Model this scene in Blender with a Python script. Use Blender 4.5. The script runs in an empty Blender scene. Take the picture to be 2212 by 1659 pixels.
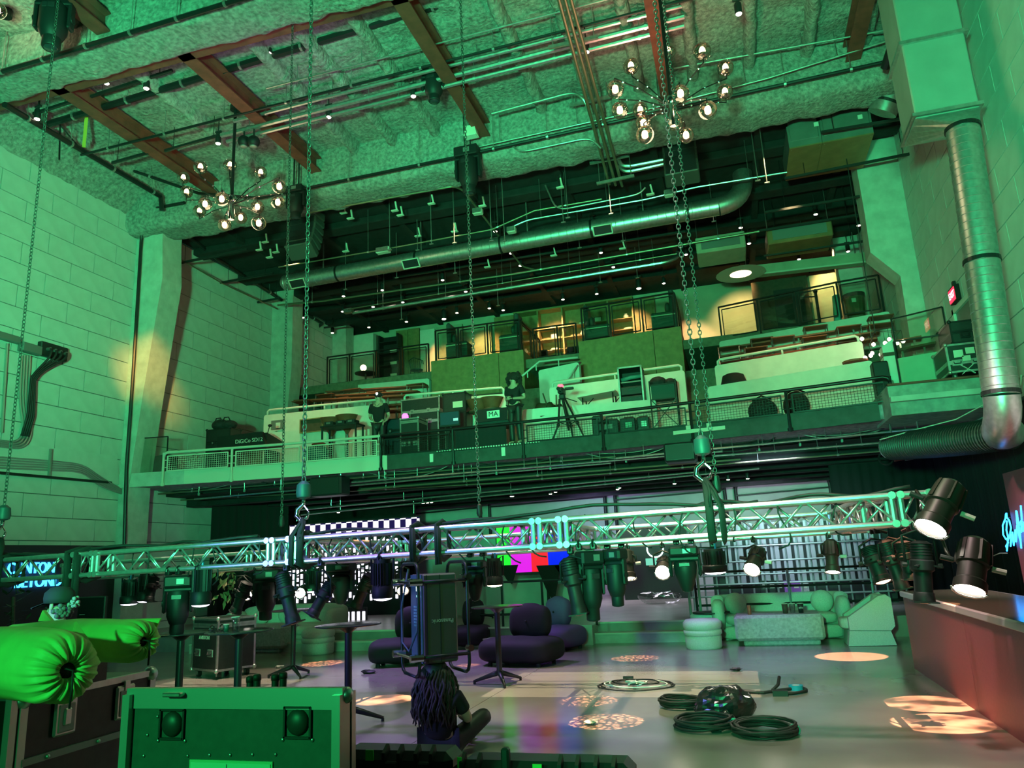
import bpy, math, random
from mathutils import Vector, Matrix, noise
PI = math.pi
rnd = random.Random(7)
S = bpy.context.scene
C = S.collection
V = Vector

# ------------------------------------------------------------------ camera
F_PX, YAW, PITCH, ROLL, EYE = 1620.0, -0.278659, 0.230970, -0.048971, V((0, 0, 1.70))
_fw = V((math.sin(YAW)*math.cos(PITCH), math.cos(YAW)*math.cos(PITCH), math.sin(PITCH)))
_r0 = V((math.cos(YAW), -math.sin(YAW), 0)); _u0 = _r0.cross(_fw)
_r = _r0*math.cos(ROLL) + _u0*math.sin(ROLL); _u = -_r0*math.sin(ROLL) + _u0*math.cos(ROLL)
cam = bpy.data.objects.new('camera', bpy.data.cameras.new('camera')); C.objects.link(cam)
cam.data.sensor_fit = 'HORIZONTAL'; cam.data.sensor_width = 36; cam.data.lens = F_PX/2212*36
cam.data.clip_start = 0.05; cam.data.clip_end = 200
cam.matrix_world = Matrix(((_r.x, _u.x, -_fw.x, EYE.x), (_r.y, _u.y, -_fw.y, EYE.y), (_r.z, _u.z, -_fw.z, EYE.z), (0, 0, 0, 1)))
S.camera = cam
def ray(x, y): return _r*((x-1106)/F_PX) - _u*((y-829.5)/F_PX) + _fw
def at(x, y, Y): d = ray(x, y); return EYE + d*(Y/d.y)            # surveyed point at depth Y
def atz(x, y, z): d = ray(x, y); return EYE + d*((z-EYE.z)/d.z)   # surveyed point at height z
def atx(x, y, X): d = ray(x, y); return EYE + d*(X/d.x)           # surveyed point at side X
def pxm(Y, x=1106): return ray(x, 829.5).y*F_PX/Y                 # pixels per metre at depth Y

# ------------------------------------------------------------------ world, exposure, lights
S.view_settings.view_transform = 'Standard'; S.view_settings.look = 'None'
S.view_settings.gamma = 1; S.view_settings.use_curve_mapping = False
S.view_settings.exposure = 0.0
S.cycles.max_bounces = 5; S.cycles.diffuse_bounces = 2; S.cycles.glossy_bounces = 3
S.cycles.transmission_bounces = 5; S.cycles.transparent_max_bounces = 8
S.cycles.caustics_reflective = False; S.cycles.caustics_refractive = False
S.cycles.sample_clamp_indirect = 4; S.cycles.use_denoising = True
W = bpy.data.worlds.new('world'); S.world = W; W.use_nodes = True
W.node_tree.nodes['Background'].inputs[0].default_value = (0.10, 0.42, 0.25, 1)
W.node_tree.nodes['Background'].inputs[1].default_value = 0.05

def lamp(name, kind, loc, target, power, col, size=0.3, angle=60, blend=0.5):
    d = bpy.data.lights.new(name, kind); o = bpy.data.objects.new(name, d); C.objects.link(o)
    o.location = loc; d.energy = power; d.color = col
    if kind == 'SPOT':
        d.spot_size = math.radians(angle); d.spot_blend = blend; d.shadow_soft_size = size
    elif kind == 'AREA':
        d.size = size; d.spread = math.radians(angle)
    else: d.shadow_soft_size = size
    if target is not None:
        o.rotation_euler = (V(target)-V(loc)).to_track_quat('-Z', 'Y').to_euler()
    o['kind'] = 'helper'
    return o
GREEN = (0.075, 1.0, 0.37); GREEN2 = (0.03, 1.0, 0.24)
WARM = (1.0, 0.74, 0.42); AMBER = (1.0, 0.40, 0.22); LILAC = (0.52, 0.28, 1.0)
def aim(az, el): a, e = math.radians(az), math.radians(el); return (math.sin(a)*math.cos(e)*9, math.cos(a)*math.cos(e)*9, math.sin(e)*9)
# green stage washes that stand low behind the photographer, tilted up at walls, roof and balcony
for x, y, az, el, pw, an in ((-4.0, -1.5, -52, 27, 8300, 66), (-3.0, -2.0, -22, 20, 11500, 62), (-1.0, -2.0, 2, 20, 11500, 62), (0.5, -2.0, 26, 26, 4600, 60), (-4.5, 0.0, -14, 56, 1300, 78)):
    v_ = aim(az, el); lamp('green_wash', 'SPOT', (x, y, 2.6), (x+v_[0], y+v_[1], 2.6+v_[2]), pw, GREEN, 0.35, an, 0.75)
lamp('green_key', 'SPOT', (-3.3, -1.6, 2.7), (-2.3, 2.8, 0.98), 640, GREEN2, 0.12, 42, 0.8)
lamp('green_low', 'SPOT', (-1.0, -2.0, 2.6), (0.2, 15.0, 0.7), 4200, GREEN, 0.2, 26, 0.8)
lamp('green_low', 'SPOT', (-3.0, -1.0, 2.6), (-8.5, 14.0, 0.9), 2600, GREEN, 0.2, 26, 0.8)
lamp('green_back', 'SPOT', (-4.2, 10.6, 2.7), (-3.7, 18.5, 1.2), 420, GREEN, 0.1, 44, 0.8)  # added mid-room green lamp that brightens the lounge partition
lamp('panel_fill', 'SPOT', (0.0, 8.0, 8.0), (4.2, 11.5, 1.7), 7000, (1, 0.75, 0.75), 0.2, 34, 0.9)
lamp('projector_warm', 'SPOT', (1.2, 3.2, 3.4), (-1.8, 6.9, 1.3), 240, (1, .62, .5), 0.1, 14, 0.7)
# warm and lilac house lights over the dance floor
lamp('floor_warm', 'SPOT', (-3.5, 9.5, 10.4), (-2.3, 10.4, 0), 3600, (1.0, 0.80, 0.58), 0.12, 25, 0.3)
lamp('floor_warm', 'SPOT', (-8.0, 11.5, 10.2), (-7.9, 10.9, 0), 2600, (1.0, 0.80, 0.58), 0.12, 22, 0.3)
lamp('floor_fill', 'SPOT', (-1.0, 7.5, 10.8), (-0.4, 8.6, 0), 1150, (0.66, 1.0, 0.50), 0.5, 72, 1.0)
lamp('floor_lilac', 'SPOT', (-8.5, 13.5, 9.8), (-5.2, 12.6, 0), 5600, LILAC, 0.3, 34, 0.9)
lamp('floor_lilac', 'SPOT', (-2.6, 13.0, 10.0), (-0.2, 13.2, 0), 3400, LILAC, 0.3, 26, 0.9)
lamp('floor_lilac', 'SPOT', (-5.2, 5.5, 10.0), (-3.4, 7.4, 0), 3600, LILAC, 0.3, 22, 0.9)
lamp('truss_blue', 'SPOT', (-8.0, 1.0, 2.7), (-3.8, 7.5, 1.5), 1500, (0.22, 0.26, 1.0), 0.15, 34, 0.8)
lamp('bar_red', 'SPOT', (-0.5, 9.0, 9.8), (2.1, 8.8, 0.3), 2600, (1.0, 0.16, 0.20), 0.1, 18, 0.9)
lamp('bar_fill', 'SPOT', (-1.5, 5.0, 9.8), (2.2, 8.5, 0.8), 2600, (1.0, 0.72, 0.72), 0.3, 40, 0.9)
# lounge under and behind the balcony
lamp('lounge_cool', 'AREA', (-3.5, 23.0, 3.5), (-3.5, 23.0, 0), 110, (0.86, 0.78, 1.0), 2.0, 160)
lamp('lounge_cool', 'AREA', (0.5, 21.5, 3.4), (0.5, 22.5, 0), 40, (0.70, 1.0, 0.9), 1.6, 160)
lamp('lounge_wall', 'AREA', (-4.6, 24.2, 3.1), (-4.6, 26.8, 2.9), 26, (0.60, 0.42, 1.0), 1.0, 150)
lamp('lounge_wall', 'AREA', (0.6, 23.9, 3.1), (0.8, 26.8, 2.9), 26, (0.80, 0.78, 1.0), 1.0, 150)
lamp('lattice_fill', 'AREA', (0.8, 17.4, 3.5), (0.9, 19.3, 1.3), 70, (0.62, 0.85, 1.0), 1.2, 120)  # added fill that brightens the boards behind the lattice
# balcony room
for x, y, tx, tz_, pw, c_, an in ((-8.9, 26.1, -9.0, 9.6, 700, (1.0, .55, .16), 60), (-10.9, 26.4, -10.6, 9.2, 420, (1.0, .50, .16), 56), (-6.2, 26.0, -6.0, 9.6, 1500, (1.0, .60, .28), 66), (-3.1, 26.2, -3.0, 9.6, 800, (1.0, .56, .26), 60), (-1.2, 26.2, -0.9, 9.4, 800, (1.0, .56, .26), 50), (0.9, 26.0, 1.1, 10.0, 520, (1.0, .66, .24), 70), (4.0, 25.6, 4.2, 9.6, 420, (1.0, .70, .26), 70)):
    lamp('amber_down', 'SPOT', (x, y, 11.3), (tx, 27.9, tz_), pw, c_, 0.1, an, 0.8)
for x, y, tx, ty, pw in ((-11.5, 17.6, -12.0, 19.4, 900), (-6.5, 17.4, -6.5, 19.3, 700), (-2.2, 17.2, -2.2, 19.2, 600), (1.6, 16.9, 1.9, 18.9, 900), (2.2, 18.8, 2.4, 21.3, 700), (-11.0, 19.5, -11.4, 22.2, 600)):
    lamp('balcony_warm', 'SPOT', (x, y, 10.6), (tx, ty, 6), pw, (1, .74, .36), 0.15, 52, 0.9)
# amber beam on the left frame column and the wall beside it
lamp('column_amber', 'SPOT', (-9.5, 9.5, 10.2), (-14.7, 15.9, 7.3), 4600, (1.0, 0.50, 0.12), 0.1, 13, 1.0)
lamp('roof_lilac', 'SPOT', (-6.0, 12.0, 8.0), (-9.0, 11.5, 12), 260, (0.75, 0.25, 0.7), 0.3, 90, 1.0)  # added uplight that gives the foam a purple tint
lamp('roof_warm', 'SPOT', (-1.0, 13.5, 8.6), (-0.5, 12.4, 12), 260, (1.0, 0.42, 0.30), 0.3, 100, 1.0)

# ------------------------------------------------------------------ materials
MATS = {}
def mat(name, col, rough=0.6, metal=0.0, ns=0, na=0.25, bump=0, bs=None, emit=None, es=0.0, spec=0.5, coat=0.0):
    if name in MATS: return MATS[name]
    m = bpy.data.materials.new(name); m.use_nodes = True; MATS[name] = m
    nt = m.node_tree; b = nt.nodes['Principled BSDF']; L = nt.links.new
    b.inputs['Base Color'].default_value = (*col, 1); b.inputs['Roughness'].default_value = rough
    b.inputs['Metallic'].default_value = metal; b.inputs['Specular IOR Level'].default_value = spec
    if coat: b.inputs['Coat Weight'].default_value = coat
    if emit: b.inputs['Emission Color'].default_value = (*emit, 1); b.inputs['Emission Strength'].default_value = es
    if ns:
        tc = nt.nodes.new('ShaderNodeTexCoord'); n = nt.nodes.new('ShaderNodeTexNoise')
        n.inputs['Scale'].default_value = ns; n.inputs['Detail'].default_value = 5
        L(tc.outputs['Object'], n.inputs['Vector'])
        r = nt.nodes.new('ShaderNodeMapRange')
        r.inputs[1].default_value = 0.3; r.inputs[2].default_value = 0.7
        r.inputs[3].default_value = 1-na; r.inputs[4].default_value = 1+na
        L(n.outputs['Fac'], r.inputs[0])
        mx = nt.nodes.new('ShaderNodeMix'); mx.data_type = 'RGBA'; mx.blend_type = 'MULTIPLY'
        mx.inputs[0].default_value = 1; mx.inputs[6].default_value = (*col, 1)
        cb = nt.nodes.new('ShaderNodeCombineColor')
        for i in range(3): L(r.outputs[0], cb.inputs[i])
        L(cb.outputs[0], mx.inputs[7]); L(mx.outputs[2], b.inputs['Base Color'])
        if bump:
            bn = nt.nodes.new('ShaderNodeBump'); bn.inputs['Strength'].default_value = bump
            bn.inputs['Distance'].default_value = 0.05
            n2 = n
            if bs:
                n2 = nt.nodes.new('ShaderNodeTexNoise'); n2.inputs['Scale'].default_value = bs
                n2.inputs['Detail'].default_value = 6; L(tc.outputs['Object'], n2.inputs['Vector'])
            L(n2.outputs['Fac'], bn.inputs['Height']); L(bn.outputs[0], b.inputs['Normal'])
    return m
def glow(name, col, s): return mat(name, (0.02, 0.02, 0.02), emit=col, es=s)
def glass(name, col=(1, 1, 1), a=0.25, rough=0.03):
    if name in MATS: return MATS[name]
    m = bpy.data.materials.new(name); m.use_nodes = True; MATS[name] = m
    nt = m.node_tree; nt.nodes.clear(); L = nt.links.new
    o = nt.nodes.new('ShaderNodeOutputMaterial'); mx = nt.nodes.new('ShaderNodeMixShader')
    t = nt.nodes.new('ShaderNodeBsdfTransparent'); g = nt.nodes.new('ShaderNodeBsdfGlossy')
    fr = nt.nodes.new('ShaderNodeLayerWeight'); mr = nt.nodes.new('ShaderNodeMapRange')
    fr.inputs['Blend'].default_value = 0.35
    mr.inputs[3].default_value = a*0.35; mr.inputs[4].default_value = min(1, a*2.6)
    t.inputs[0].default_value = (*col, 1); g.inputs['Roughness'].default_value = rough
    L(fr.outputs['Facing'], mr.inputs[0]); L(mr.outputs[0], mx.inputs[0])
    L(t.outputs[0], mx.inputs[1]); L(g.outputs[0], mx.inputs[2]); L(mx.outputs[0], o.inputs[0])
    return m
M_PANEL = mat('wall_board', (0.52, 0.53, 0.51), 0.85, ns=3, na=0.07)
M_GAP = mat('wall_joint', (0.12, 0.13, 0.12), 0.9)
M_CONC = mat('concrete', (0.48, 0.48, 0.45), 0.85, ns=4, na=0.15, bump=0.15, bs=30)
M_FOAM = mat('spray_foam', (0.27, 0.265, 0.255), 0.95, ns=12, na=0.42, bump=1.0, bs=14)
M_BLACKCEIL = mat('black_ceiling', (0.012, 0.014, 0.015), 0.9, ns=5, na=0.4)
M_RUST = mat('red_oxide_steel', (0.20, 0.040, 0.028), 0.7, ns=5, na=0.25)
M_BLACK = mat('black_paint', (0.014, 0.015, 0.016), 0.55)
M_BLACKM = mat('black_metal', (0.02, 0.021, 0.023), 0.38, 0.4)
M_DARK = mat('dark_plastic', (0.018, 0.020, 0.024), 0.42)
M_RUBBER = mat('rubber', (0.015, 0.015, 0.016), 0.6)
M_WHITE = mat('white_paint', (0.66, 0.66, 0.62), 0.6, ns=5, na=0.06)
M_OFFW = mat('cream_paint', (0.62, 0.60, 0.52), 0.65)
M_STEEL = mat('galvanised_steel', (0.52, 0.53, 0.53), 0.36, 0.9, ns=14, na=0.16)
M_ALU = mat('truss_aluminium', (0.62, 0.63, 0.65), 0.36, 0.85, ns=20, na=0.10)
M_CHROME = mat('chrome', (0.7, 0.7, 0.7), 0.15, 1.0)
M_GREYPLATE = mat('grey_steel', (0.22, 0.23, 0.23), 0.5, 0.5)
M_WOOD = mat('oak_veneer', (0.30, 0.20, 0.085), 0.6, ns=6, na=0.2)
M_TABLE = mat('red_brown_wood', (0.26, 0.066, 0.034), 0.5, ns=8, na=0.2)
M_DWOOD = mat('dark_wood', (0.075, 0.045, 0.028), 0.6, ns=9, na=0.2)
M_CLOTH = mat('pale_boucle', (0.60, 0.62, 0.58), 0.95, ns=60, na=0.10, bump=0.3, bs=90)
M_STONE = mat('grey_stone', (0.42, 0.42, 0.43), 0.7, ns=22, na=0.22)
M_CHARC = mat('charcoal_velvet', (0.008, 0.007, 0.010), 0.8)
M_PURPV = mat('plum_velvet', (0.12, 0.07, 0.22), 0.75)
M_SKIN = mat('skin', (0.50, 0.33, 0.25), 0.6)
M_HAIR = mat('dark_hair', (0.018, 0.013, 0.011), 0.6)
M_TEE = mat('black_tee', (0.012, 0.012, 0.013), 0.9)
M_GREYH = mat('grey_hair', (0.30, 0.29, 0.27), 0.8)
M_MAROON = mat('maroon_laminate', (0.24, 0.062, 0.078), 0.5, ns=30, na=0.08)
M_EDGE = mat('stone_edge', (0.40, 0.41, 0.43), 0.4)

# ------------------------------------------------------------------ mesh builder
class MB:
    def __init__(s): s.v = []; s.f = []; s.m = []; s.mi = 0
    def add(s, vs, fs):
        n = len(s.v); s.v += [V(p) for p in vs]; s.f += [[i+n for i in f] for f in fs]; s.m += [s.mi]*len(fs); return s
    def box(s, c, d, rot=None, taper=1.0):
        hx, hy, hz = d[0]/2, d[1]/2, d[2]/2; c = V(c); ps = []
        for z in (-hz, hz):
            k = taper if z > 0 else 1
            for x, y in ((-hx, -hy), (hx, -hy), (hx, hy), (-hx, hy)): ps.append(V((x*k, y*k, z)))
        if rot is not None: ps = [rot @ p for p in ps]
        return s.add([p+c for p in ps], [(3, 2, 1, 0), (4, 5, 6, 7), (0, 1, 5, 4), (1, 2, 6, 5), (2, 3, 7, 6), (3, 0, 4, 7)])
    def bb(s, x0, x1, y0, y1, z0, z1): return s.box(((x0+x1)/2, (y0+y1)/2, (z0+z1)/2), (x1-x0, y1-y0, z1-z0))
    def cbox(s, c, d, b=0.02, rot=None):                       # box with chamfered edges
        h = V(d)/2; c = V(c); ps = []
        b = min(b, min(h)*0.95)
        idx = {}
        for sx in (-1, 1):
            for sy in (-1, 1):
                for sz in (-1, 1):
                    for a in range(3):
                        p = V((sx*h.x, sy*h.y, sz*h.z))
                        for q in range(3):
                            if q != a: p[q] -= (sx, sy, sz)[q]*b
                        idx[(sx, sy, sz, a)] = len(ps); ps.append(p)
        fs = []
        for a in range(3):
            q, r_ = (a+1) % 3, (a+2) % 3
            for sg in (-1, 1):
                loop = []
                for t, u in ((-1, -1), (1, -1), (1, 1), (-1, 1)):
                    k = [0, 0, 0]; k[a] = sg; k[q] = t; k[r_] = u; loop.append(idx[(*k, a)])
                fs.append(loop if sg > 0 else loop[::-1])
            for t in (-1, 1):
                for u in (-1, 1):
                    k0 = [0, 0, 0]; k0[a] = -1; k0[q] = t; k0[r_] = u
                    k1 = list(k0); k1[a] = 1
                    loop = [idx[(*k0, q)], idx[(*k1, q)], idx[(*k1, r_)], idx[(*k0, r_)]]
                    fs.append(loop if t*u > 0 else loop[::-1])
        for sx in (-1, 1):
            for sy in (-1, 1):
                for sz in (-1, 1):
                    loop = [idx[(sx, sy, sz, a)] for a in range(3)]
                    fs.append(loop if sx*sy*sz > 0 else loop[::-1])
        if rot is not None: ps = [rot @ p for p in ps]
        return s.add([p+c for p in ps], fs)
    def tube(s, pts, r, n=8, cap=True, flat=1.0):
        pts = [V(p) for p in pts]; rs = r if isinstance(r, (list, tuple)) else [r]*len(pts)
        rings = []; up = None
        for i, p in enumerate(pts):
            t = (pts[min(i+1, len(pts)-1)]-pts[max(i-1, 0)])
            if t.length < 1e-9: t = V((0, 0, 1))
            t.normalize()
            if up is None:
                up = t.orthogonal().normalized() if abs(t.z) > 0.95 else V((0, 0, 1)).cross(t).normalized().cross(t).normalized()*-1
            a = (up - t*up.dot(t))
            a = a.normalized() if a.length > 1e-6 else t.orthogonal().normalized()
            up = a; b = t.cross(a)
            rings.append([p + a*(math.cos(2*PI*k/n)*rs[i]*flat) + b*(math.sin(2*PI*k/n)*rs[i]) for k in range(n)])
        vs = [q for g in rings for q in g]; fs = []
        for i in range(len(rings)-1):
            for k in range(n):
                fs.append((i*n+k, i*n+(k+1) % n, (i+1)*n+(k+1) % n, (i+1)*n+k))
        if cap: fs.append(tuple(range(n))[::-1]); fs.append(tuple((len(rings)-1)*n+k for k in range(n)))
        return s.add(vs, fs)
    def bar(s, a, b, w, h=None):                               # square bar
        h = h or w; a, b = V(a), V(b); t = (b-a).normalized()
        sd = t.cross(V((0, 0, 1)))
        sd = sd.normalized() if sd.length > 1e-4 else V((1, 0, 0))
        up = sd.cross(t).normalized(); vs = []
        for p in (a, b):
            for x, z in ((-1, -1), (1, -1), (1, 1), (-1, 1)): vs.append(p + sd*(x*w/2) + up*(z*h/2))
        return s.add(vs, [(3, 2, 1, 0), (4, 5, 6, 7), (0, 1, 5, 4), (1, 2, 6, 5), (2, 3, 7, 6), (3, 0, 4, 7)])
    def lathe(s, prof, c=(0, 0, 0), n=16, axis=None, a0=0.0, a1=2*PI):
        c = V(c); full = abs(a1-a0-2*PI) < 1e-6; k = n if full else n+1
        q = V((0, 0, 1)).rotation_difference(V(axis).normalized()).to_matrix() if axis is not None else None
        vs = []
        for r, z in prof:
            for i in range(k):
                a = a0+(a1-a0)*i/n; p = V((r*math.cos(a), r*math.sin(a), z)); vs.append((q @ p if q else p)+c)
        fs = []
        for j in range(len(prof)-1):
            for i in range(n):
                i2 = (i+1) % k
                fs.append((j*k+i, j*k+i2, (j+1)*k+i2, (j+1)*k+i))
        if full:
            if prof[0][0] > 1e-6: fs.append(tuple(range(k))[::-1])
            if prof[-1][0] > 1e-6: fs.append(tuple((len(prof)-1)*k+i for i in range(k)))
        return s.add(vs, fs)
    def cyl(s, a, b, r, n=12, r2=None):
        return s.tube([a, b], [r, r2 if r2 is not None else r], n)
    def ball(s, c, r, n=12, m=8, sc=(1, 1, 1), rot=None):
        c = V(c); vs = [V((0, 0, -1))]
        for j in range(1, m):
            t = -PI/2+PI*j/m
            for i in range(n): vs.append(V((math.cos(t)*math.cos(2*PI*i/n), math.cos(t)*math.sin(2*PI*i/n), math.sin(t))))
        vs.append(V((0, 0, 1)))
        vs = [V((p.x*r*sc[0], p.y*r*sc[1], p.z*r*sc[2])) for p in vs]
        if rot is not None: vs = [rot @ p for p in vs]
        fs = [(0, 1+(i+1) % n, 1+i) for i in range(n)]
        for j in range(m-2):
            for i in range(n): fs.append((1+j*n+i, 1+j*n+(i+1) % n, 1+(j+1)*n+(i+1) % n, 1+(j+1)*n+i))
        e = len(vs)-1; b = 1+(m-2)*n
        fs += [(b+i, b+(i+1) % n, e) for i in range(n)]
        return s.add([p+c for p in vs], fs)
    def prism(s, poly, ext):                                   # polygon (3D points) swept by ext
        n = len(poly); e = V(ext); vs = [V(p) for p in poly]
        nrm = V((0, 0, 0))
        for i in range(n): nrm += vs[i].cross(vs[(i+1) % n])
        if nrm.dot(e) > 0: vs = vs[::-1]
        vs = vs+[p+e for p in vs]
        fs = [tuple(range(n)), tuple(range(2*n-1, n-1, -1))]
        fs += [((i+1) % n, i, i+n, (i+1) % n+n) for i in range(n)]
        return s.add(vs, fs)
    def torus(s, c, R, r, n=20, m=6, rot=None, sc=(1, 1, 1)):
        pts = []
        for i in range(n):
            for j in range(m):
                a, b = 2*PI*i/n, 2*PI*j/m
                p = V(((R+r*math.cos(b))*math.cos(a)*sc[0], (R+r*math.cos(b))*math.sin(a)*sc[1], r*math.sin(b)*sc[2]))
                pts.append((rot @ p if rot is not None else p)+V(c))
        fs = [(i*m+j, ((i+1) % n)*m+j, ((i+1) % n)*m+(j+1) % m, i*m+(j+1) % m) for i in range(n) for j in range(m)]
        return s.add(pts, fs)
    def xf(s, M):
        s.v = [M @ p for p in s.v]; return s
    def mesh(s, name, mats, smooth=False, off=V((0, 0, 0))):
        me = bpy.data.meshes.new(name)
        me.from_pydata([(p-off)[:] for p in s.v], [], s.f)
        for m in (mats if isinstance(mats, (list, tuple)) else [mats]): me.materials.append(m)
        if any(s.m): me.polygons.foreach_set('material_index', s.m)
        if smooth: me.polygons.foreach_set('use_smooth', [True]*len(me.polygons))
        me.update(); return me
OFF = {}
def obj(name, mb, m, parent=None, smooth=False, label=None, kind=None):
    if parent is not None: off = OFF[parent.name]
    else:
        xs = [p.x for p in mb.v]; ys = [p.y for p in mb.v]; zs = [p.z for p in mb.v]
        off = V(((min(xs)+max(xs))/2, (min(ys)+max(ys))/2, min(zs)))
    me = mb.mesh(name, m, smooth, off)
    if smooth == 'auto':
        me.polygons.foreach_set('use_smooth', [True]*len(me.polygons)); me.set_sharp_from_angle(angle=0.6)
    o = bpy.data.objects.new(name, me); C.objects.link(o); OFF[o.name] = off
    if parent is not None: o.parent = parent
    else: o.location = off
    if label: o['label'] = label
    if kind: o['kind'] = kind
    return o
def tag(o, label, cat, group=None):
    o['label'] = label; o['category'] = cat
    if group: o['group'] = group
    return o
def thing(name, label, cat, loc=(0, 0, 0), group=None, local=False):
    o = bpy.data.objects.new(name, None); C.objects.link(o); o.empty_display_size = 0.1
    OFF[o.name] = V((0, 0, 0)) if local else V(loc); o.location = loc
    return tag(o, label, cat, group)
def dup(root, loc=None, rotz=None, label=None, group=None):
    r = root.copy(); C.objects.link(r)
    if loc is not None: r.location = loc
    if rotz is not None: r.rotation_euler = (0, 0, rotz)
    if label: r['label'] = label
    if group: r['group'] = group
    for ch in list(root.children):
        c = ch.copy(); C.objects.link(c); c.parent = r
        for g in list(ch.children):
            d = g.copy(); C.objects.link(d); d.parent = c
    return r
def struct(name, mb, m, parent=None, smooth=False):
    o = obj(name, mb, m, parent, smooth)
    if parent is None: o['kind'] = 'structure'
    return o
def piece(name, me, loc, parent, scale=None):                  # shares mesh data
    o = bpy.data.objects.new(name, me); C.objects.link(o); o.parent = parent
    o.location = V(loc)-OFF[parent.name]
    if scale: o.scale = scale
    return o
ORD = ['first', 'second', 'third', 'fourth', 'fifth', 'sixth', 'seventh', 'eighth', 'ninth', 'tenth', 'eleventh', 'twelfth', 'thirteenth', 'fourteenth', 'fifteenth', 'sixteenth', 'seventeenth', 'eighteenth', 'nineteenth', 'twentieth']
def nth(i): return ORD[i] if i < 20 else str(i+1)+'th'
def text(body, size, M, m, parent=None, name='lettering', ext=0.004, align='CENTER', shear=0):
    cu = bpy.data.curves.new(name, 'FONT'); cu.body = body; cu.size = size; cu.extrude = ext
    cu.align_x = align; cu.align_y = 'CENTER'; cu.shear = shear
    t = bpy.data.objects.new(name, cu)
    dg = bpy.context.evaluated_depsgraph_get()
    C.objects.link(t); dg.update(); me = bpy.data.meshes.new_from_object(t.evaluated_get(dg)); bpy.data.objects.remove(t)
    me.transform(M); me.materials.clear(); me.materials.append(m)
    o = bpy.data.objects.new(name, me); C.objects.link(o)
    if parent is not None:
        me.transform(Matrix.Translation(-OFF[parent.name])); o.parent = parent
    OFF[o.name] = OFF[parent.name] if parent is not None else V((0, 0, 0))
    return o
def frame(x, y, z, o):                                        # matrix from axes and origin
    x, y, z = V(x).normalized(), V(y).normalized(), V(z).normalized()
    return Matrix(((x.x, y.x, z.x, o[0]), (x.y, y.y, z.y, o[1]), (x.z, y.z, z.z, o[2]), (0, 0, 0, 1)))
def bez(a, b, c, d, n=10):
    a, b, c, d = V(a), V(b), V(c), V(d)
    return [a*(1-t)**3+b*(3*t*(1-t)**2)+c*(3*t*t*(1-t))+d*t**3 for t in [i/n for i in range(n+1)]]
def bend(pts, r=0.12, n=4):                                   # conduit path with rounded corners
    pts = [V(p) for p in pts]; out = [pts[0]]
    for i in range(1, len(pts)-1):
        a, b, c = pts[i-1], pts[i], pts[i+1]
        d1 = min(r, (a-b).length*0.45); d2 = min(r, (c-b).length*0.45)
        p, q = b+(a-b).normalized()*d1, b+(c-b).normalized()*d2
        out += [p*(1-t)**2+b*(2*t*(1-t))+q*t*t for t in [k/n for k in range(n+1)]]
    out.append(pts[-1]); return out
def sag(a, b, d, n=10):
    a, b = V(a), V(b); return [a.lerp(b, i/n)-V((0, 0, d*4*(i/n)*(1-i/n))) for i in range(n+1)]
# ================================================================== STRUCTURE
XL, XR, YB, ZT = -15.3, 4.8, 28.3, 11.62
ZB, ZU = 4.35, 4.05                                            # balcony deck and its underside
def arcY(x): return 16.85-0.0115*(x+6)**2                      # plan curve of the balcony front
# --- floor: polished concrete with saw-cut joints
def floor_mat():
    m = mat('polished_concrete', (0.25, 0.235, 0.20), 0.24, ns=0.9, na=0.14, spec=0.5)
    nt = m.node_tree; b = nt.nodes['Principled BSDF']; L = nt.links.new
    tc = nt.nodes.new('ShaderNodeTexCoord'); n = nt.nodes.new('ShaderNodeTexNoise'); n.inputs['Scale'].default_value = 1.2; n.inputs['Detail'].default_value = 8
    L(tc.outputs['Object'], n.inputs['Vector']); r = nt.nodes.new('ShaderNodeMapRange')
    r.inputs[3].default_value = 0.11; r.inputs[4].default_value = 0.27; L(n.outputs['Fac'], r.inputs[0]); L(r.outputs[0], b.inputs['Roughness'])
    return m
M_FLOOR = floor_mat()
fl = struct('floor', MB().bb(XL-0.3, XR+0.3, -4, 16, -0.2, -0.004), mat('joint_dark', (0.07, 0.065, 0.06), 0.8))
for i, (x0, x1) in enumerate(((XL, -9.4), (-9.4, -3.3), (-3.3, XR))):
    for y0, y1 in ((-4, 1.5), (1.5, 6.6), (6.6, 11.6), (11.6, 16)):
        obj('floor_slab', MB().bb(x0+0.004, x1-0.004, y0+0.004, y1-0.004, -0.1, 0), M_FLOOR, fl)
# --- side walls: boards in running courses, every board its own piece
def board_mesh(w, h): return MB().box((0, 0, 0), (0.05, w-0.02, h-0.02)).mesh('wall_panel', M_PANEL)
ME_BOARD = board_mesh(1.37, 0.525); ME_BOARD_R = board_mesh(1.37, 0.5)
def boards(parent, x, y0, y1, z0, z1, h, zref, me, yoff):
    k0 = math.floor((z0-zref)/h)
    k = k0
    while zref+k*h < z1-0.05:
        z = zref+k*h; top = min(z+h, z1); bot = max(z, z0)
        y = y0-1.37+((yoff+(0.685 if k % 2 else 0)) % 1.37)
        while y < y1-0.05:
            a, b = max(y, y0), min(y+1.37, y1)
            if b-a > 0.08 and top-bot > 0.08:
                piece('wall_panel', me, (x, (a+b)/2, (bot+top)/2), parent, (1, (b-a)/1.37, (top-bot)/h))
            y += 1.37
        k += 1
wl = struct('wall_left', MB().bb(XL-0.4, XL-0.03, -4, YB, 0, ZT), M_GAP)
boards(wl, XL-0.025, 8.1, 16.0, 0, ZT, 0.525, 10.53-0.525*20, ME_BOARD, 0.95)
boards(wl, XL-0.025, 16.7, 22.5, 0, ZT, 0.525, 10.53-0.525*20, ME_BOARD, 0.3)
boards(wl, XL-0.025, 23.1, 28.2, 4.9, ZT, 0.525, 10.53-0.525*20, ME_BOARD, 0.8)
wr = struct('wall_right', MB().bb(XR+0.03, XR+0.4, -4, YB, 0, 12.6), M_GAP)
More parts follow.
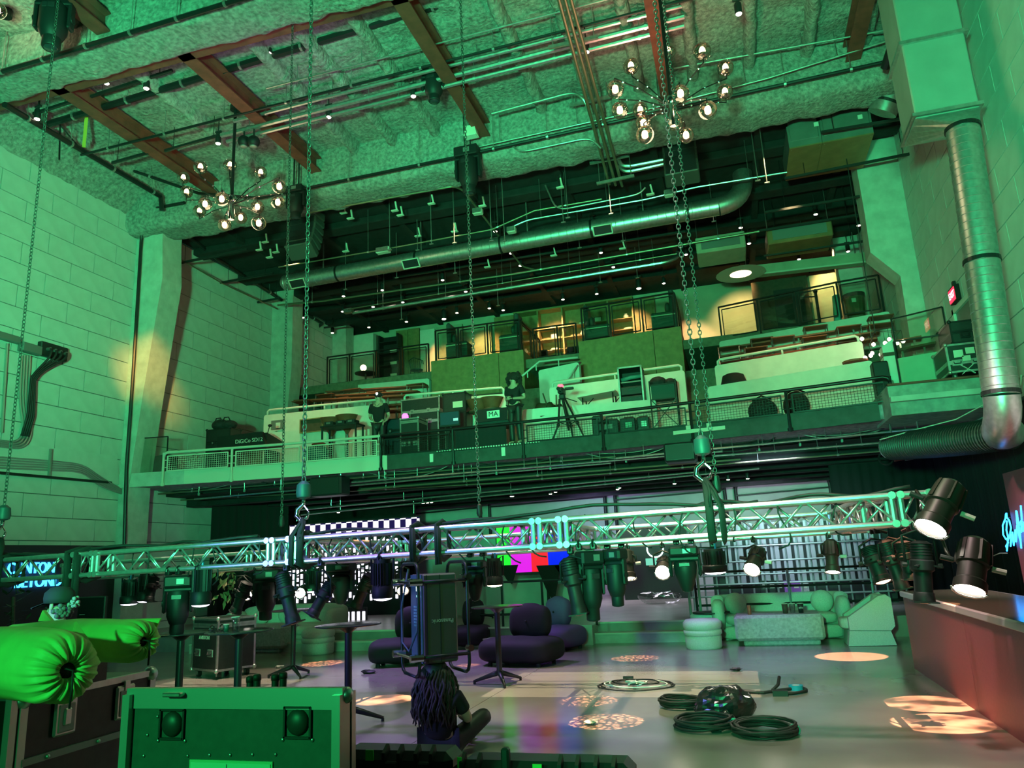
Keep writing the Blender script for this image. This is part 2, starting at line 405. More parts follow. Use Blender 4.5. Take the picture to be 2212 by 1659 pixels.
boards(wr, XR+0.025, 5.0, 19.0, 2.5, 12.5, 0.5, 6.27-0.5*12, ME_BOARD_R, 0.2)
boards(wr, XR+0.025, 19.6, 28.2, 4.5, ZT, 0.5, 6.27-0.5*12, ME_BOARD_R, 0.5)
# dark dado at the foot of the left wall
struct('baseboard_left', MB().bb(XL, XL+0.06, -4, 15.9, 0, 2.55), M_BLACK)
# --- frame columns with haunches
def column(name, ptsL, y, d, m):
    return struct(name, MB().prism([V((x, y, z)) for x, z in ptsL], (0, d, 0)), m)
P = [at(351, 520, 15.9), at(351, 600, 15.9), at(331, 720, 15.9), at(309, 850, 15.9), at(292, 960, 15.9)]
prof = [(p.x, p.z) for p in P]
zbot = at(279, 1045, 15.9)
column('column_left', [(XL-0.1, 0), (zbot.x, 0), (zbot.x, ZB-0.2)]+[(x, z) for x, z in prof[::-1]]+[(prof[0][0], 11.7), (XL-0.1, 11.7)], 15.9, 0.75, M_CONC)
for nm, yy, k, z0 in (('column_left_middle', 22.4, 0.62, 4.3), ('column_left_rear', 26.7, 0.8, 5.0)):
    w = 0.62 if k > 0.7 else 0.85
    column(nm, [(XL-0.1, z0), (XL+w*0.55, z0), (XL+w, z0+4.4), (XL+w, ZT), (XL-0.1, ZT)], yy, 0.65, M_CONC)
Q = [at(1868, 462, 19.1), at(1880, 545, 19.1), at(1945, 596, 19.1), at(1968, 745, 19.1)]
qp = [(p.x, p.z) for p in Q]
column('column_right', [(XR+0.1, 4.3), (qp[3][0]-0.0, 4.3)]+qp[::-1]+[(qp[0][0]-0.02, ZT), (XR+0.1, ZT)], 19.1, 0.7, M_CONC)
column('column_right_rear', [(XR+0.1, 5), (XR-0.55, 5), (XR-0.75, ZT), (XR+0.1, ZT)], 25.4, 0.6, M_CONC)
# --- roof: sprayed foam on deck, beams and ribs, with a real lumpy surface
def nz(p, s): return noise.noise(p*s)
def swept(prof, x0, x1, nx, amp, sc=2.2):
    vs, fs = [], []; n = len(prof)
    for i in range(nx+1):
        x = x0+(x1-x0)*i/nx
        for y, z in prof:
            p = V((x, y, z)); q = V((noise.noise(p*sc), noise.noise(p*sc+V((9, 3, 1))), noise.noise(p*sc+V((2, 7, 5)))))
            q2 = V((0, noise.noise(p*6), noise.noise(p*6+V((4, 4, 4)))))
            vs.append(p+q*amp+q2*amp*0.5)
    for i in range(nx):
        for j in range(n-1): fs.append((i*n+j, i*n+j+1, (i+1)*n+j+1, (i+1)*n+j))
    return MB().add(vs, fs)
def rounded(y0, y1, zb, zt, k=4, r=0.22):
    pr = [(y0, zt), (y0, (zt+zb)/2+0.1)]
    for i in range(k+1): a = PI+PI/2*i/k; pr.append((y0+r+r*math.cos(a), zb+r+r*math.sin(a)))
    pr += [(y0+(y1-y0)*0.4, zb), (y0+(y1-y0)*0.6, zb)]
    for i in range(k+1): a = -PI/2+PI/2*i/k; pr.append((y1-r+r*math.cos(a), zb+r+r*math.sin(a)))
    return pr+[(y1, zt)]
def deck_z(x, y):
    e = min(1, max(0, (x-XL)/1.0)); return 11.55+0.62*(1-(1-e)**2)
vs, fs = [], []; nx, ny = 150, 84
for i in range(nx+1):
    for j in range(ny+1):
        x = XL+(XR+0.2-XL)*i/nx; y = 6.5+(15.7-6.5)*j/ny; p = V((x, y, 0))
        vs.append((x, y, deck_z(x, y)+0.07*nz(p, 1.6)+0.05*nz(p, 4.5)))
for i in range(nx):
    for j in range(ny): fs.append((i*(ny+1)+j, i*(ny+1)+j+1, (i+1)*(ny+1)+j+1, (i+1)*(ny+1)+j))
ceil = struct('ceiling', MB().add(vs, fs), M_FOAM, smooth=True)
obj('foam_beam', swept(rounded(15.45, 16.55, 11.0, 12.4), XL, XR, 260, 0.07), M_FOAM, ceil, True)
obj('foam_beam', swept(rounded(9.55, 10.45, 11.42, 12.4, r=0.16), XL, XR, 240, 0.06), M_FOAM, ceil, True)
for x in (-14.2, -11.0, -8.25, -7.2, -6.05, -3.35, -2.2, -1.05, 0.15, 1.35, 2.55, 3.7):
    pr = [(-0.13, 12.25), (-0.12, 12.0), (-0.05, 11.88), (0.05, 11.88), (0.12, 12.0), (0.13, 12.25)]
    r_ = swept(pr, 6.6, 15.5, 90, 0.05, 2.6); r_.v = [V((x+p.y, p.x, p.z)) for p in r_.v]
    obj('foam_rib', r_, M_FOAM, ceil, True)
# red oxide steel purlins (I sections) running back under the foam
def ibeam(a, b, w, h, m, name, parent):
    a, b = V(a), V(b); z = V((0, 0, 1)); mb = MB()
    mb.bar(a+z*h/2, b+z*h/2, w, 0.03).bar(a-z*h/2, b-z*h/2, w, 0.03).bar(a, b, 0.03, h)
    return obj(name, mb, m, parent)
for x in (-12.45, -9.35, -4.8, -0.45, 3.4):
    ibeam((x, 10.4, 11.8), (x, 15.55, 11.8), 0.3, 0.36, M_RUST, 'steel_purlin', ceil)
for x in (-13.6, -10.3, -7.6):
    ibeam((x, 6.6, 11.8), (x, 9.55, 11.8), 0.3, 0.36, M_RUST, 'steel_purlin', ceil)
ibeam((XL+0.1, 10.62, 11.72), (XR, 10.62, 11.72), 0.2, 0.2, M_RUST, 'steel_flange', ceil)
# --- black ceiling above the balcony, with its shallow black beams
cb = struct('ceiling_balcony', MB().bb(XL, XR, 16.5, YB, ZT, ZT+0.2), M_BLACKCEIL)
for y, h in ((18.4, 0.22), (20.6, 0.3), (22.7, 0.25), (24.6, 0.2), (26.3, 0.15)):
    obj('black_beam', MB().cbox(((XL+XR)/2, y, ZT-h/2), (XR-XL, 0.5, h), 0.03), M_BLACKCEIL, cb)
for x in (-13.5, -11, -8.5, -6, -3.5, -1, 1.5, 3.6):
    obj('black_joist', MB().bb(x-0.09, x+0.09, 16.6, YB-0.2, ZT-0.16, ZT), M_BLACKCEIL, cb)
# --- back wall of the balcony room
M_BACK = mat('back_wall_plaster', (0.50, 0.46, 0.36), 0.8, ns=1.5, na=0.12)
struct('wall_back', MB().bb(XL, XR, YB, YB+0.2, 0, ZT), M_BACK)
# --- balcony slab, fascia, stepped deck
N = 30; xs = [XL+(XR-XL)*i/N for i in range(N+1)]
slab = MB().prism([V((x, arcY(x)+0.06, ZU)) for x in xs]+[V((XR, YB, ZU)), V((XL, YB, ZU))], (0, 0, ZB-ZU-0.01))
M_SLAB = mat('slab_underside', (0.34, 0.28, 0.33), 0.9, ns=9, na=0.45)
fb = struct('floor_balcony', slab, M_SLAB)
M_FASD = mat('dark_scuffed_paint', (0.032, 0.046, 0.042), 0.6, ns=6, na=0.3)
def fascia(x0, x1, m, nm):
    k = max(2, int((x1-x0)/0.4)); mb = MB()
    for i in range(k):
        a, b = x0+(x1-x0)*i/k, x0+(x1-x0)*(i+1)/k
        mb.prism([V((a, arcY(a), ZU-0.03)), V((b, arcY(b), ZU-0.03)), V((b, arcY(b)+0.08, ZU-0.03)), V((a, arcY(a)+0.08, ZU-0.03))], (0, 0, 0.36))
    return obj(nm, mb, m, fb)
fascia(XL, -13.55, M_CONC, 'fascia_concrete'); fascia(-13.55, -8.1, M_OFFW, 'fascia_pale'); fascia(-8.1, 2.9, M_FASD, 'fascia_dark')
# the concrete haunch at the right end of the balcony
cblk = [at(1927, 905, 15.3), at(2172, 868, 15.3), at(2172, 815, 15.3), at(1930, 828, 15.3)]
struct('trim_1', MB().prism([V((cblk[0].x, 15.25, ZU-0.06)), V((XR, 15.25, ZU-0.06)), V((XR, 15.25, ZB+0.22)), V((cblk[0].x, 15.25, ZB+0.22))], (0, 1.6, 0)), mat('scuffed_concrete', (0.30, 0.32, 0.30), 0.85, ns=5, na=0.3))
struct('trim_2', MB().bb(cblk[0].x, XR, 15.2, 15.27, ZB+0.20, ZB+0.24), M_RUST)
struct('trim_3', MB().bb(cblk[0].x, XR, 15.12, 15.25, ZB-0.12, ZB-0.02), M_CONC)
mb = MB(); st = [(18.0, 4.35), (18.9, 4.7), (19.75, 5.1), (20.6, 5.6), (21.4, 6.1), (22.2, 6.6), (23.0, 7.1)]
M_STAIR = mat('stair_boards', (0.17, 0.16, 0.11), 0.7, ns=7, na=0.25)
tiers = None
for i, (y, z) in enumerate(st[1:]):
    b = MB().bb(XL, XR, y, YB, st[i][1] if i else ZB, z)
    if tiers is None: tiers = struct('floor_tiers', b, M_STAIR)
    else: obj('tier_step', b, M_STAIR, tiers)
struct('floor_upper', MB().bb(XL, XR, 23.4, YB, 7.9, 8.2), M_STAIR)
# --- under the balcony: raised floor with steps, dark ceiling, back wall
ZP = 0.37; SX0, SX1 = -3.0, -0.72
M_PLAT = mat('platform_boards', (0.30, 0.27, 0.25), 0.3, ns=2, na=0.2)
pf = struct('floor_platform', MB().bb(XL, SX0, 15.45, YB, 0, ZP).bb(SX0, SX1, 16.05, YB, 0, ZP).bb(SX1, XR, 15.9, YB, 0, ZP), M_PLAT)
obj('stair_step', MB().bb(SX0, SX1, 15.65, 16.05, 0, 0.19), M_CONC, pf)
obj('step_nosing', MB().bb(SX0, SX1, 15.63, 15.70, 0.17, 0.20), M_OFFW, pf)
obj('step_nosing', MB().bb(SX0, SX1, 16.03, 16.10, 0.35, 0.38), M_OFFW, pf)
obj('platform_front', MB().bb(-4.6, SX0, 15.40, 15.45, 0, ZP+0.01), M_CONC, pf)
for x0, x1, y in ((-12.2, -4.6, 15.4),):
    obj('step_nosing', MB().bb(x0, x1, y, y+0.06, ZP-0.02, ZP+0.012), M_OFFW, pf)
    obj('stair_step', MB().bb(x0, x1, y-0.36, y, 0, 0.19), M_CONC, pf); obj('step_nosing', MB().bb(x0, x1, y-0.38, y-0.31, 0.17, 0.2), M_OFFW, pf)
cu = struct('ceiling_lounge', MB().bb(XL, XR, 17.6, YB, 3.9, 4.04), M_BLACKCEIL)
for y in (18.6, 20.2, 21.8, 23.4, 25.0): obj('black_beam', MB().cbox(((XL+XR)/2, y, 3.78), (XR-XL, 0.35, 0.26), 0.02), M_BLACKCEIL, cu)
# the dark service zone under the balcony lip
YW = 27.0
struct('wall_lounge', MB().bb(-13.0, XR, YW, YW+0.15, ZP, 4.0), mat('lounge_wall_paint', (0.55, 0.54, 0.56), 0.75, ns=2, na=0.08))
struct('wall_lounge_left', MB().bb(XL, -10.6, 24.0, 24.2, ZP, 4.0), M_BLACKCEIL)
struct('wall_pale_partition', MB().bb(at(935, 1250, 19.0).x, at(1088, 1250, 19.0).x, 19.0, 19.1, ZP, 2.35), mat('partition_paint', (0.45, 0.46, 0.47), 0.75))
struct('wall_dark_partition', MB().bb(at(1347, 1250, 23.6).x, at(1492, 1250, 23.6).x, 23.6, 23.7, ZP, 2.6), M_BLACK)
struct('wall_green_partition', MB().bb(at(1090, 1300, 18.5).x, at(1290, 1300, 18.5).x, 18.5, 18.6, ZP, 2.0), M_WHITE)
# ================================================================== BUILDERS
def skin(name, pts, edges, radii, m, parent, sub=2, label=None):
    off = OFF[parent.name]
    me = bpy.data.meshes.new(name); me.from_pydata([(V(p)-off)[:] for p in pts], edges, [])
    o = bpy.data.objects.new(name, me); C.objects.link(o); o.parent = parent; OFF[o.name] = off
    md = o.modifiers.new('skin', 'SKIN'); md.use_smooth_shade = True
    for i, d in enumerate(me.skin_vertices[0].data):
        r_ = radii[i]; d.radius = (r_, r_) if not isinstance(r_, tuple) else r_; d.use_root = (i == 0)
    if sub:
        s_ = o.modifiers.new('sub', 'SUBSURF'); s_.levels = sub; s_.render_levels = sub
    me.materials.append(m)
    if label: o['label'] = label
    return o
def hand(parent, wrist, fwd, palm, side, m, k=1.0, curl=0.6):
    """palm plus five separate bent fingers; fwd along hand, palm the way the palm faces, side towards the thumb"""
    w, f, p, s_ = V(wrist), V(fwd).normalized(), V(palm).normalized(), V(side).normalized()
    pts = [w, w+f*0.045*k, w+f*0.085*k]; ed = [(0, 1), (1, 2)]; ra = [(0.026*k, 0.02*k), (0.034*k, 0.018*k), (0.034*k, 0.016*k)]
    skin('hand', pts, ed, ra, m, parent, 1)
    for j, (o_, ln) in enumerate(((0.027, 0.07), (0.009, 0.08), (-0.009, 0.075), (-0.027, 0.058))):
        a = w+f*0.075*k+s_*o_*k; c = math.cos(curl); q = math.sin(curl)
        b = a+(f*c+p*q)*ln*0.5*k; e = b+(f*math.cos(2*curl)+p*math.sin(2*curl))*ln*0.5*k
        skin('finger', [a, b, e], [(0, 1), (1, 2)], [0.0095*k, 0.0085*k, 0.007*k], m, parent, 1)
    a = w+f*0.03*k+s_*0.03*k; b = a+(f*0.7+s_*0.6+p*0.3).normalized()*0.04*k; e = b+(f*0.9+p*0.5).normalized()*0.03*k
    skin('thumb', [a, b, e], [(0, 1), (1, 2)], [0.012*k, 0.010*k, 0.008*k], m, parent, 1)
def face(parent, c, d, up, m, eye, k=1.0, mouth=True):
    """nose, eyes, brows, mouth and ears on a head centred at c that looks along d"""
    c, d, up = V(c), V(d).normalized(), V(up).normalized(); sd = d.cross(up).normalized()
    F_ = Matrix((sd, d, up)).transposed()
    nb = MB().add([c+F_ @ V(q)*k for q in ((-0.017, 0.088, -0.038), (0.017, 0.088, -0.038), (0, 0.125, -0.036), (0, 0.092, 0.014))], [(0, 1, 2), (0, 2, 3), (2, 1, 3), (1, 0, 3)])
    obj('nose', nb, m, parent, True)
    for s_ in (-1, 1):
        obj('eye', MB().ball(c+F_ @ V((s_*0.033, 0.083, 0.008))*k, 0.013*k, 8, 6, (1.2, 0.8, 0.8)), eye, parent, True)
        obj('eyebrow', MB().tube([c+F_ @ V((s_*q, 0.094-abs(q-0.03)*0.4, 0.033))*k for q in (0.015, 0.032, 0.05)], 0.005*k, 5), M_HAIR, parent, True)
        obj('ear', MB().ball(c+F_ @ V((s_*0.078, -0.005, -0.012))*k, 0.03*k, 8, 6, (0.4, 0.7, 1.15), F_), m, parent, True)
    if mouth: obj('mouth', MB().tube([c+F_ @ V((q, 0.094-abs(q)*0.5, -0.064))*k for q in (-0.026, 0, 0.026)], 0.006*k, 5), mat('lips', (0.30, 0.12, 0.10), 0.5), parent, True)
M_EYE = mat('eye_dark', (0.02, 0.015, 0.012), 0.2)
def person(label, loc, yaw, H=1.74, pose='stand', tee=M_TEE, trousers=M_BLACK, group=None, look=(0, -1, -0.2)):
    """continuous body facing -Y, then turned by yaw; poses: hands in front / desk / arms down"""
    k = H/1.74
    t = thing('person', label, 'person', loc, group, local=True); t.rotation_euler = (0, 0, yaw)
    P_ = lambda *q: V(q)*k
    J = dict(pel=P_(0, 0, .96), sp=P_(0, -.01, 1.15), ch=P_(0, -.01, 1.34), nk=P_(0, -.005, 1.49), hb=P_(0, -.015, 1.57), hd=P_(0, -.02, 1.645))
    for s_, n in ((-1, 'l'), (1, 'r')):
        J['h'+n] = P_(s_*.09, 0, .90); J['k'+n] = P_(s_*.10, -.03, .50); J['a'+n] = P_(s_*.11, .01, .09); J['t'+n] = P_(s_*.125, -.14, .035)
        J['s'+n] = P_(s_*.185, 0, 1.42); J['e'+n] = P_(s_*.25, .06, 1.14)
        if pose == 'hands': J['w'+n] = P_(s_*.085, -.24, 1.10)
        elif pose == 'desk': J['w'+n] = P_(s_*(.24 if s_ > 0 else .12), -.17, 0.98 if s_ > 0 else 1.03)
        else: J['w'+n] = P_(s_*.27, -.05, .90); J['e'+n] = P_(s_*.26, .03, 1.14)
    names = list(J); idx = {n: i for i, n in enumerate(names)}
    ed = [('pel', 'sp'), ('sp', 'ch'), ('ch', 'nk'), ('nk', 'hb'), ('hb', 'hd')]
    for n in 'lr': ed += [('pel', 'h'+n), ('h'+n, 'k'+n), ('k'+n, 'a'+n), ('a'+n, 't'+n), ('ch', 's'+n), ('s'+n, 'e'+n), ('e'+n, 'w'+n)]
    R_ = dict(pel=.12, sp=.115, ch=.13, nk=.055, hb=.07, hd=.093, h=.085, k=.058, a=.04, t=.036, s=.062, e=.043, w=.028)
    rad = [R_[n if n in R_ else n[0]]*k for n in names]
    skin('body', [J[n] for n in names], [(idx[a], idx[b]) for a, b in ed], rad, M_SKIN, t)
    sh = ['pel', 'sp', 'ch', 'sl', 'sr', 'el', 'er']; J2 = {n: J[n] for n in sh}; J2['pel'] = P_(0, 0, .93)
    for n in 'lr': J2['e'+n] = J['s'+n].lerp(J['e'+n], .72)
    i2 = {n: i for i, n in enumerate(sh)}
    skin('t_shirt', [J2[n] for n in sh], [(i2[a], i2[b]) for a, b in (('pel', 'sp'), ('sp', 'ch'), ('ch', 'sl'), ('ch', 'sr'), ('sl', 'el'), ('sr', 'er'))],
         [.155*k, .145*k, .155*k, .082*k, .082*k, .075*k, .075*k], tee, t)
    tr = ['pel', 'hl', 'kl', 'al', 'hr', 'kr', 'ar']; i3 = {n: i for i, n in enumerate(tr)}
    skin('trousers', [J[n] for n in tr], [(i3[a], i3[b]) for a, b in (('pel', 'hl'), ('hl', 'kl'), ('kl', 'al'), ('pel', 'hr'), ('hr', 'kr'), ('kr', 'ar'))],
         [.135*k, .10*k, .075*k, .068*k, .10*k, .075*k, .068*k], trousers, t)
    for n, s_ in (('l', -1), ('r', 1)):
        skin('shoe', [J['a'+n]+P_(0, .04, -.045), J['a'+n]+P_(0, -.06, -.05), J['t'+n]], [(0, 1), (1, 2)], [.045*k, .045*k, .04*k], M_RUBBER, t, 1)
        d = (J['w'+n]-J['e'+n]).normalized(); inn = V((-s_, 0, 0))
        if pose == 'stand': hand(t, J['w'+n], d, inn, (0, -1, 0), M_SKIN, k, 0.35)
        else: hand(t, J['w'+n], (d+inn*0.5), (0, 0.2, -1) if pose == 'desk' else (inn.x*0.6, 0.2, 0.6), (0, -0.5, 0.8), M_SKIN, k, 0.7)
    face(t, J['hd'], look, (0, 0, 1), M_SKIN, M_EYE, k)
    return t, J, k
def flight_case(label, c, size, rotz=0, m=None, latches=2, handles=1, casters=False, edge=None, group=None, name='flight_case', lid=0.72, cat='case'):
    """wheeled road case; c is the middle of its underside, front faces -Y before rotation"""
    m = m or M_BLACK; edge = edge or M_STEEL
    w, d, h = size; t = thing(name, label, cat, c, group, local=True); t.rotation_euler = (0, 0, rotz)
    z0 = 0.12 if casters else 0
    H = h-z0; e = min(0.035, h*0.08)
    obj('case_body', MB().bb(-w/2+.006, w/2-.006, -d/2+.006, d/2-.006, z0+.006, z0+H*lid-.003), m, t)
    obj('case_lid', MB().bb(-w/2+.006, w/2-.006, -d/2+.006, d/2-.006, z0+H*lid+.003, h-.006), m, t)
    mb = MB()
    for sx in (-1, 1):
        for sy in (-1, 1): mb.box((sx*(w/2-e/2), sy*(d/2-e/2), z0+H/2), (e, e, H))
        for sz in (z0+e/2, h-e/2, z0+H*lid-e*.55, z0+H*lid+e*.55): mb.box((sx*(w/2-e/2), 0, sz), (e, d-2*e, e))
    for sy in (-1, 1):
        for sz in (z0+e/2, h-e/2, z0+H*lid-e*.55, z0+H*lid+e*.55): mb.box((0, sy*(d/2-e/2), sz), (w-2*e, e, e))
    obj('edging', mb, edge, t)
    for sx in (-1, 1):
        for sy in (-1, 1):
            for sz in (z0+.01, h-.01): obj('corner', MB().ball((sx*(w/2-.012), sy*(d/2-.012), sz), e*1.15, 8, 6), edge, t, True)
    for i in range(latches):
        x = (-w/2+w*(i+1)/(latches+1)) if latches > 1 else 0
        x = x*1.25
        lt = obj('latch', MB().cbox((x, -d/2-.004, z0+H*lid), (.11, .02, .12), .01), edge, t); obj('latch_key', MB().cbox((x, -d/2-.018, z0+H*lid-.01), (.045, .012, .06), .004), M_GREYPLATE, lt)
    for i in range(handles):
        x = 0 if handles == 1 else (-.25+.5*i/(handles-1))*w
        hp = obj('handle_plate', MB().cbox((x, -d/2-.002, z0+H*.34), (.18, .016, .12), .008), edge, t)
        obj('handle', MB().tube([(x-.06, -d/2-.012, z0+H*.34+.02), (x-.055, -d/2-.03, z0+H*.34-.02), (x+.055, -d/2-.03, z0+H*.34-.02), (x+.06, -d/2-.012, z0+H*.34+.02)], .009, 6), M_RUBBER, hp, True)
    if casters:
        for sx in (-1, 1):
            for sy in (-1, 1):
                x, y = sx*(w/2-.1), sy*(d/2-.1)
                k = obj('caster', MB().box((x, y, .105), (.08, .08, .03)).cyl((x, y-.03, .05), (x, y+.03, .05), .05, 12), M_RUBBER, t)
                obj('caster_fork', MB().box((x, y-.036, .07), (.03, .008, .07)).box((x, y+.036, .07), (.03, .008, .07)), M_STEEL, k)
    return t
def rail_frame(label, pts, h=1.05, name='glass_railing', m=None, group=None, glassm=None, top=0.05):
    """posts, top rail and framed glass panels along a line of floor points"""
    m = m or M_BLACKM; pts = [V(p) for p in pts]; t = thing(name, label, 'railing', pts[0], group)
    for p in pts: obj('post', MB().bar(p, p+V((0, 0, h)), .05, .05), m, t)
    for a, b in zip(pts, pts[1:]):
        z = V((0, 0, 1)); obj('top_rail', MB().bar(a+z*h, b+z*h, .06, .04), m, t)
        d = (b-a).normalized(); a2, b2 = a+d*.09, b-d*.09
        fr = obj('panel_frame', MB().bar(a2+z*.08, b2+z*.08, .03).bar(a2+z*(h-.1), b2+z*(h-.1), .03).bar(a2+z*.08, a2+z*(h-.1), .03).bar(b2+z*.08, b2+z*(h-.1), .03), m, t)
        n = d.cross(z)*.006
        obj('glass_pane', MB().prism([a2+z*.09-n, b2+z*.09-n, b2+z*(h-.11)-n, a2+z*(h-.11)-n], n*2), glassm or M_GLASSR, fr)
    return t
M_GLASSR = glass('railing_glass', (0.86, 0.95, 0.90), 0.16)

# ================================================================== BALCONY FRONT RAILING
def arcpt(px, py, off=-0.05):
    Y = 16.5
    for _ in range(8): p = at(px, py, Y); Y = arcY(p.x)+off
    return p
ZR = 4.86
def railing_front(label, pxs, m, group, gaps=(), ends=(True, True)):
    P_ = [arcpt(x, y) for x, y in pxs]
    t = thing('balcony_railing', label, 'railing', (P_[0].x, P_[0].y, ZU), None)
    for i, p in enumerate(P_):
        po = obj('post', MB().cyl((p.x, p.y, ZU-.06), (p.x, p.y, ZR), .032, 8), m, t, 'auto')
        obj('post_bracket', MB().cyl((p.x, p.y, ZU-.05), (p.x, p.y, ZU+.02), .055, 8), m, po)
    pts = []
    for a, b in zip(P_, P_[1:]):
        for j in range(4):
            x = a.x+(b.x-a.x)*j/4; pts.append((x, arcY(x)-.05, ZR))
    pts.append((P_[-1].x, P_[-1].y, ZR))
    if ends[0]: pts = [(P_[0].x, P_[0].y, ZR-.12), (P_[0].x+.03, P_[0].y, ZR-.03)]+[(P_[0].x+.12, P_[0].y, ZR)]+pts[1:]
    if ends[1]: pts = pts[:-1]+[(P_[-1].x-.12, P_[-1].y, ZR), (P_[-1].x-.03, P_[-1].y, ZR-.03), (P_[-1].x, P_[-1].y, ZR-.12)]
    obj('top_rail', MB().tube(pts, .036, 8), m, t, True)
    for i, (a, b) in enumerate(zip(P_, P_[1:])):
        if i in gaps: continue
        x0, x1 = a.x+.11, b.x-.11; y0, y1 = arcY(x0)-.05, arcY(x1)-.05
        A, B = V((x0, y0, 0)), V((x1, y1, 0)); z = lambda q: V((0, 0, q))
        fr = obj('panel_frame', MB().bar(A+z(ZU+.33), B+z(ZU+.33), .03).bar(A+z(ZR-.10), B+z(ZR-.10), .03).bar(A+z(ZU+.32), A+z(ZR-.09), .03).bar(B+z(ZU+.32), B+z(ZR-.09), .03), m, t)
        mb = MB(); n = int((B-A).length/.06)
        for j in range(1, n): q = A.lerp(B, j/n); mb.bar(q+z(ZU+.33), q+z(ZR-.1), .007)
        k = 7
        for j in range(1, k): q = z(ZU+.33+(ZR-.43-ZU)*j/k); mb.bar(A+q, B+q, .007)
        obj('mesh_infill', mb, m, fr, kind='stuff')
        for q, s_ in ((a, 1), (b, -1)):
            for zz in (ZU+.42, ZR-.2): obj('clip', MB().cyl((q.x, q.y, zz), (q.x+s_*.11, (A if s_ > 0 else B).y, zz), .012, 6), m, fr)
    return t
railing_front('pale painted pipe railing with wire mesh panels along the left balcony front', [(355, 968), (502, 957), (656, 940), (822, 928)], M_OFFW, None, ends=(True, False))
railing_front('black pipe railing with wire mesh panels along the right balcony front', [(822, 928), (977, 914), (1127, 900), (1298, 882), (1488, 858), (1694, 826), (1918, 797)], M_BLACKM, None, gaps=(1,), ends=(False, True))
for lbl, nm, a, b, zt in (('thin glass guard with dark frame at the left end of the balcony', 'glass_guard', at(258, 950, 16.2), at(363, 943, 16.2), 0.9),):
    t = thing(nm, lbl, 'guard', (a.x, a.y, ZB))
    obj('guard_frame', MB().bar((a.x, a.y, ZB), (a.x, a.y, a.z), .025).bar((b.x, b.y, ZB), (b.x, b.y, b.z), .025).bar(a, b, .025), M_BLACKM, t)
    obj('glass_pane', MB().prism([(a.x, a.y, ZB), (b.x, b.y, ZB), b, a], (0, .01, 0)), M_GLASSR, t)

# ================================================================== WHITE PARAPETS WITH PIPE RAILS
def parapet(label, xl, ytl, xr, ytr, Yl, Yr, zbot, posts=(0.03, .5, .97), rail=0.16, th=.16, m=None):
    a, b = at(xl, ytl, Yl), at(xr, ytr, Yr); t = thing('parapet', label, 'parapet', ((a.x+b.x)/2, (a.y+b.y)/2, zbot))
    d = (V((b.x, b.y, 0))-V((a.x, a.y, 0))).normalized(); n = V((-d.y, d.x, 0))*th; r = .07
    poly = [V((a.x, a.y, zbot)), V((b.x, b.y, zbot)), V((b.x, b.y, b.z-r)), V((b.x, b.y, b.z))-d*r*.3-V((0, 0, r*.3)), V((b.x, b.y, b.z))-d*r, V((a.x, a.y, a.z))+d*r, V((a.x, a.y, a.z))+d*r*.3-V((0, 0, r*.3)), V((a.x, a.y, a.z-r))]
    obj('parapet_wall', MB().prism(poly, n), m or M_WHITE, t)
    if rail:
        z = V((0, 0, rail)); q = V((-d.y, d.x, 0))*th/2
        A, B = a+d*.08+q, b-d*.08+q
        obj('pipe_rail', MB().tube([A, A+z*.7, A+z+d*.06, B+z-d*.06, B+z*.7, B], .035, 8), m or M_WHITE, t, True)
        for k in posts[1:-1]: p = A.lerp(B, k); obj('rail_post', MB().cyl(p-z*.1, p+z, .025, 8), m or M_WHITE, t, True)
    return t
parapet('long white parapet with pipe rail at the left of the balcony seating', 570, 897, 833, 872, 19.5, 19.3, ZB)
parapet('white parapet with sloping pipe rail behind the flight cases', 866, 868, 1092, 850, 19.6, 19.4, ZB, rail=.2)
parapet('white parapet below the second oak pod, behind the drawer rack', 1186, 838, 1478, 799, 19.5, 19.2, ZB)
parapet('largest white parapet with pipe rail right of the wooden stairs', 1543, 790, 1862, 736, 19.4, 18.6, ZB, posts=(0, .48, 1))
parapet('low cream ledge in front of the largest white parapet', 1527, 836, 1884, 778, 18.3, 17.7, ZB, rail=0)
parapet('low white ledge under the long left parapet', 575, 935, 745, 922, 18.8, 18.8, ZB, rail=0)
parapet('low white ledge running behind the camera tripod', 1128, 885, 1416, 862, 18.4, 18.1, ZB, rail=0)
parapet('green lit white stair wall between the two oak pods', 1163, 800, 1250, 782, 21.6, 21.4, 6.0, rail=0)
parapet('white front wall under the left upper railing', 700, 838, 927, 817, 23.45, 23.3, 7.2, rail=0)
parapet('white front wall under the right upper railing', 1553, 738, 1921, 672, 23.3, 22.2, 7.0, rail=0)
t = thing('stair_handrail', 'pale handrail sloping down beside the stair wall between the pods', 'handrail', at(1135, 820, 21.3))
a, b, c_ = at(1128, 812, 21.3), at(1165, 781, 22.0), at(1248, 772, 22.0)
obj('rail', MB().tube([a, b, c_], .03, 8), M_WHITE, t, True)
for p in (a.lerp(b, .3), a.lerp(b, .8), b.lerp(c_, .5)): obj('bracket', MB().cyl(p-V((0, 0, .2)), p, .018, 6), M_WHITE, t)
t = thing('stair_handrail', 'pale handrail sloping up to the second oak pod beside the rack', 'handrail', at(1222, 825, 20.8))
a, b = at(1222, 822, 20.6), at(1254, 783, 21.6)
obj('rail', MB().tube([a, b], .03, 8), M_WHITE, t, True); obj('bracket', MB().cyl(a.lerp(b, .5)-V((0, 0, .2)), a.lerp(b, .5), .018, 6), M_WHITE, t)

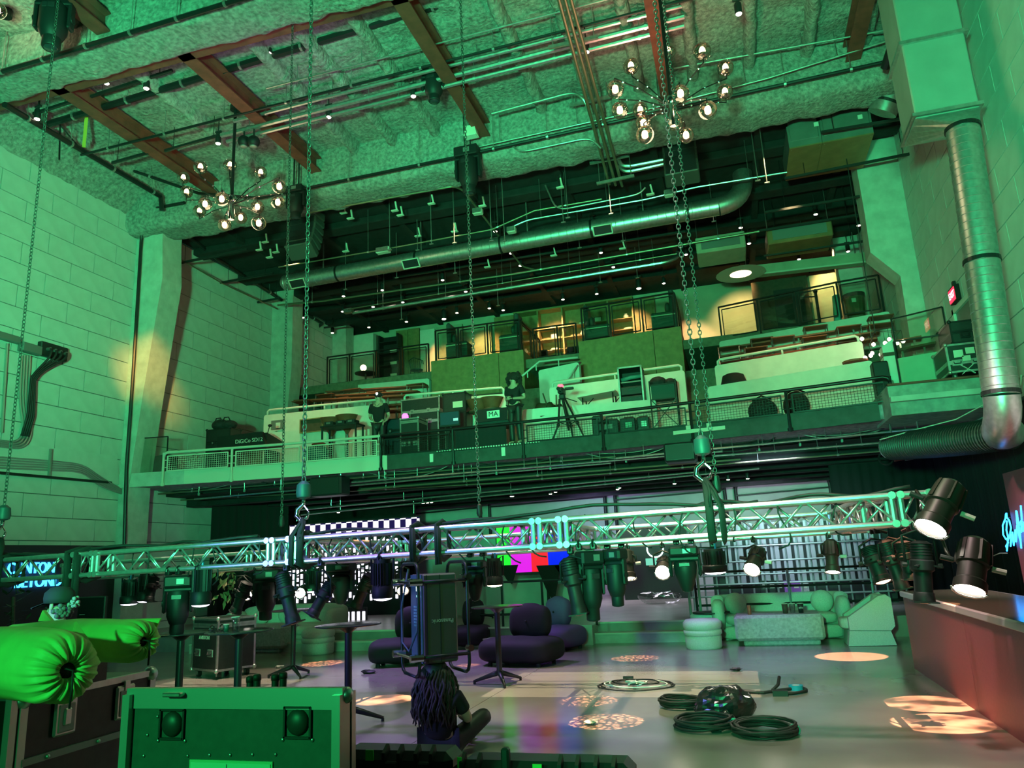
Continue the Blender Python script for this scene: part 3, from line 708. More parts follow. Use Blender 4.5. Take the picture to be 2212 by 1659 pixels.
# ================================================================== OAK PODS, UPPER DECK, BACK ROOM
def pod(label, xl, ytl, xr, ytr, Yl, Yr, zb, dep):
    a, b = at(xl, ytl, Yl), at(xr, ytr, Yr); t = thing('oak_pod', label, 'booth', ((a.x+b.x)/2, a.y, zb))
    zt = (a.z+b.z)/2
    for i in range(2):
        p, q = a.lerp(b, i*.74), a.lerp(b, .735 if i == 0 else 1)
        obj('oak_panel', MB().prism([V((p.x, p.y, zb)), V((q.x, q.y, zb)), V((q.x, q.y, zt)), V((p.x, p.y, zt))], (0, .05, 0)), M_WOOD, t)
    obj('side_panel', MB().bb(b.x-.05, b.x, b.y+.05, b.y+dep, zb, zt), M_WOOD, t); obj('side_panel', MB().bb(a.x, a.x+.05, a.y+.05, a.y+dep, zb, zt), M_WOOD, t)
    obj('pod_floor', MB().prism([V((a.x+.05, a.y+.05, zt-.08)), V((b.x-.05, b.y+.05, zt-.08)), V((b.x-.05, b.y+dep, zt-.08)), V((a.x+.05, a.y+dep, zt-.08))], (0, 0, .07)), M_DWOOD, t)
    return a, b, zt
a1, b1, z1 = pod('wide oak panelled booth pod behind the flight cases', 931, 779, 1130, 757, 23.1, 23.1, 6.2, 2.9)
a2, b2, z2 = pod('oak panelled booth pod above the drawer rack', 1249, 738, 1470, 705, 23.1, 22.8, 6.2, 2.9)
def R3(p, z): return (p[0], p[1], z)
rail_frame('dark glass railing at the front of the wide left pod', [R3(a1+V((.15, .1, 0)), z1), R3(a1.lerp(b1, .3)+V((0, .1, 0)), z1), R3(a1.lerp(b1, .62)+V((0, .1, 0)), z1), R3(b1+V((-.1, .1, 0)), z1)], 1.1)
rail_frame('dark railing running back along the right side of the left pod', [R3(b1+V((-.1, .25, 0)), z1), R3(b1+V((-.1, 1.5, 0)), z1), R3(b1+V((-.1, 2.8, 0)), z1)], 1.1)
rail_frame('dark glass railing at the front of the right pod', [R3(a2+V((.15, .1, 0)), z2), R3(a2.lerp(b2, .33)+V((0, .1, 0)), z2), R3(a2.lerp(b2, .65)+V((0, .1, 0)), z2), R3(b2+V((-.1, .1, 0)), z2)], 1.15)
rail_frame('dark railing running back along the right side of the right pod', [R3(b2+V((-.1, .25, 0)), z2), R3(b2+V((-.1, 1.5, 0)), z2), R3(b2+V((-.1, 2.8, 0)), z2)], 1.15)
q = at(1155, 778, 23.6), at(1207, 770, 23.6), at(1248, 763, 23.6)
rail_frame('short glass railing between the two oak pods', [R3(p, q[0].z) for p in q], 1.1)
q = [at(x, y, 23.55) for x, y in ((707, 835), (755, 830), (812, 825), (868, 819), (927, 814))]
rail_frame('dark framed glass railing of the left upper deck', [R3(p, q[0].z) for p in q], 1.1)
q = [at(x, y, Y) for x, y, Y in ((1560, 735, 23.5), (1644, 719, 23.2), (1728, 703, 22.9), (1818, 686, 22.6), (1910, 672, 22.3))]
rail_frame('dark framed glass railing of the right upper deck', q, 1.08)
def booth(label, px, py, w, Y, back, hz=.38):
    p = at(px, py, Y); t = thing('booth_seat', label, 'bench', p, 'booth seats in the oak pods')
    tl = mat('teal_leather', (0.035, 0.075, 0.07), 0.5)
    obj('seat_base', MB().bb(p.x, p.x+w, p.y+.05, p.y+.65, (z1 if px < 1200 else z2)-.01, p.z+hz-.06), tl, t); obj('seat_cushion', MB().cbox(p+V((w/2, .35, hz+.03)), (w+.02, .62, .12), .045), tl, t)
    obj('seat_trim', MB().bb(p.x, p.x+w, p.y+.02, p.y+.045, p.z+hz-.05, p.z+hz-.01), M_OFFW, t)
    x = p.x+(w-.09 if back > 0 else .09); obj('seat_back', MB().cbox((x, p.y+.35, p.z+hz+.45), (.16, .6, .75), .05), tl, t)
    obj('back_cushion', MB().ball((x-back*.16, p.y+.33, p.z+hz+.27), .22, 10, 8, (.45, 1, .85)), tl, t, True)
    return t
for i, (px, py, w, Y, bk) in enumerate(((963, 768, .78, 23.7, -1), (1078, 752, .72, 23.6, 1), (1262, 733, .85, 23.6, -1), (1408, 706, .78, 23.4, 1))):
    booth(('teal booth seat at the left end of the left pod', 'teal booth seat at the right end of the left pod', 'teal booth seat at the left end of the right pod', 'teal booth seat at the right end of the right pod')[i], px, py, w, Y, bk)
# back room panelling (setting)
wbk = bpy.data.objects['wall_back']
def slabpx(nm, x0, y0, x1, y1, Y, m, th=.08, zb=8.2):
    a, b = at(x0, y0, Y), at(x1, y1, Y)
    return obj(nm, MB().prism([V((a.x, Y, zb)), V((b.x, Y, zb)), V((b.x, Y, (a.z+b.z)/2)), V((a.x, Y, (a.z+b.z)/2))], (0, th, 0)), m, wbk)
M_PALEP = mat('pale_panel', (0.42, 0.40, 0.30), 0.7, ns=3, na=.12)
slabpx('oak_panel', 855, 715, 880, 712, 27.9, M_WOOD); slabpx('oak_panel', 881, 711, 905, 708, 27.9, M_WOOD)
slabpx('pale_pillar', 907, 713, 938, 711, 27.6, M_WHITE, .3)
for x0, x1 in ((942, 998), (1002, 1060)): slabpx('pale_panel', x0, 706, x1, 700, 27.9, M_PALEP)
slabpx('oak_panel', 1067, 686, 1108, 680, 27.9, M_WOOD)
slabpx('pale_pillar', 764, 725, 806, 720, 27.4, M_WHITE, .3)
slabpx('oak_panel', 1622, 612, 1670, 604, 26.6, M_DWOOD); slabpx('oak_panel', 1670, 604, 1741, 594, 26.75, M_DWOOD)
slabpx('pale_panel', 1747, 596, 1850, 582, 26.8, M_PALEP)
d1 = struct('door_1', MB().prism([V((at(1672, 640, 26.5).x, 26.5, 8.2)), V((at(1737, 640, 26.5).x, 26.5, 8.2)), V((at(1737, 640, 26.5).x, 26.5, 10.45)), V((at(1672, 640, 26.5).x, 26.5, 10.45))], (0, .06, 0)), M_BLACK)
p = at(1684, 690, 26.4); obj('door_handle', MB().cyl(p, p+V((.12, 0, 0)), .02, 6), M_CHROME, d1)
# bookcase
bk = thing('bookcase', 'long oak bookcase with lit shelves along the back of the upper deck', 'bookcase', (at(1110, 700, 27.6).x, 27.6, 8.2))
xb = [at(x, 670, 27.6).x for x in (1110, 1160, 1213, 1263, 1313, 1366)]
zt_ = at(1213, 664, 27.6).z
for x in xb: obj('upright', MB().bb(x-.03, x+.03, 27.6, 28.1, 8.2, zt_), M_WOOD, bk)
obj('back_board', MB().bb(xb[0], xb[-1], 28.1, 28.15, 8.2, zt_), M_WOOD, bk); obj('top_board', MB().bb(xb[0]-.03, xb[-1]+.03, 27.58, 28.15, zt_, zt_+.07), M_WOOD, bk)
zs = [8.75, 9.2, 9.65, 10.1, 10.55]
for a, b in zip(xb, xb[1:]):
    for z in zs: obj('shelf', MB().bb(a+.03, b-.03, 27.62, 28.1, z-.03, z), M_WOOD, bk)
slabpx('oak_panel', 1369, 652, 1412, 636, 27.7, M_WOOD)
M_PAPER = mat('paper', (0.62, 0.60, 0.52), 0.8)
k = 0
for bi, (a, b) in enumerate(zip(xb, xb[1:])):
    for si, z in enumerate(zs[1:5]):
        kind = (bi*3+si*2) % 4; x = a+.2+(b-a-.4)*((bi*7+si*5) % 5)/5; y = 27.75
        where = '%s shelf down in %s bookcase bay from left' % (nth(4-si), nth(bi))
        if kind in (0, 1):
            t = thing('book', 'pale books lying flat on the '+where, 'book', (x, y, z))
            obj('cover', MB().bb(x, x+.34, y, y+.22, z, z+.05), M_PAPER, t); obj('cover', MB().bb(x+.02, x+.3, y+.01, y+.2, z+.052, z+.1), M_PAPER if kind else M_OFFW, t)
        elif kind == 2:
            tag(obj('vase', MB().lathe([(.05, 0), (.10, .07), (.11, .13), (.05, .2), (.06, .23)], (x+.12, y+.12, z), 12), M_WHITE, None, True), 'round pale vase on the '+where, 'vase')
        else:
            t = thing('picture_frame', 'small framed picture on the '+where, 'picture', (x, y, z))
            obj('frame', MB().bb(x, x+.3, y+.1, y+.13, z, z+.26), M_DWOOD, t); obj('picture', MB().bb(x+.03, x+.27, y+.09, y+.1, z+.03, z+.23), M_PAPER, t)
# dark shelf unit at the left of the upper deck
dk = thing('shelf_unit', 'dark shelf unit behind the left upper railing', 'shelving', (at(815, 760, 27).x, 27, 8.2))
x0, x1 = at(818, 740, 27).x, at(858, 740, 27).x
obj('back_board', MB().bb(x0, x1, 27.4, 27.45, 8.2, 11), M_BLACK, dk)
for x in (x0, x1): obj('upright', MB().bb(x-.03, x+.03, 27, 27.4, 8.2, 11), M_BLACK, dk)
for z in (8.7, 9.2, 9.7, 10.2, 10.7): obj('shelf', MB().bb(x0, x1, 27, 27.4, z-.03, z), M_BLACK, dk)
for i, z in enumerate((9.2, 9.7, 10.2)):
    t = thing('box', 'pale storage box on the %s shelf of the dark shelf unit' % ('lower', 'middle', 'upper')[i], 'box', (x1-.3, 27.1, z))
    obj('box_body', MB().bb(x1-.36, x1-.08, 27.08, 27.3, z, z+.1), M_OFFW, t); obj('box_lid', MB().bb(x1-.37, x1-.07, 27.07, 27.31, z+.1, z+.13), M_PAPER, t)
# loose furniture of the upper deck
def spindle_chair(label, p, rz=0, group=None):
    t = thing('spindle_chair', label, 'chair', p, group, local=True); t.rotation_euler = (0, 0, rz)
    obj('seat', MB().lathe([(.0, .43), (.23, .43), (.24, .46), (.2, .475), (0, .47)], (0, 0, 0), 14), M_BLACK, t, True)
    for sx in (-1, 1):
        for sy in (-1, 1): obj('leg', MB().cyl((sx*.15, sy*.15, .44), (sx*.21, sy*.22, 0), .016, 6), M_BLACK, t)
    arc = [(.27*math.cos(a), .24*math.sin(a)+.02, .86-.10*abs(math.cos(a))) for a in [PI*j/10 for j in range(11)]]
    obj('back_rail', MB().tube([(.25, -.05, .66)]+arc+[(-.25, -.05, .66)], .016, 6), M_BLACK, t, True)
    for j in range(1, 10): p_ = arc[j]; obj('spindle', MB().cyl((p_[0]*.72, p_[1]*.8, .46), p_, .009, 5), M_BLACK, t)
    return t
p = at(900, 815, 24.6); spindle_chair('black spindle back chair behind the left upper railing', (p.x, p.y, 8.2), PI)
p = at(790, 800, 25.2); t = thing('pedestal_table', 'round black pedestal table under the lamp on the left deck', 'table', (p.x, p.y, 8.2))
obj('table_top', MB().lathe([(0, .72), (.42, .72), (.42, .75), (0, .75)], (p.x, p.y, 8.2), 18), M_BLACK, t); obj('table_column', MB().cyl((p.x, p.y, 8.24), (p.x, p.y, 8.92), .04, 8), M_BLACK, t); obj('table_base', MB().lathe([(.26, 0), (.26, .03), (.05, .06)], (p.x, p.y, 8.2), 14), M_BLACK, t)
t = thing('table_lamp', 'glowing globe lamp on the round table of the left deck', 'lamp', (p.x-.1, p.y, 8.95))
obj('lamp_base', MB().cyl((p.x-.1, p.y, 8.95), (p.x-.1, p.y, 9.06), .05, 10), M_BLACK, t); obj('globe', MB().ball((p.x-.1, p.y, 9.17), .12, 12, 8), glow('lamp_warm', (1, .72, .42), 14), t, True)
p = at(1235, 768, 26.4)
for i, dx in enumerate((-1.25, .1)):
    t = thing('club_chair', ('dark teal high back chair below the lit shelves', 'dark club chair left of the right oak pod')[i], 'chair', (p.x+dx, 26.3, 8.2)); b = V((p.x+dx, 26.3, 8.2)); tl = MATS['teal_leather']
    obj('seat', MB().cbox(b+V((0, 0, .4)), (.6, .6, .16), .05), tl, t, True); obj('backrest', MB().cbox(b+V((0, .28, .8)), (.62, .12, .75), .05), tl, t, True)
    for sx in (-1, 1):
        for sy in (-1, 1): obj('leg', MB().cyl(b+V((sx*.24, sy*.24, .33)), b+V((sx*.27, sy*.27, 0)), .02, 6), M_BLACK, t)
p = at(1846, 655, 23.6); t = thing('trash_bin', 'brown waste bin with a black rim behind the right upper railing', 'bin', (p.x, 23.6, 8.2)); b = V((p.x, 23.6, 8.2))
obj('bin_body', MB().lathe([(.24, 0), (.30, .75)], b, 14), mat('kraft_brown', (.13, .09, .05), .8), t); obj('bin_liner', MB().lathe([(.31, .70), (.32, .82), (.27, .83)], b, 14), M_BLACK, t)
obj('bin_label', MB().bb(b.x-.12, b.x+.0, b.y-.315, b.y-.30, b.z+.5, b.z+.62), M_WHITE, t)
p = at(1806, 668, 23.4); t = thing('fabric_roll', 'rolled teal fabric standing beside the bin', 'roll', (p.x, 23.4, 8.2))
obj('roll', MB().tube([(p.x, 23.4, 8.2), (p.x+.06, 23.45, 9.0)], .11, 12), mat('teal_fabric', (.10, .38, .36), .7), t, 'auto'); obj('roll_end', MB().torus((p.x+.06, 23.45, 9.0), .08, .025, 12, 5), MATS['teal_fabric'], t)
p = at(1770, 690, 23.7); t = thing('barbell_stand', 'dark stanchion post with an arm behind the right upper railing', 'stand', (p.x, 23.7, 8.2)); b = V((p.x, 23.7, 8.2))
obj('stand_base', MB().lathe([(.26, 0), (.26, .04), (.05, .1)], b, 14), M_BLACK, t); obj('stand_post', MB().cyl(b+V((0, 0, .05)), b+V((0, 0, 1.1)), .045, 8), M_BLACK, t); obj('stand_head', MB().ball(b+V((0, 0, 1.12)), .07, 8, 6), M_BLACK, t); obj('stand_arm', MB().cyl(b+V((0, 0, .95)), b+V((-.5, 0, 1.0)), .025, 6), M_BLACK, t)

# ================================================================== TIERED BENCHES AND TABLES
def plank(label, x0, y0, x1, y1, Y0, Y1, group, m=M_TABLE):
    a, b = at(x0, y0, Y0), at(x1, y1, Y1); t = thing('bench_plank', label, 'bench', a, group)
    obj('seat_board', MB().bar(a, b, .34, .045), m, t); n = max(2, int((b-a).length/1.2))
    for i in range(n): p = a.lerp(b, (i+.5)/n); obj('leg', MB().bar((p.x, p.y, max([z for y, z in st if y <= p.y+.02] or [ZB])), p-V((0, 0, .02)), .04), M_STEEL, t)
for i, (x0, y0, x1, y1, Y) in enumerate(((708, 848, 922, 834, 22.9), (690, 858, 905, 846, 22.2), (640, 867, 880, 856, 21.5), (835, 878, 930, 872, 20.6), (838, 890, 910, 886, 20.2))):
    plank('%s brown bench plank from the top on the left tiers' % nth(i).capitalize(), x0, y0, x1, y1, Y, Y, 'bench planks on the left tiers')
for i, (x0, y0, x1, y1, Ya, Yb) in enumerate(((1558, 756, 1905, 702, 22.5, 21.9), (1558, 772, 1900, 718, 21.9, 21.3), (1560, 787, 1895, 733, 21.3, 20.6), (1928, 742, 1990, 730, 18.6, 18.5), (1925, 762, 2020, 743, 17.9, 17.8))):
    plank('%s brown bench plank from the top on the right tiers' % nth(i).capitalize(), x0, y0, x1, y1, Ya, Yb, 'bench planks on the right tiers')
tproto = None
def tier_table(label, px, py, Y, group, w=.62):
    global tproto
    p = at(px, py, Y)
    if tproto is None:
        t = thing('tier_table', label, 'table', (0, 0, 0), group, local=True)
        obj('table_top', MB().cbox((0, 0, .5), (.64, .42, .035), .01), M_TABLE, t)
        for sx in (-1, 1):
            for sy in (-1, 1): obj('leg', MB().bar((sx*.29, sy*.18, 0), (sx*.29, sy*.18, .49), .02), M_CHROME, t)
        tproto = t
    else: t = dup(tproto, label=label, group=group)
    t.location = p-V((0, 0, .5)); return t
for i, (x, y, Y) in enumerate(((655, 868, 21.3), (705, 854, 22.0), (740, 862, 21.6), (765, 843, 22.6), (815, 848, 22.3), (901, 832, 22.9), (812, 880, 20.4))):
    tier_table('small red brown table, %s from left on left tiers' % nth(i), x, y, Y, 'small tables on the left tiers')
for i, (x, y, Y) in enumerate(((1574, 752, 22.0), (1632, 754, 21.4), (1645, 734, 22.3), (1690, 731, 21.8), (1758, 731, 21.2), (1760, 708, 22.2), (1832, 708, 21.6), (1830, 731, 20.6), (1901, 686, 21.8), (1901, 703, 21.2))):
    tier_table('small red brown table, %s from the left on the right tiers' % nth(i), x, y, Y, 'small tables on the right tiers')
# ================================================================== GEAR AND CREW ON THE BALCONY
def pbox(px0, px1, pyt, Y, z0=ZB, d=.5):
    """world centre of the underside and (w, d, h) of something seen between two columns at depth Y"""
    a, b = at(px0, pyt, Y), at(px1, pyt, Y); return V(((a.x+b.x)/2, Y+d/2, z0)), (b.x-a.x, d, (a.z+b.z)/2-z0)
M_CASEBLK = mat('case_laminate', (0.018, 0.02, 0.021), 0.45, ns=25, na=.2)
def clear_box(name, label, cat, x0, x1, yt, yb, Y, m, d=.45, extra=None):
    a, b = at(x0, yt, Y), at(x1, yb, Y)
    z0 = min(b.z, a.z); c = V(((a.x+b.x)/2, Y+d/2, z0)); return c, (abs(b.x-a.x), d, abs(a.z-b.z))
def stack_case(label, x0, x1, yt, yb, Y, d=.5, latches=2, handles=1, m=None, edge=None, casters=False, lid=.72):
    c, s_ = clear_box('', '', '', x0, x1, yt, yb, Y, None, d)
    base = ZB
    if c.z-base > .05:                                          # a dark utility trunk carries it off the deck
        pass
    return flight_case(label, V((c.x, c.y, ZB)), (s_[0], d, c.z+s_[2]-ZB), m=m or M_CASEBLK, latches=latches, handles=handles, edge=edge, casters=casters, lid=lid)
# mixing console with its hood, far left
c, s_ = pbox(470, 578, 938, 17.6, ZB, .9)
t = thing('mixing_console', 'long black mixing console seen from behind at the left balcony rail', 'console', c)
w, d, h = s_
obj('console_back', MB().prism([c+V((-w/2, -d/2, .62)), c+V((-w/2, -d/2, h)), c+V((w/2-.2, -d/2, h+.02)), c+V((w/2, -d/2, .62))], (0, .12, 0)), M_BLACKM, t)
obj('console_deck', MB().prism([c+V((-w/2, -d/2+.12, h)), c+V((-w/2, d/2, .95)), c+V((-w/2, d/2, .8)), c+V((-w/2, -d/2+.12, .62))], (w-.1, 0, 0)), M_BLACK, t)
for sx in (-1, 1): obj('console_leg', MB().box(c+V((sx*(w/2-.15), 0, .32)), (.1, .6, .64)), M_BLACK, t)
text('DiGiCo SD12', .155, frame((1, 0, 0), (0, 0, 1), (0, -1, 0), c+V((.22, -d/2-.004, h-.20))), M_WHITE, t)
obj('meter_strip', MB().bb(c.x-w/2+.15, c.x-w/2+.5, c.y-d/2-.01, c.y-d/2, c.z+h-.42, c.z+h-.36), M_GREYPLATE, t)
c, s_ = pbox(446, 498, 926, 17.9, ZB, .5)
flight_case('black equipment trunk under the shoulder bag at the left', c, s_, m=M_CASEBLK, edge=M_BLACKM)
b = c+V((0, 0, s_[2])); t = thing('gear_bag', 'black fabric gear bag with loop handles on the trunk', 'bag', b)
obj('bag_body', MB().ball(b+V((-.12, 0, .15)), .27, 14, 10, (1, .8, .62)).ball(b+V((.17, 0, .13)), .24, 14, 10, (1, .85, .58)), mat('black_nylon', (.02, .02, .022), .8, ns=12, na=.4, bump=.5, bs=14), t, True)
for dx in (-.1, .17): obj('bag_handle', MB().tube([b+V((dx-.12, -.12, .22)), b+V((dx-.07, -.14, .33)), b+V((dx+.07, -.14, .33)), b+V((dx+.12, -.12, .22))], .018, 6), M_RUBBER, t, True)
p = at(338, 1012, 16.7); t = thing('stage_monitor', 'black wedge stage monitor at the left end of the balcony', 'speaker', (p.x, 16.9, ZB)); b = V((p.x, 16.9, ZB))
obj('monitor_cabinet', MB().prism([b+V((-.3, -.2, 0)), b+V((-.22, -.2, .55)), b+V((.3, -.2, .6)), b+V((.3, -.2, 0))], (0, .45, 0)), M_BLACK, t); obj('grille', MB().box(b+V((.02, -.21, .28)), (.42, .015, .42)), M_DARK, t)
# objects against the long parapet
q = at(598, 917, 19.3); t = thing('outlet_plate', 'grey wall plate with a pale square on the long white parapet', 'panel', q)
obj('plate', MB().bb(q.x-.22, q.x+.22, 19.33, 19.36, q.z-.14, q.z+.14), M_GREYPLATE, t); obj('paper_square', MB().bb(q.x-.05, q.x+.1, 19.32, 19.33, q.z-.1, q.z+.06), M_WHITE, t)
q = at(582, 925, 18.2); t = thing('desk_microphone', 'black microphone on a jointed arm in front of the wall plate', 'microphone', (q.x, 18.0, ZB)); b = V((q.x, 18.2, ZB))
obj('stand', MB().lathe([(.14, 0), (.14, .02), (.02, .04)], b, 12).cyl(b, b+V((-.1, 0, .75)), .012, 6), M_BLACK, t); obj('boom', MB().cyl(b+V((-.2, 0, .65)), q+V((0, 0, .05)), .012, 6), M_BLACK, t); obj('capsule', MB().ball(q+V((.03, -.02, .07)), .045, 8, 6, (1.5, 1, 1)), M_BLACK, t, True)
c, s_ = clear_box('', '', '', 646, 696, 908, 929, 18.7, None, .45)
t = thing('wooden_crate', 'wooden box on the ledge of the long white parapet', 'box', c)
obj('crate_side', MB().bb(c.x-s_[0]/2, c.x-s_[0]/2+.03, c.y-.2, c.y+.2, c.z, c.z+s_[2]), M_WOOD, t); obj('crate_side', MB().bb(c.x+s_[0]/2-.03, c.x+s_[0]/2, c.y-.2, c.y+.2, c.z, c.z+s_[2]), M_WOOD, t)
obj('crate_top', MB().bb(c.x-s_[0]/2, c.x+s_[0]/2, c.y-.2, c.y+.2, c.z+s_[2], c.z+s_[2]+.03), M_WOOD, t); obj('crate_front', MB().bb(c.x-s_[0]/2+.03, c.x+s_[0]/2-.03, c.y-.17, c.y-.15, c.z, c.z+s_[2]), M_DWOOD, t); obj('crate_bottom', MB().bb(c.x-s_[0]/2, c.x+s_[0]/2, c.y-.2, c.y+.2, c.z-.02, c.z), M_WOOD, t)
def cone_chair(label, px, py, Y, group):
    p = at(px, py, Y); b = V((p.x, Y+.1, ZB)); t = thing('cone_chair', label, 'chair', b, group); h = p.z-ZB
    obj('chair_shell', MB().lathe([(.03, h-.52), (.16, h-.34), (.34, h)], b, 16, a0=PI*1.02, a1=PI*1.98).lathe([(.34, h), (.15, h-.34)], b, 16, a0=PI*1.98, a1=PI*1.02), M_TABLE, t, True)
    obj('seat', MB().lathe([(0, h-.35), (.26, h-.35), (.27, h-.29), (0, h-.28)], b, 14), M_DWOOD, t, True)
    obj('stem', MB().cyl(b+V((0, 0, .03)), b+V((0, 0, h-.42)), .03, 8), M_CHROME, t); obj('foot', MB().lathe([(.24, 0), (.24, .02), (.03, .05)], b, 14), M_CHROME, t)
for i, (x, y, Y) in enumerate(((713, 903, 18.6), (747, 897, 18.6), (1030, 864, 18.9), (1060, 859, 18.9))):
    cone_chair(('cone shell chair left of the man with the headlamp', 'cone shell chair nearest the man with the headlamp', 'left cone shell chair behind the lighting desk', 'right cone shell chair behind the lighting desk')[i], x, y, Y, 'cone shell chairs on the balcony')
q = at(740, 918, 17.9); t = thing('equipment_table', 'low black table of small gear left of the man with the headlamp', 'table', (q.x, 17.9, ZB)); b = V((q.x, 17.9, ZB)); h = q.z-ZB
obj('table_top', MB().cbox(b+V((0, 0, h-.04)), (1.1, .5, .05), .01), M_BLACK, t)
for sx in (-1, 1):
    for sy in (-1, 1): obj('leg', MB().bar(b+V((sx*.5, sy*.2, 0)), b+V((sx*.5, sy*.2, h-.06)), .04), M_BLACK, t)
for i, dx in enumerate((-.35, .0, .3)):
    t = thing('control_box', '%s small black control box on the low black table' % ('left', 'middle', 'right')[i], 'box', b+V((dx, 0, h-.015)), 'control boxes on the low table')
    obj('box_body', MB().cbox(b+V((dx, 0, h+.045)), (.26, .3, .12), .015), M_DARK, t); obj('screen', MB().box(b+V((dx, -.152, h+.06)), (.12, .006, .05)), M_GREYPLATE, t)
q = at(676, 955, 17.2); t = thing('duffel_bag', 'teal duffel bag with an orange cloth behind the left rail', 'bag', (q.x, 17.4, ZB)); b = V((q.x, 17.4, ZB))
obj('bag_body', MB().ball(b+V((0, 0, .3)), .3, 14, 10, (1.1, .8, 1)), mat('teal_nylon', (.02, .10, .10), .7), t, True); obj('orange_cloth', MB().ball(b+V((.05, 0, .58)), .16, 10, 6, (1.3, .8, .3)), mat('orange_cloth', (.5, .12, .05), .8), t, True)
# crew: man with a headlamp, woman with curly hair
p = arcpt(786, 935); pm, J, k = person('man in black tee and black cap wearing a bright headlamp', (p.x, 17.55, ZB), .12, 1.80, 'desk')
hd = J['hd']; obj('cap', MB().lathe([(.105, -.005), (.108, .05), (.085, .09), (0, .115)], hd+V((0, .01, .02)), 14).box(hd+V((0, -.13, .035)), (.16, .12, .012)), M_BLACK, pm, True)
lp = obj('headlamp', MB().cbox(hd+V((0, -.115, .06)), (.07, .05, .055), .012), M_DARK, pm); obj('lamp_lens', MB().ball(hd+V((.01, -.148, .055)), .032, 10, 8, (1, .5, 1)), glow('led_white', (.9, .95, 1), 40), lp, True)
obj('necklace', MB().tube([hd+V((-.07, -.10, -.2)), hd+V((0, -.15, -.28)), hd+V((.07, -.10, -.2))], .006, 5), M_CHROME, pm)
p = arcpt(1112, 960); pw, J, k = person('person with a dark curly bob in black tee and trousers standing at the rail', (p.x, 16.95, ZB), -.25, 1.72, 'hands', look=(-.35, -1, -.35))
hd = J['hd']; rr = random.Random(3); mb = MB().ball(hd+V((0, .03, .035)), .135, 14, 10, (1.12, .95, .95))
for _ in range(90):
    a = rr.uniform(-.4, PI+.4); z = rr.uniform(-.16, .13); r_ = .135*math.sqrt(max(.25, 1-(z/.19)**2)) if z > 0 else .15
    mb.ball(hd+V((math.cos(a)*r_*1.15, math.sin(a)*r_*.9+.03, z+.02)), rr.uniform(.03, .05), 6, 5)
obj('hair', mb, mat('curly_hair', (.02, .014, .012), .75, ns=40, na=.4, bump=.6, bs=60), pw, True)
ph = thing('phone', 'dark phone held in both hands by the person with curly hair', 'phone', V((p.x-.05, 16.67, ZB+1.14)))
c0 = V((p.x-.06, 16.68, ZB+1.13)); obj('phone_body', MB().cbox(c0, (.16, .03, .085), .01, Matrix.Rotation(.6, 3, 'X')), M_BLACKM, ph); obj('phone_screen', MB().box(c0+V((0, -.004, .012)), (.14, .02, .07), Matrix.Rotation(.6, 3, 'X')), M_DARK, ph)
# cases behind the rail, centre
CC = [('big black flight case with a pale edged lid behind the rack cases', 866, 951, 864, 920, 18.9, .7, 2, 0),
      ('shallow black flight case with two bright latches behind the rack', 884, 948, 892, 926, 18.3, .5, 2, 0)]
for l, x0, x1, yt, yb, Y, d, la, ha in CC: stack_case(l, x0, x1, yt, yb, Y, d, la, ha, lid=.80)
c, s_ = clear_box('', '', '', 822, 868, 908, 930, 17.9, None, .5)
t = flight_case('flat dark blue case beside the man with the headlamp', V((c.x, 18.1, ZB)), (s_[0], .5, c.z+s_[2]-ZB), m=mat('navy_laminate', (.012, .03, .045), .45), edge=M_BLACKM, latches=1)
c, s_ = clear_box('', '', '', 867, 908, 906, 935, 17.35, None, .55)
rc = flight_case('pale edged black rack case carrying the pink lamp', V((c.x, 17.55, ZB)), (s_[0], .6, c.z+s_[2]-ZB), m=M_CASEBLK, latches=0, handles=3, lid=.9)
b = V((c.x-.22, 17.5, c.z+s_[2])); t = thing('lamp', 'small glowing pink lamp standing on the rack case', 'lamp', b)
obj('lamp_base', MB().cyl(b, b+V((0, 0, .04)), .07, 12), M_DARK, t); obj('lamp_shade', MB().lathe([(.085, .04), (.08, .13), (.05, .17), (0, .175)], b, 14), glow('pink_glow', (1, .12, .85), 3.5), t, True)
c, s_ = clear_box('', '', '', 962, 1013, 855, 886, 19.0, None, .5)
flight_case('tall black trunk with a pale paper label beside the cone chairs', V((c.x, 19.0, ZB)), (s_[0], .45, c.z+s_[2]-ZB), m=M_CASEBLK, edge=M_BLACKM, latches=0, handles=0, name='flight_case')
q = at(987, 873, 18.7); tag(obj('paper_label', MB().bb(q.x-.14, q.x+.14, 18.755, 18.76, q.z-.08, q.z+.09), M_PAPER), 'pale paper label on the tall black trunk', 'label')
c, s_ = clear_box('', '', '', 948, 993, 890, 919, 17.7, None, .1)
t = thing('monitor', 'black flat monitor showing a small green window by the lighting desk', 'monitor', V((c.x, c.y, ZB)))
obj('monitor_frame', MB().cbox(c+V((0, 0, s_[2]/2)), (s_[0], .06, s_[2]), .012), M_BLACK, t); obj('screen', MB().box(c+V((0, -.032, s_[2]/2+.01)), (s_[0]-.06, .006, s_[2]-.08)), mat('screen_teal', (.01, .03, .03), .2, emit=(.03, .2, .17), es=.25), t)
obj('stand', MB().cyl(V((c.x, c.y+.05, ZB)), c+V((0, .05, .1)), .035, 8).lathe([(.22, 0), (.22, .02), (.03, .04)], V((c.x, c.y+.05, ZB)), 14), M_BLACK, t)
obj('screen_window', MB().box(c+V((.17, -.036, .17)), (.13, .004, .07)), glow('screen_green', (.3, 1, .75), .9), t)
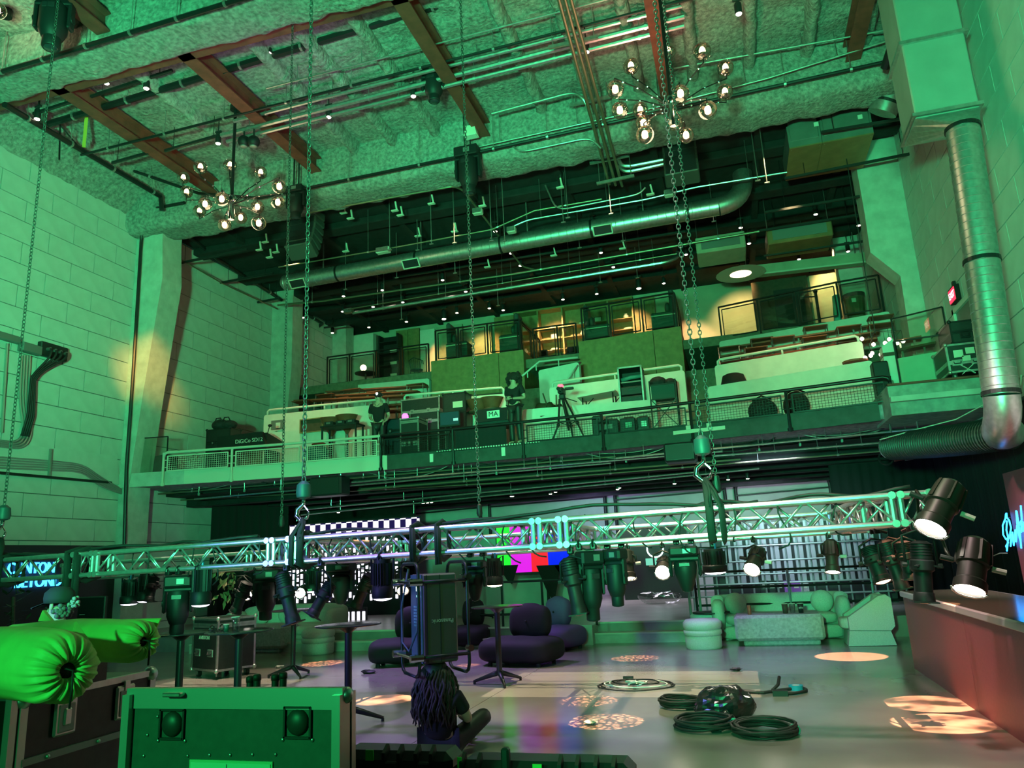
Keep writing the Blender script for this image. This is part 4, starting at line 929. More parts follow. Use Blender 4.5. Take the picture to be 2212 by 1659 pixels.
# lighting desk on a black draped table
a, b = at(984, 924, 17.0), at(1094, 912, 17.0)
t = thing('draped_table', 'long table under a black cloth at the balcony rail', 'table', ((a.x+b.x)/2, 17.3, ZB)); zt_ = (a.z+b.z)/2
obj('table_top', MB().bb(a.x, b.x, 16.98, 17.7, zt_-.04, zt_), M_BLACK, t)
mb = MB(); n = 26
pts = [V((a.x+(b.x-a.x)*i/n, 16.95+.025*math.sin(i*2.1), ZB+.02)) for i in range(n+1)]
mb.add(pts+[V((p.x, 16.97, zt_)) for p in pts], [(i, i+1, n+2+i, n+1+i) for i in range(n)])
obj('black_cloth', mb, mat('black_cloth', (.013, .014, .016), .9), t, True)
for sx in (a.x+.06, b.x-.06):
    for y in (17.05, 17.62): obj('leg', MB().bar((sx, y, ZB), (sx, y, zt_-.04), .04), M_BLACK, t)
q0, q1 = at(1030, 886, 17.1), at(1088, 908, 17.1); cx = (q0.x+q1.x)/2
t = thing('lighting_desk', 'dark lighting desk with a raised back on the draped table', 'console', (cx, 17.2, zt_+.002))
obj('desk_back', MB().prism([V((q0.x, 17.05, zt_+.08)), V((q1.x+.1, 17.05, zt_+.08)), V((q1.x+.1, 17.12, q0.z)), V((q0.x, 17.12, q0.z))], (0, .05, 0)), M_DARK, t)
obj('desk_surface', MB().cbox((cx+.05, 17.38, zt_+.05), (q1.x-q0.x+.2, .55, .1), .015), M_DARK, t)
lb = at(1066, 895, 17.04); t2 = obj('name_plate', MB().bb(lb.x-.16, lb.x+.16, 17.02, 17.03, lb.z-.09, lb.z+.09), M_WHITE, t)
text('MA', .17, frame((1, 0, 0), (0, 0, 1), (0, -1, 0), (lb.x, 17.016, lb.z)), M_BLACK, t2)
# camera on tripod with tally light
p = at(1222, 950, 16.9); b = V((p.x, 17.35, ZB)); hd_ = at(1215, 862, 17.35)
t = thing('camera_tripod', 'tall black camera tripod behind the balcony rail', 'tripod', b)
for x, y in ((-.42, -.15), (.42, -.2), (.02, .38)):
    m0 = b+V((x*.55, y*.55, .45)); obj('leg', MB().tube([b+V((x, y, 0)), m0, V((hd_.x+x*.15, hd_.y+y*.15, hd_.z))], [.02, .025, .028], 6), M_BLACKM, t); obj('leg_clamp', MB().ball(m0, .045, 6, 5), M_BLACK, t)
obj('spreader', MB().tube([b+V((-.2, -.07, .5)), b+V((0, 0, .42)), b+V((.2, -.1, .5))], .012, 5), M_BLACKM, t); obj('centre_column', MB().cyl(b+V((0, 0, .3)), hd_, .03, 8), M_BLACKM, t); obj('fluid_head', MB().cbox(hd_+V((0, 0, .05)), (.14, .14, .12), .02), M_BLACK, t); obj('pan_bar', MB().cyl(hd_+V((0, 0, .05)), hd_+V((.3, .25, -.05)), .012, 6), M_BLACK, t)
b = hd_+V((0, 0, .112)); t = thing('video_camera', 'video camera with a red tally lamp on the tall tripod', 'camera', b)
obj('camera_body', MB().cbox(b+V((-.02, .05, .09)), (.14, .32, .16), .02), M_BLACK, t); obj('lens', MB().cyl(b+V((-.02, -.11, .09)), b+V((-.02, -.3, .09)), .05, 12), M_BLACKM, t); obj('viewfinder', MB().cbox(b+V((.17, .05, .14)), (.22, .07, .06), .01), M_BLACK, t)
obj('tally_lamp', MB().cbox(b+V((-.02, -.02, .21)), (.13, .10, .07), .02), glow('tally_red', (1, .06, .10), 5), t)
for i, (x, y, Y) in enumerate(((1176, 872, 18.6), (1197, 876, 18.8))):
    p = at(x, y, Y); b = V((p.x, Y, ZB)); t = thing('shell_chair', ('brown shell chair left of the camera tripod', 'brown shell chair right behind the camera tripod')[i], 'chair', b); h = p.z-ZB
    obj('shell_back', MB().lathe([(.25, h-.35), (.27, h-.1), (.2, h+.02), (.12, h+.04)], b, 14, a0=0, a1=PI).lathe([(.12, h+.04), (.19, h+.02), (.25, h-.1), (.23, h-.35)], b, 14, a0=0, a1=PI), mat('brown_shell', (.10, .05, .025), .6), t, True)
    obj('seat', MB().lathe([(0, h-.42), (.24, h-.42), (.26, h-.36), (0, h-.33)], b, 14), MATS['brown_shell'], t, True)
    for sx in (-1, 1):
        for sy in (-1, 1): obj('leg', MB().cyl(b+V((sx*.15, sy*.15, h-.42)), b+V((sx*.22, sy*.22, 0)), .018, 6), M_BLACK, t)
    obj('tilted_leg', MB().cyl(b+V((-.05+.1*i, .1, h+.3)), b+V((.03, .12, h)), .02, 6), M_DWOOD, t)
# drawer rack, folding table and equipment cart
c, s_ = clear_box('', '', '', 1335, 1392, 797, 860, 18.7, None, .6)
H = c.z+s_[2]-ZB; w = s_[0]; b = V((c.x, 18.9, ZB)); t = thing('drawer_rack', 'tall open rack trunk with three long drawers and pale edges', 'rack', b)
obj('rack_shell', MB().bb(b.x-w/2, b.x-w/2+.03, 18.6, 19.2, ZB, ZB+H).bb(b.x+w/2-.03, b.x+w/2, 18.6, 19.2, ZB, ZB+H).bb(b.x-w/2, b.x+w/2, 18.6, 19.2, ZB+H-.03, ZB+H).bb(b.x-w/2, b.x+w/2, 18.6, 19.2, ZB, ZB+.6).bb(b.x-w/2, b.x+w/2, 19.17, 19.2, ZB, ZB+H), M_BLACK, t)
obj('edging', MB().bb(b.x-w/2-.01, b.x-w/2+.03, 18.58, 18.61, ZB, ZB+H).bb(b.x+w/2-.03, b.x+w/2+.01, 18.58, 18.61, ZB, ZB+H).bb(b.x-w/2, b.x+w/2, 18.58, 18.61, ZB+H-.03, ZB+H+.01), M_STEEL, t)
for i in range(3):
    z = ZB+H-.62-i*.24; dr = obj('drawer', MB().cbox((b.x, 18.75, z), (w-.08, .3, .21), .012), M_DARK, t); obj('drawer_handle', MB().bar((b.x-.08, 18.59, z+.03), (b.x+.22, 18.59, z+.05), .02), M_CHROME, dr)
obj('tray', MB().bb(b.x-w/2+.05, b.x+w/2-.05, 18.65, 19.1, ZB+H-.40, ZB+H-.37), M_GREYPLATE, t)
tag(obj('cable_bundle', MB().tube([(b.x-.24, 18.75, ZB+H-.30), (b.x, 18.7, ZB+H-.26), (b.x+.27, 18.75, ZB+H-.24)], .055, 8), mat('teal_cable', (.08, .26, .25), .6), None, True), 'bundle of teal cables on the tray of the drawer rack', 'cable')
a, b_ = at(1246, 857, 18.4), at(1332, 841, 18.4); t = thing('folding_table', 'white folding table left of the drawer rack', 'table', (a.x, 18.4, ZB))
obj('table_top', MB().bar(a+V((0, .35, 0)), b_+V((-.05, .35, 0)), .7, .045), M_WHITE, t)
for p in (a.lerp(b_, .12), a.lerp(b_, .88)):
    obj('leg', MB().cyl((p.x, 18.5, ZB), (p.x, 18.5, p.z-.03), .018, 6), M_BLACKM, t); obj('leg', MB().cyl((p.x, 19.0, ZB), (p.x, 19.0, p.z-.03), .018, 6), M_BLACKM, t); obj('brace', MB().cyl((p.x, 18.5, p.z-.35), (p.x+.25, 18.7, p.z-.03), .012, 5), M_BLACKM, t)
a, b_ = at(1402, 830, 17.9), at(1462, 864, 17.9); t = thing('equipment_cart', 'black folding cart holding a dark bag beside the wooden stairs', 'cart', ((a.x+b_.x)/2, 18.2, ZB)); x0, x1 = a.x, b_.x
for x in (x0, x1):
    for y in (17.95, 18.45): obj('cart_post', MB().bar((x, y, ZB), (x, y, a.z+.08), .03), M_BLACKM, t)
for z in (a.z-.02, a.z-.38, ZB+.25):
    for y in (17.95, 18.45): obj('cart_rail', MB().bar((x0, y, z), (x1, y, z), .025), M_BLACKM, t)
obj('cart_brace', MB().bar((x0, 17.94, a.z-.38), (x1, 17.94, ZB+.25), .02).bar((x1, 17.94, a.z-.38), (x0, 17.94, ZB+.25), .02), M_CHROME, t); obj('cart_fabric', MB().bb(x0+.03, x1-.03, 17.97, 18.43, a.z-.36, a.z-.03), mat('teal_canvas', (.025, .08, .075), .8), t)
b = V(((x0+x1)/2, 18.2, a.z-.02)); obj_ = obj('soft_bag', MB().ball(b+V((-.12, 0, .1)), .22, 12, 8, (1, .9, .7)).ball(b+V((.17, 0, .06)), .17, 12, 8, (1, .9, .7)), MATS['black_nylon'], None, True); tag(obj_, 'slumped black bag on top of the folding cart', 'bag')
# boxes behind the mesh right of the tripod
for i, (x0, x1, yt, yb) in enumerate(((1287, 1335, 906, 940), (1337, 1372, 902, 938), (1373, 1402, 900, 932))):
    c, s_ = pbox(x0, x1, yt, 17.2, ZB, .45); t = thing('control_unit', ('left dark control unit behind the mesh beside the tripod', 'middle dark control unit with a lit label behind the mesh', 'right dark control unit with a metal handle behind the mesh')[i], 'device', c, 'control units behind the mesh')
    obj('unit_body', MB().cbox(c+V((0, 0, s_[2]/2)), (s_[0]-.02, .45, s_[2]), .02), M_DARK, t); obj('unit_front', MB().box(c+V((.02, -.23, s_[2]*.62)), (s_[0]*.4, .01, .12)), (M_GREYPLATE, mat('label_green', (.2, .5, .4), .6), M_STEEL)[i], t)
    obj('unit_handle', MB().tube([c+V((-.1, 0, s_[2])), c+V((-.1, 0, s_[2]+.05)), c+V((.1, 0, s_[2]+.05)), c+V((.1, 0, s_[2]))], .012, 5), M_BLACK, t)
c, s_ = pbox(1283, 1292, 897, 17.0, ZB, .3); t = thing('column_speaker', 'narrow black column speaker at the rail post right of the tripod', 'speaker', c); obj('speaker_cabinet', MB().cbox(c+V((0, 0, s_[2]/2)), (.22, .25, s_[2]), .03), M_BLACK, t); obj('grille', MB().box(c+V((0, -.128, s_[2]/2)), (.18, .01, s_[2]-.08)), M_DARK, t)
p = at(1583, 808, 18.55); b = V((p.x, 18.55, ZB)); h = p.z-ZB; t = thing('tub_chair', 'dark rounded tub chair before the left end of the largest parapet', 'chair', b); w = .62
obj('chair_back', MB().lathe([(w/2, h-.75), (w/2, h-.25), (w/2-.06, h-.04), (w/2-.15, h)], b, 16, a0=PI, a1=2*PI).lathe([(w/2-.15, h), (w/2-.1, h-.25), (w/2-.08, h-.75)], b, 16, a0=PI, a1=2*PI), M_CHARC, t, True); obj('seat', MB().lathe([(0, h-.55), (w/2-.05, h-.55), (w/2-.03, h-.45), (0, h-.42)], b, 16), M_CHARC, t, True); obj('base', MB().lathe([(.2, 0), (.2, .03), (.04, .06), (.04, h-.55)], b, 14), M_BLACKM, t)
p = at(1847, 780, 18.2); b = V((p.x, 18.2, ZB)); h = p.z-ZB; t = thing('round_table', 'red brown round table at the right end of the largest parapet', 'table', b); obj('table_top', MB().lathe([(0, h-.04), (.27, h-.04), (.28, h), (0, h)], b, 18), M_TABLE, t); obj('column', MB().cyl(b+V((0, 0, .03)), b+V((0, 0, h-.04)), .035, 8), M_CHROME, t); obj('foot', MB().lathe([(.2, 0), (.2, .03), (.04, .05)], b, 14), M_CHROME, t)
for i, (x, y, Y, sx) in enumerate(((1645, 858, 16.9, 1.0), (1718, 842, 17.0, .75))):
    p = at(x, y, Y); b = V((p.x, Y+.25, ZB)); h = p.z-ZB+.02; t = thing('gear_bag', ('long black gear bag lying behind the right mesh', 'second black gear bag further right behind the mesh')[i], 'bag', b)
    obj('bag_body', MB().ball(b+V((0, 0, h/2)), h/2, 14, 10, (sx*1.1, .8, 1)), MATS['black_nylon'], t, True); obj('bag_strap', MB().tube([b+V((-.2, -.1, h*.9)), b+V((0, -.15, h*1.05)), b+V((.2, -.1, h*.9))], .02, 6), M_RUBBER, t, True)
p = at(1898, 808, 16.9); b = V((p.x, 16.6, ZB)); t = thing('floor_speaker', 'black perforated speaker standing at the right end of the balcony rail', 'speaker', b); obj('speaker_cabinet', MB().cbox(b+V((0, .15, .5)), (.3, .3, 1.0), .02), M_BLACK, t); obj('grille', MB().box(b+V((0, -.005, .55)), (.26, .012, .8)), M_DARK, t)
a = at(1914, 735, 17.2); t = thing('end_post', 'tall white boxed post at the right end of the parapets', 'post', (a.x, 17.2, ZB)); obj('post_body', MB().bb(a.x-.12, a.x+.12, 17.1, 17.45, ZB, a.z-.15), M_WHITE, t); obj('post_cap', MB().prism([V((a.x-.12, 17.1, a.z-.15)), V((a.x+.12, 17.1, a.z-.15)), V((a.x+.12, 17.1, a.z))], (0, .35, 0)), M_WHITE, t); obj('post_band', MB().bb(a.x-.125, a.x+.125, 17.095, 17.455, ZB+1.2, ZB+1.28), M_DWOOD, t)
# cases stacked on the haunch
def world_case(label, x0, x1, yt, zb, Y, d, **kw):
    a, b = at(x0, yt, Y), at(x1, yt, Y); b.x = min(b.x, XR-.05); return flight_case(label, V(((a.x+b.x)/2, Y+d/2, zb)), (b.x-a.x, d, a.z-zb), **kw), (a, b)
fc, (a, b) = world_case('large black flight case with white tape cross on the right haunch', 2040, 2163, 745, ZB+.25, 15.45, .95, m=M_CASEBLK, latches=0, handles=2, casters=True, lid=.35)
cx, y0, zt_ = (a.x+b.x)/2, 15.44, a.z
tp = obj('tape_cross', MB().bar((cx-.12, y0, zt_-.42), (cx+.1, y0, zt_-.6), .045, .012).bar((cx-.12, y0, zt_-.6), (cx+.1, y0, zt_-.42), .045, .012), M_WHITE, None); tag(tp, 'white tape cross stuck on the large black flight case', 'tape')
st_ = MB()
for dx, dz, w, h in ((-.12, -.2, .16, .14), (.08, -.16, .15, .12), (.0, -.3, .14, .1)): st_.bb(cx+dx-w/2, cx+dx+w/2, y0-.004, y0, zt_+dz-h/2, zt_+dz+h/2)
tag(obj('sticker', st_, M_PAPER), 'torn pale stickers on the large black flight case', 'sticker')
fc2, _ = world_case('smaller black flight case stacked on the taped case', 2048, 2140, 695, zt_+.01, 15.5, .85, m=M_CASEBLK, latches=0, handles=1, edge=M_BLACKM, lid=.5)
# string of glass bulb pendants at the right of the tiers
t = thing('bulb_cluster', 'cluster of small glowing glass bulbs on thin wires beside the end post', 'lamp', at(1875, 760, 18.2)); rr = random.Random(5)
for i, (x, y) in enumerate(((1862, 732), (1887, 744), (1921, 733), (1951, 737), (1912, 741), (1884, 763), (1881, 768), (1869, 773), (1903, 766), (1938, 741))):
    p = at(x, y, 18.2+rr.uniform(-.2, .2)); bl = obj('bulb', MB().ball(p, .045, 8, 6), glow('bulb_warm', (1, .78, .55), 12), t, True); obj('wire', MB().tube([p, p+V((0, 0, .25)), V((at(1890, 715, 18.2).x, 18.2, at(1890, 715, 18.2).z))], .006, 4), M_BLACK, t)
obj('stem', MB().cyl((at(1890, 715, 18.2).x, 18.2, at(1890, 715, 18.2).z-.05), (at(1890, 715, 18.2).x, 18.2, ZT), .012, 6), M_BLACK, t)
# exit sign and door in the right wall
p = atx(2066, 636, XR-.02); t = thing('exit_sign', 'glowing red exit sign on the right wall above the doorway', 'sign', p)
obj('sign_box', MB().bb(XR-.10, XR-.005, p.y-.22, p.y+.22, p.z-.16, p.z+.16), M_BLACKM, t); obj('sign_face', MB().bb(XR-.11, XR-.10, p.y-.2, p.y+.2, p.z-.14, p.z+.12), glow('exit_red', (1, .02, .06), 2.6), t)
text('EXIT', .19, frame((0, -1, 0), (0, 0, 1), (-1, 0, 0), (XR-.112, p.y, p.z-.01)), glow('exit_letter', (1, .35, .35), 6), t)
obj('sign_mount', MB().bb(XR-.06, XR-.005, p.y-.05, p.y+.05, p.z+.16, p.z+.28), M_BLACK, t)
p = atx(2085, 660, XR); door2 = struct('door_2', MB().bb(XR-.03, XR+.0, p.y-.55, p.y+.55, ZB+.2, p.z), M_GREYPLATE); obj('door_frame', MB().bb(XR-.08, XR-.0, p.y-.65, p.y-.55, ZB+.2, p.z+.1).bb(XR-.08, XR, p.y+.55, p.y+.65, ZB+.2, p.z+.1).bb(XR-.08, XR, p.y-.65, p.y+.65, p.z, p.z+.1), M_WHITE, door2)
# glass guard at the right
for i, (q0, q1, zb) in enumerate(((at(1925, 690, 17.6), at(2035, 663, 17.6), 5.6), (at(1930, 738, 16.6), at(2130, 710, 16.0), ZB+.3))):
    t = thing('glass_guard', ('upper thin glass guard with a dark top rail by the right column', 'lower thin glass guard with a dark top rail before the right column')[i], 'guard', (q0.x, q0.y, zb)); obj('top_rail', MB().bar(q0, q1, .03), M_BLACKM, t); obj('glass_pane', MB().prism([V((q0.x, q0.y, zb)), V((q1.x, q1.y, zb)), q1, q0], (0, .012, 0)), M_GLASSR, t)
    for q in (q0, q1): obj('guard_post', MB().bar((q.x, q.y, zb), q, .03), M_BLACKM, t)

parapet('low pale wall between the end post and the stacked cases', 1934, 775, 2040, 757, 16.9, 16.6, ZB+.2, rail=0)

# small things on the balcony edge
t = thing('led_strip', 'dotted strip of small bright tabs along the dark balcony edge', 'strip', arcpt(1050, 970)); sm = MB().box((0, 0, 0), (.035, .02, .03)).mesh('strip_tab', M_WHITE)
p0, p1 = arcpt(944, 981), arcpt(1164, 958)
for i in range(40): x = p0.x+(p1.x-p0.x)*i/39; piece('strip_tab', sm, (x, arcY(x)-.03, ZB+.01), t)
obj('strip_base', MB().bar((p0.x, arcY(p0.x)+.01, ZB), (p1.x, arcY(p1.x)+.01, ZB), .04), M_BLACKM, t)
p0, p1 = arcpt(1456, 947), arcpt(1568, 936); t = thing('power_strip', 'pale power strip lying on the dark balcony fascia beside the right chain', 'strip', p0); obj('strip_body', MB().bar((p0.x, arcY(p0.x)-.05, ZU+.18), (p1.x, arcY(p1.x)-.05, ZU+.18), .07, .08), M_OFFW, t)
for f in (.3, .7): x = p0.x+(p1.x-p0.x)*f; obj('plug', MB().box((x, arcY(x)-.08, ZU+.26), (.1, .06, .09)), M_OFFW, t)
for i, (x, y) in enumerate(((931, 994), (1088, 1012))):
    p = arcpt(x, y); tag(obj('tape_strip', MB().box((p.x, arcY(p.x)-.012, ZU+.16), (.09, .02, .2)), M_WHITE), ('pale tape strip on the dark fascia below the draped table', 'small pale tape strip under the fascia at the centre')[i], 'tape')
tag(obj('thin_cable', MB().tube([at(2206, 810, 13.2), at(2205, 832, 13.4), at(2065, 906, 15.0), at(1990, 925, 15.1), at(1900, 950, 15.3)], .012, 5), M_OFFW, None, True), 'thin pale cable running from the round duct to the balcony', 'cable')
# ================================================================== CEILING RIG
def pipe(label, pts, r, m, name='pipe', cat='pipe', rr=.0, clips=0, n=8):
    pts = [V(p) for p in pts]; t = thing(name, label, cat, pts[0])
    obj('pipe_run', MB().tube(bend(pts, rr) if rr else pts, r, n), m, t, 'auto')
    if clips:
        L_ = [0]
        for a, b in zip(pts, pts[1:]): L_.append(L_[-1]+(b-a).length)
        for i in range(clips):
            s_ = L_[-1]*(i+.5)/clips; k = max(j for j in range(len(L_)-1) if L_[j] <= s_); a, b = pts[k], pts[k+1]
            p = a.lerp(b, (s_-L_[k])/max(1e-6, L_[k+1]-L_[k])); d = (b-a).normalized()
            obj('clip', MB().cyl(p-d*.025, p+d*.025, r*1.3, 8), M_STEEL, t)
            if abs(d.z) < .7: obj('hanger_rod', MB().cyl(p, V((p.x, p.y, ZU if p.z < 4.1 else (12.2 if p.y < 15.6 else ZT))), .008, 5), M_STEEL, t)
    return t
def line(x0, y0, x1, y1, Y, Y1=None): return [at(x0, y0, Y), at(x1, y1, Y1 or Y)]
pipe('black pipe along the front edge of the near foam beam', line(-40, 168, 540, -8, 9.4), .045, M_BLACKM, clips=6)
pipe('thick black pipe just behind the near foam beam', line(-40, 240, 880, -12, 10.85), .06, M_BLACKM, clips=6)
pipe('thin bright conduit beside the thick black pipe', line(118, 209, 850, -4, 11.1), .03, M_STEEL, clips=4)
pipe('long black sprinkler main across the ceiling', line(105, 268, 1010, -8, 11.7), .075, M_BLACKM, clips=7)
pipe('slim black pipe crossing above the silver tubes', line(175, 335, 1500, -5, 12.6), .03, M_BLACKM, clips=9)
pipe('upper of the three long silver rig tubes', line(505, 262, 1474, 13, 12.95), .042, M_STEEL, clips=6)
pipe('thickest and brightest of the three long silver rig tubes', line(478, 293, 1478, 36, 13.1), .055, M_STEEL, clips=7)
pipe('lowest of the three long silver rig tubes', line(490, 306, 1478, 56, 13.2), .045, M_STEEL, clips=6)
pipe('thin pale conduit clipped to the foam behind the sprinkler main', line(575, 191, 1330, -6, 12.2), .018, M_STEEL, clips=5)
pipe('black lighting bar along the foam beam left of its middle', [at(250, 356, 14.2), at(430, 418, 15.0), at(560, 428, 15.2), at(985, 340, 15.2)], .04, M_BLACKM, clips=5)
pipe('black lighting bar along the foam beam on its right half', line(1010, 334, 1912, 134, 15.2), .04, M_BLACKM, clips=7)
pipe('thin pale conduit running above the right lighting bar', [at(1000, 325, 15.25), at(1430, 229, 15.25), at(1660, 169, 15.2), at(1912, 90, 15.1)], .018, M_STEEL, clips=5)
pipe('pale conduit pair end with a bend at the triple conduits', [at(1062, 246, 14.6), at(1240, 199, 14.6), at(1262, 214, 14.6), at(1272, 240, 14.8)], .03, M_STEEL, rr=.25)
pipe('pale conduit that bends down toward the triple conduits', [at(1010, 136, 13.4), at(1190, 84, 13.4), at(1238, 86, 13.4), at(1252, 120, 13.5)], .03, M_STEEL, rr=.3)
pipe('thin pale conduit from the right chandelier to the right edge', line(1455, 148, 1912, 66, 14.9), .02, M_STEEL, clips=4)
pipe('pale conduit dipping along the foam beam left of the triple conduits', [at(1102, 308, 15.35), at(1120, 330, 15.35), at(1275, 297, 15.35), at(1298, 320, 15.4)], .022, M_STEEL, rr=.3)
pipe('black rail end pipe near the top right corner', line(1955, 8, 1912, 146, 13.5, 14.6), .09, M_BLACKM)
pipe('long black pipe running back beside the left wall top', [at(10, 226, 10.2), at(70, 262, 11.0), at(182, 328, 12.6), at(346, 424, 15.1), at(350, 455, 15.2)], .065, M_BLACKM, clips=4)
pipe('black drop pipe on the left frame column with a swept top', [at(398, 438, 15.3), at(310, 455, 15.6), at(305, 520, 15.8), at(288, 800, 15.8), at(273, 1010, 15.8), at(268, 1190, 15.8)], .045, M_BLACKM, rr=.15)
pipe('black hanging loop pipe near the upper left wall', [at(128, 345, 11.9), at(130, 270, 11.9), at(182, 332, 12.6)], .02, M_BLACKM)
tag(obj('yellow_strap', MB().bar(at(187, 252, 11.9), at(181, 318, 12.4), .07, .012), mat('yellow_strap', (.45, .42, .05), .7)), 'yellow webbing strap hanging at the upper left', 'strap')
for i in range(3):
    a, b = atz(1204+13*i, -12, 11.25), atz(1316+14*i, 398+2*i, 10.75)
    pipe('%s of three parallel conduits running back above the right chandelier' % ('left', 'middle', 'right')[i].capitalize(), [a, b], .035, mat('bronze_conduit', (.25, .21, .15), .45, .7), 'conduit')
for i, (x0, y0, x1, y1) in enumerate(((1274, 353, 1358, 336), (1289, 397, 1370, 379), (1230, 228, 1318, 209), (1185, 103, 1292, 80))):
    c = at((x0+x1)/2, (y0+y1)/2, 16.9 if i < 2 else (15.0 if i == 2 else 12.6)); a, b = at(x0, y0, c.y), at(x1, y1, c.y)
    t = thing('trapeze_strut', '%s slotted steel trapeze under the three parallel conduits' % ('second rearmost', 'rearmost', 'middle', 'front')[i], 'bracket', a); obj('strut', MB().bar(a, b, .05, .07), M_STEEL, t)
    for q in (a.lerp(b, .08), a.lerp(b, .92)): obj('hanger_rod', MB().cyl(q, V((q.x, q.y, ZT if c.y > 16 else 12.1)), .01, 5), M_STEEL, t)
# lighting tracks
def track(label, x0, y0, x1, y1, Y, Y1=None):
    a, b = line(x0, y0, x1, y1, Y, Y1); t = thing('light_track', label, 'track', a); obj('track_bar', MB().bar(a, b, .05, .06), M_BLACK, t)
    for q in (a.lerp(b, .15), a.lerp(b, .85)): obj('hanger_rod', MB().cyl(q, V((q.x, q.y, 12.2 if q.y < 15.6 else ZT)), .008, 5), M_BLACKM, t)
for i, a in enumerate(((72, 246, 152, 220, 11.0), (194, 209, 372, 152, 11.35), (430, 137, 480, 121, 11.6), (626, 83, 735, 46, 11.5), (753, 46, 850, 18, 11.6), (242, 352, 320, 330, 13.2), (356, 326, 480, 290, 13.2))):
    track('black light track, %s of the near ceiling tracks from the left' % nth(i), *a)
for i, a in enumerate(((376, 571, 534, 538, 17.2), (476, 611, 590, 590, 19.2), (556, 653, 604, 644, 21.2), (700, 708, 756, 699, 24.5))):
    track('black light track, %s from the front on the balcony ceiling left' % nth(i), *a)
for i, a in enumerate(((1774, 286, 1958, 255, 16.8), (1695, 386, 1998, 326, 18.0), (1652, 459, 1960, 407, 19.3), (1640, 499, 1864, 463, 21.0), (1650, 553, 1874, 520, 22.0))):
    track('black light track, %s from the front on the balcony ceiling right' % nth(i), *a)
for i, (x0, y0, x1, y1, Y) in enumerate(((1010, 540, 1560, 445, 20.8), (850, 600, 1480, 500, 21.3))):
    track('long black light track above the duct, %s' % ('front', 'rear')[i]+' one', x0, y0, x1, y1, Y)
# small spotlights
sp0 = None
def spotlight(label, px, py, z=None, Y=None, group='', k=1.0, zt=ZT):
    global sp0
    p = at(px, py, Y) if Y else atz(px, py, z)
    if sp0 is None:
        t = thing('track_spotlight', label, 'spotlight', (0, 0, 0), group, local=True)
        obj('housing', MB().lathe([(.062, .0), (.066, .02), (.066, .20), (.05, .23), (0, .235)], (0, 0, 0), 12), M_BLACK, t, 'auto')
        obj('lens', MB().ball((0, 0, .0), .056, 12, 6, (1, 1, .45)), glow('spot_lens', (1, .84, .66), 11), t, True)
        obj('stem', MB().cyl((0, 0, .2), (0, 0, .62), .013, 6).cbox((0, 0, .30), (.17, .05, .05), .01), M_BLACK, t)
        sp0 = t
    else: t = dup(sp0, label=label, group=group)
    t.location = p; t.scale = (k, k, k*1.0); return t
mez = [(573, 667), (655, 686), (664, 653), (742, 640), (740, 673), (718, 719), (797, 707), (806, 663), (870, 653), (821, 569), (826, 627), (956, 605), (1006, 630), (878, 695), (987, 676), (1057, 666), (1087, 670), (1104, 547), (1070, 500), (1079, 512), (1087, 524), (1124, 574), (1280, 486), (1385, 465), (1462, 450), (1606, 423), (1298, 546), (1325, 577), (1482, 550), (1618, 526), (1614, 578), (1216, 647), (1289, 635), (1434, 612), (1600, 492), (1762, 463), (1855, 487), (1733, 506), (1726, 560), (1832, 543), (1918, 365)]
mez.sort()
for i, (x, y) in enumerate(mez):
    third = 'left' if x < 900 else ('centre' if x < 1350 else 'right'); grp = [q for q in mez if ('left' if q[0] < 900 else ('centre' if q[0] < 1350 else 'right')) == third]
    spotlight('lit track spotlight, %s from the left on the %s of the balcony ceiling' % (nth(grp.index((x, y))), third), x, y, z=10.98, group='track spotlights on the balcony ceiling')
for i, (x, y) in enumerate(((959, 689), (1380, 623))):
    t = spotlight(('large amber glowing spotlight above the left oak pod', 'large amber glowing spotlight above the right oak pod')[i], x, y, z=10.9, k=1.5)
near = [(230, 180, 11.35), (316, 191, 11.35), (80, 257, 11.0), (471, 310, 13.2), (580, 115, 11.6), (783, 21, 11.5), (908, 23, 11.7), (893, 208, 13.2), (710, 253, 13.2), (1267, 113, 13.2), (1596, 30, 12.6)]
for i, (x, y, Y) in enumerate(sorted(near)): spotlight('lit track spotlight, %s from the left under the foam ceiling' % nth(i), x, y, Y=Y, group='track spotlights under the foam ceiling', k=1.0)
# pendant loudspeakers, conduits and pipes above the balcony
BRZ = MATS['bronze_conduit']
pipe('silver grey pipe crossing the black ceiling in front of the bookcase', [at(762, 676, 22.5), at(1110, 620, 22.5), at(1440, 566, 22.5), at(1465, 556, 22.7), at(1463, 545, 22.9)], .06, M_STEEL, clips=5, rr=.2)
pipe('rough white speckled pipe across the black ceiling', [at(600, 659, 21.2), at(700, 650, 21.2), at(1110, 592, 21.2), at(1655, 497, 21.2)], .035, BRZ, clips=6)
pipe('thin bronze conduit just above the silver grey pipe', line(752, 668, 1462, 548, 22.0), .02, BRZ, clips=5)
pipe('thin bronze conduit along the underside of the foam beam', [at(610, 470, 16.3), at(980, 402, 16.3), at(1000, 410, 16.8), at(1128, 576, 21.0), at(1160, 584, 21.3)], .028, BRZ, rr=.2)
pipe('thin bronze conduit above the round duct', [at(602, 577, 17.8), at(822, 540, 17.8), at(1062, 496, 17.8), at(1155, 455, 17.8), at(1300, 430, 17.8)], .022, BRZ, clips=5)
pipe('bright thin conduit with a hook bend above the duct', [at(1178, 400, 17.6), at(1202, 455, 17.6), at(1380, 420, 17.6), at(1394, 405, 17.6)], .022, M_STEEL, rr=.3)
pipe('long bright conduit above the duct on the right', [at(1102, 492, 17.9), at(1140, 475, 17.9), at(1400, 430, 17.9), at(1500, 405, 17.9), at(1700, 372, 17.9)], .024, M_STEEL, rr=.2, clips=4)
pipe('paired silver elbow pipe beside the right line array', [at(1336, 345, 17.0), at(1345, 362, 17.0), at(1440, 344, 17.0)], .05, M_STEEL, rr=.3)
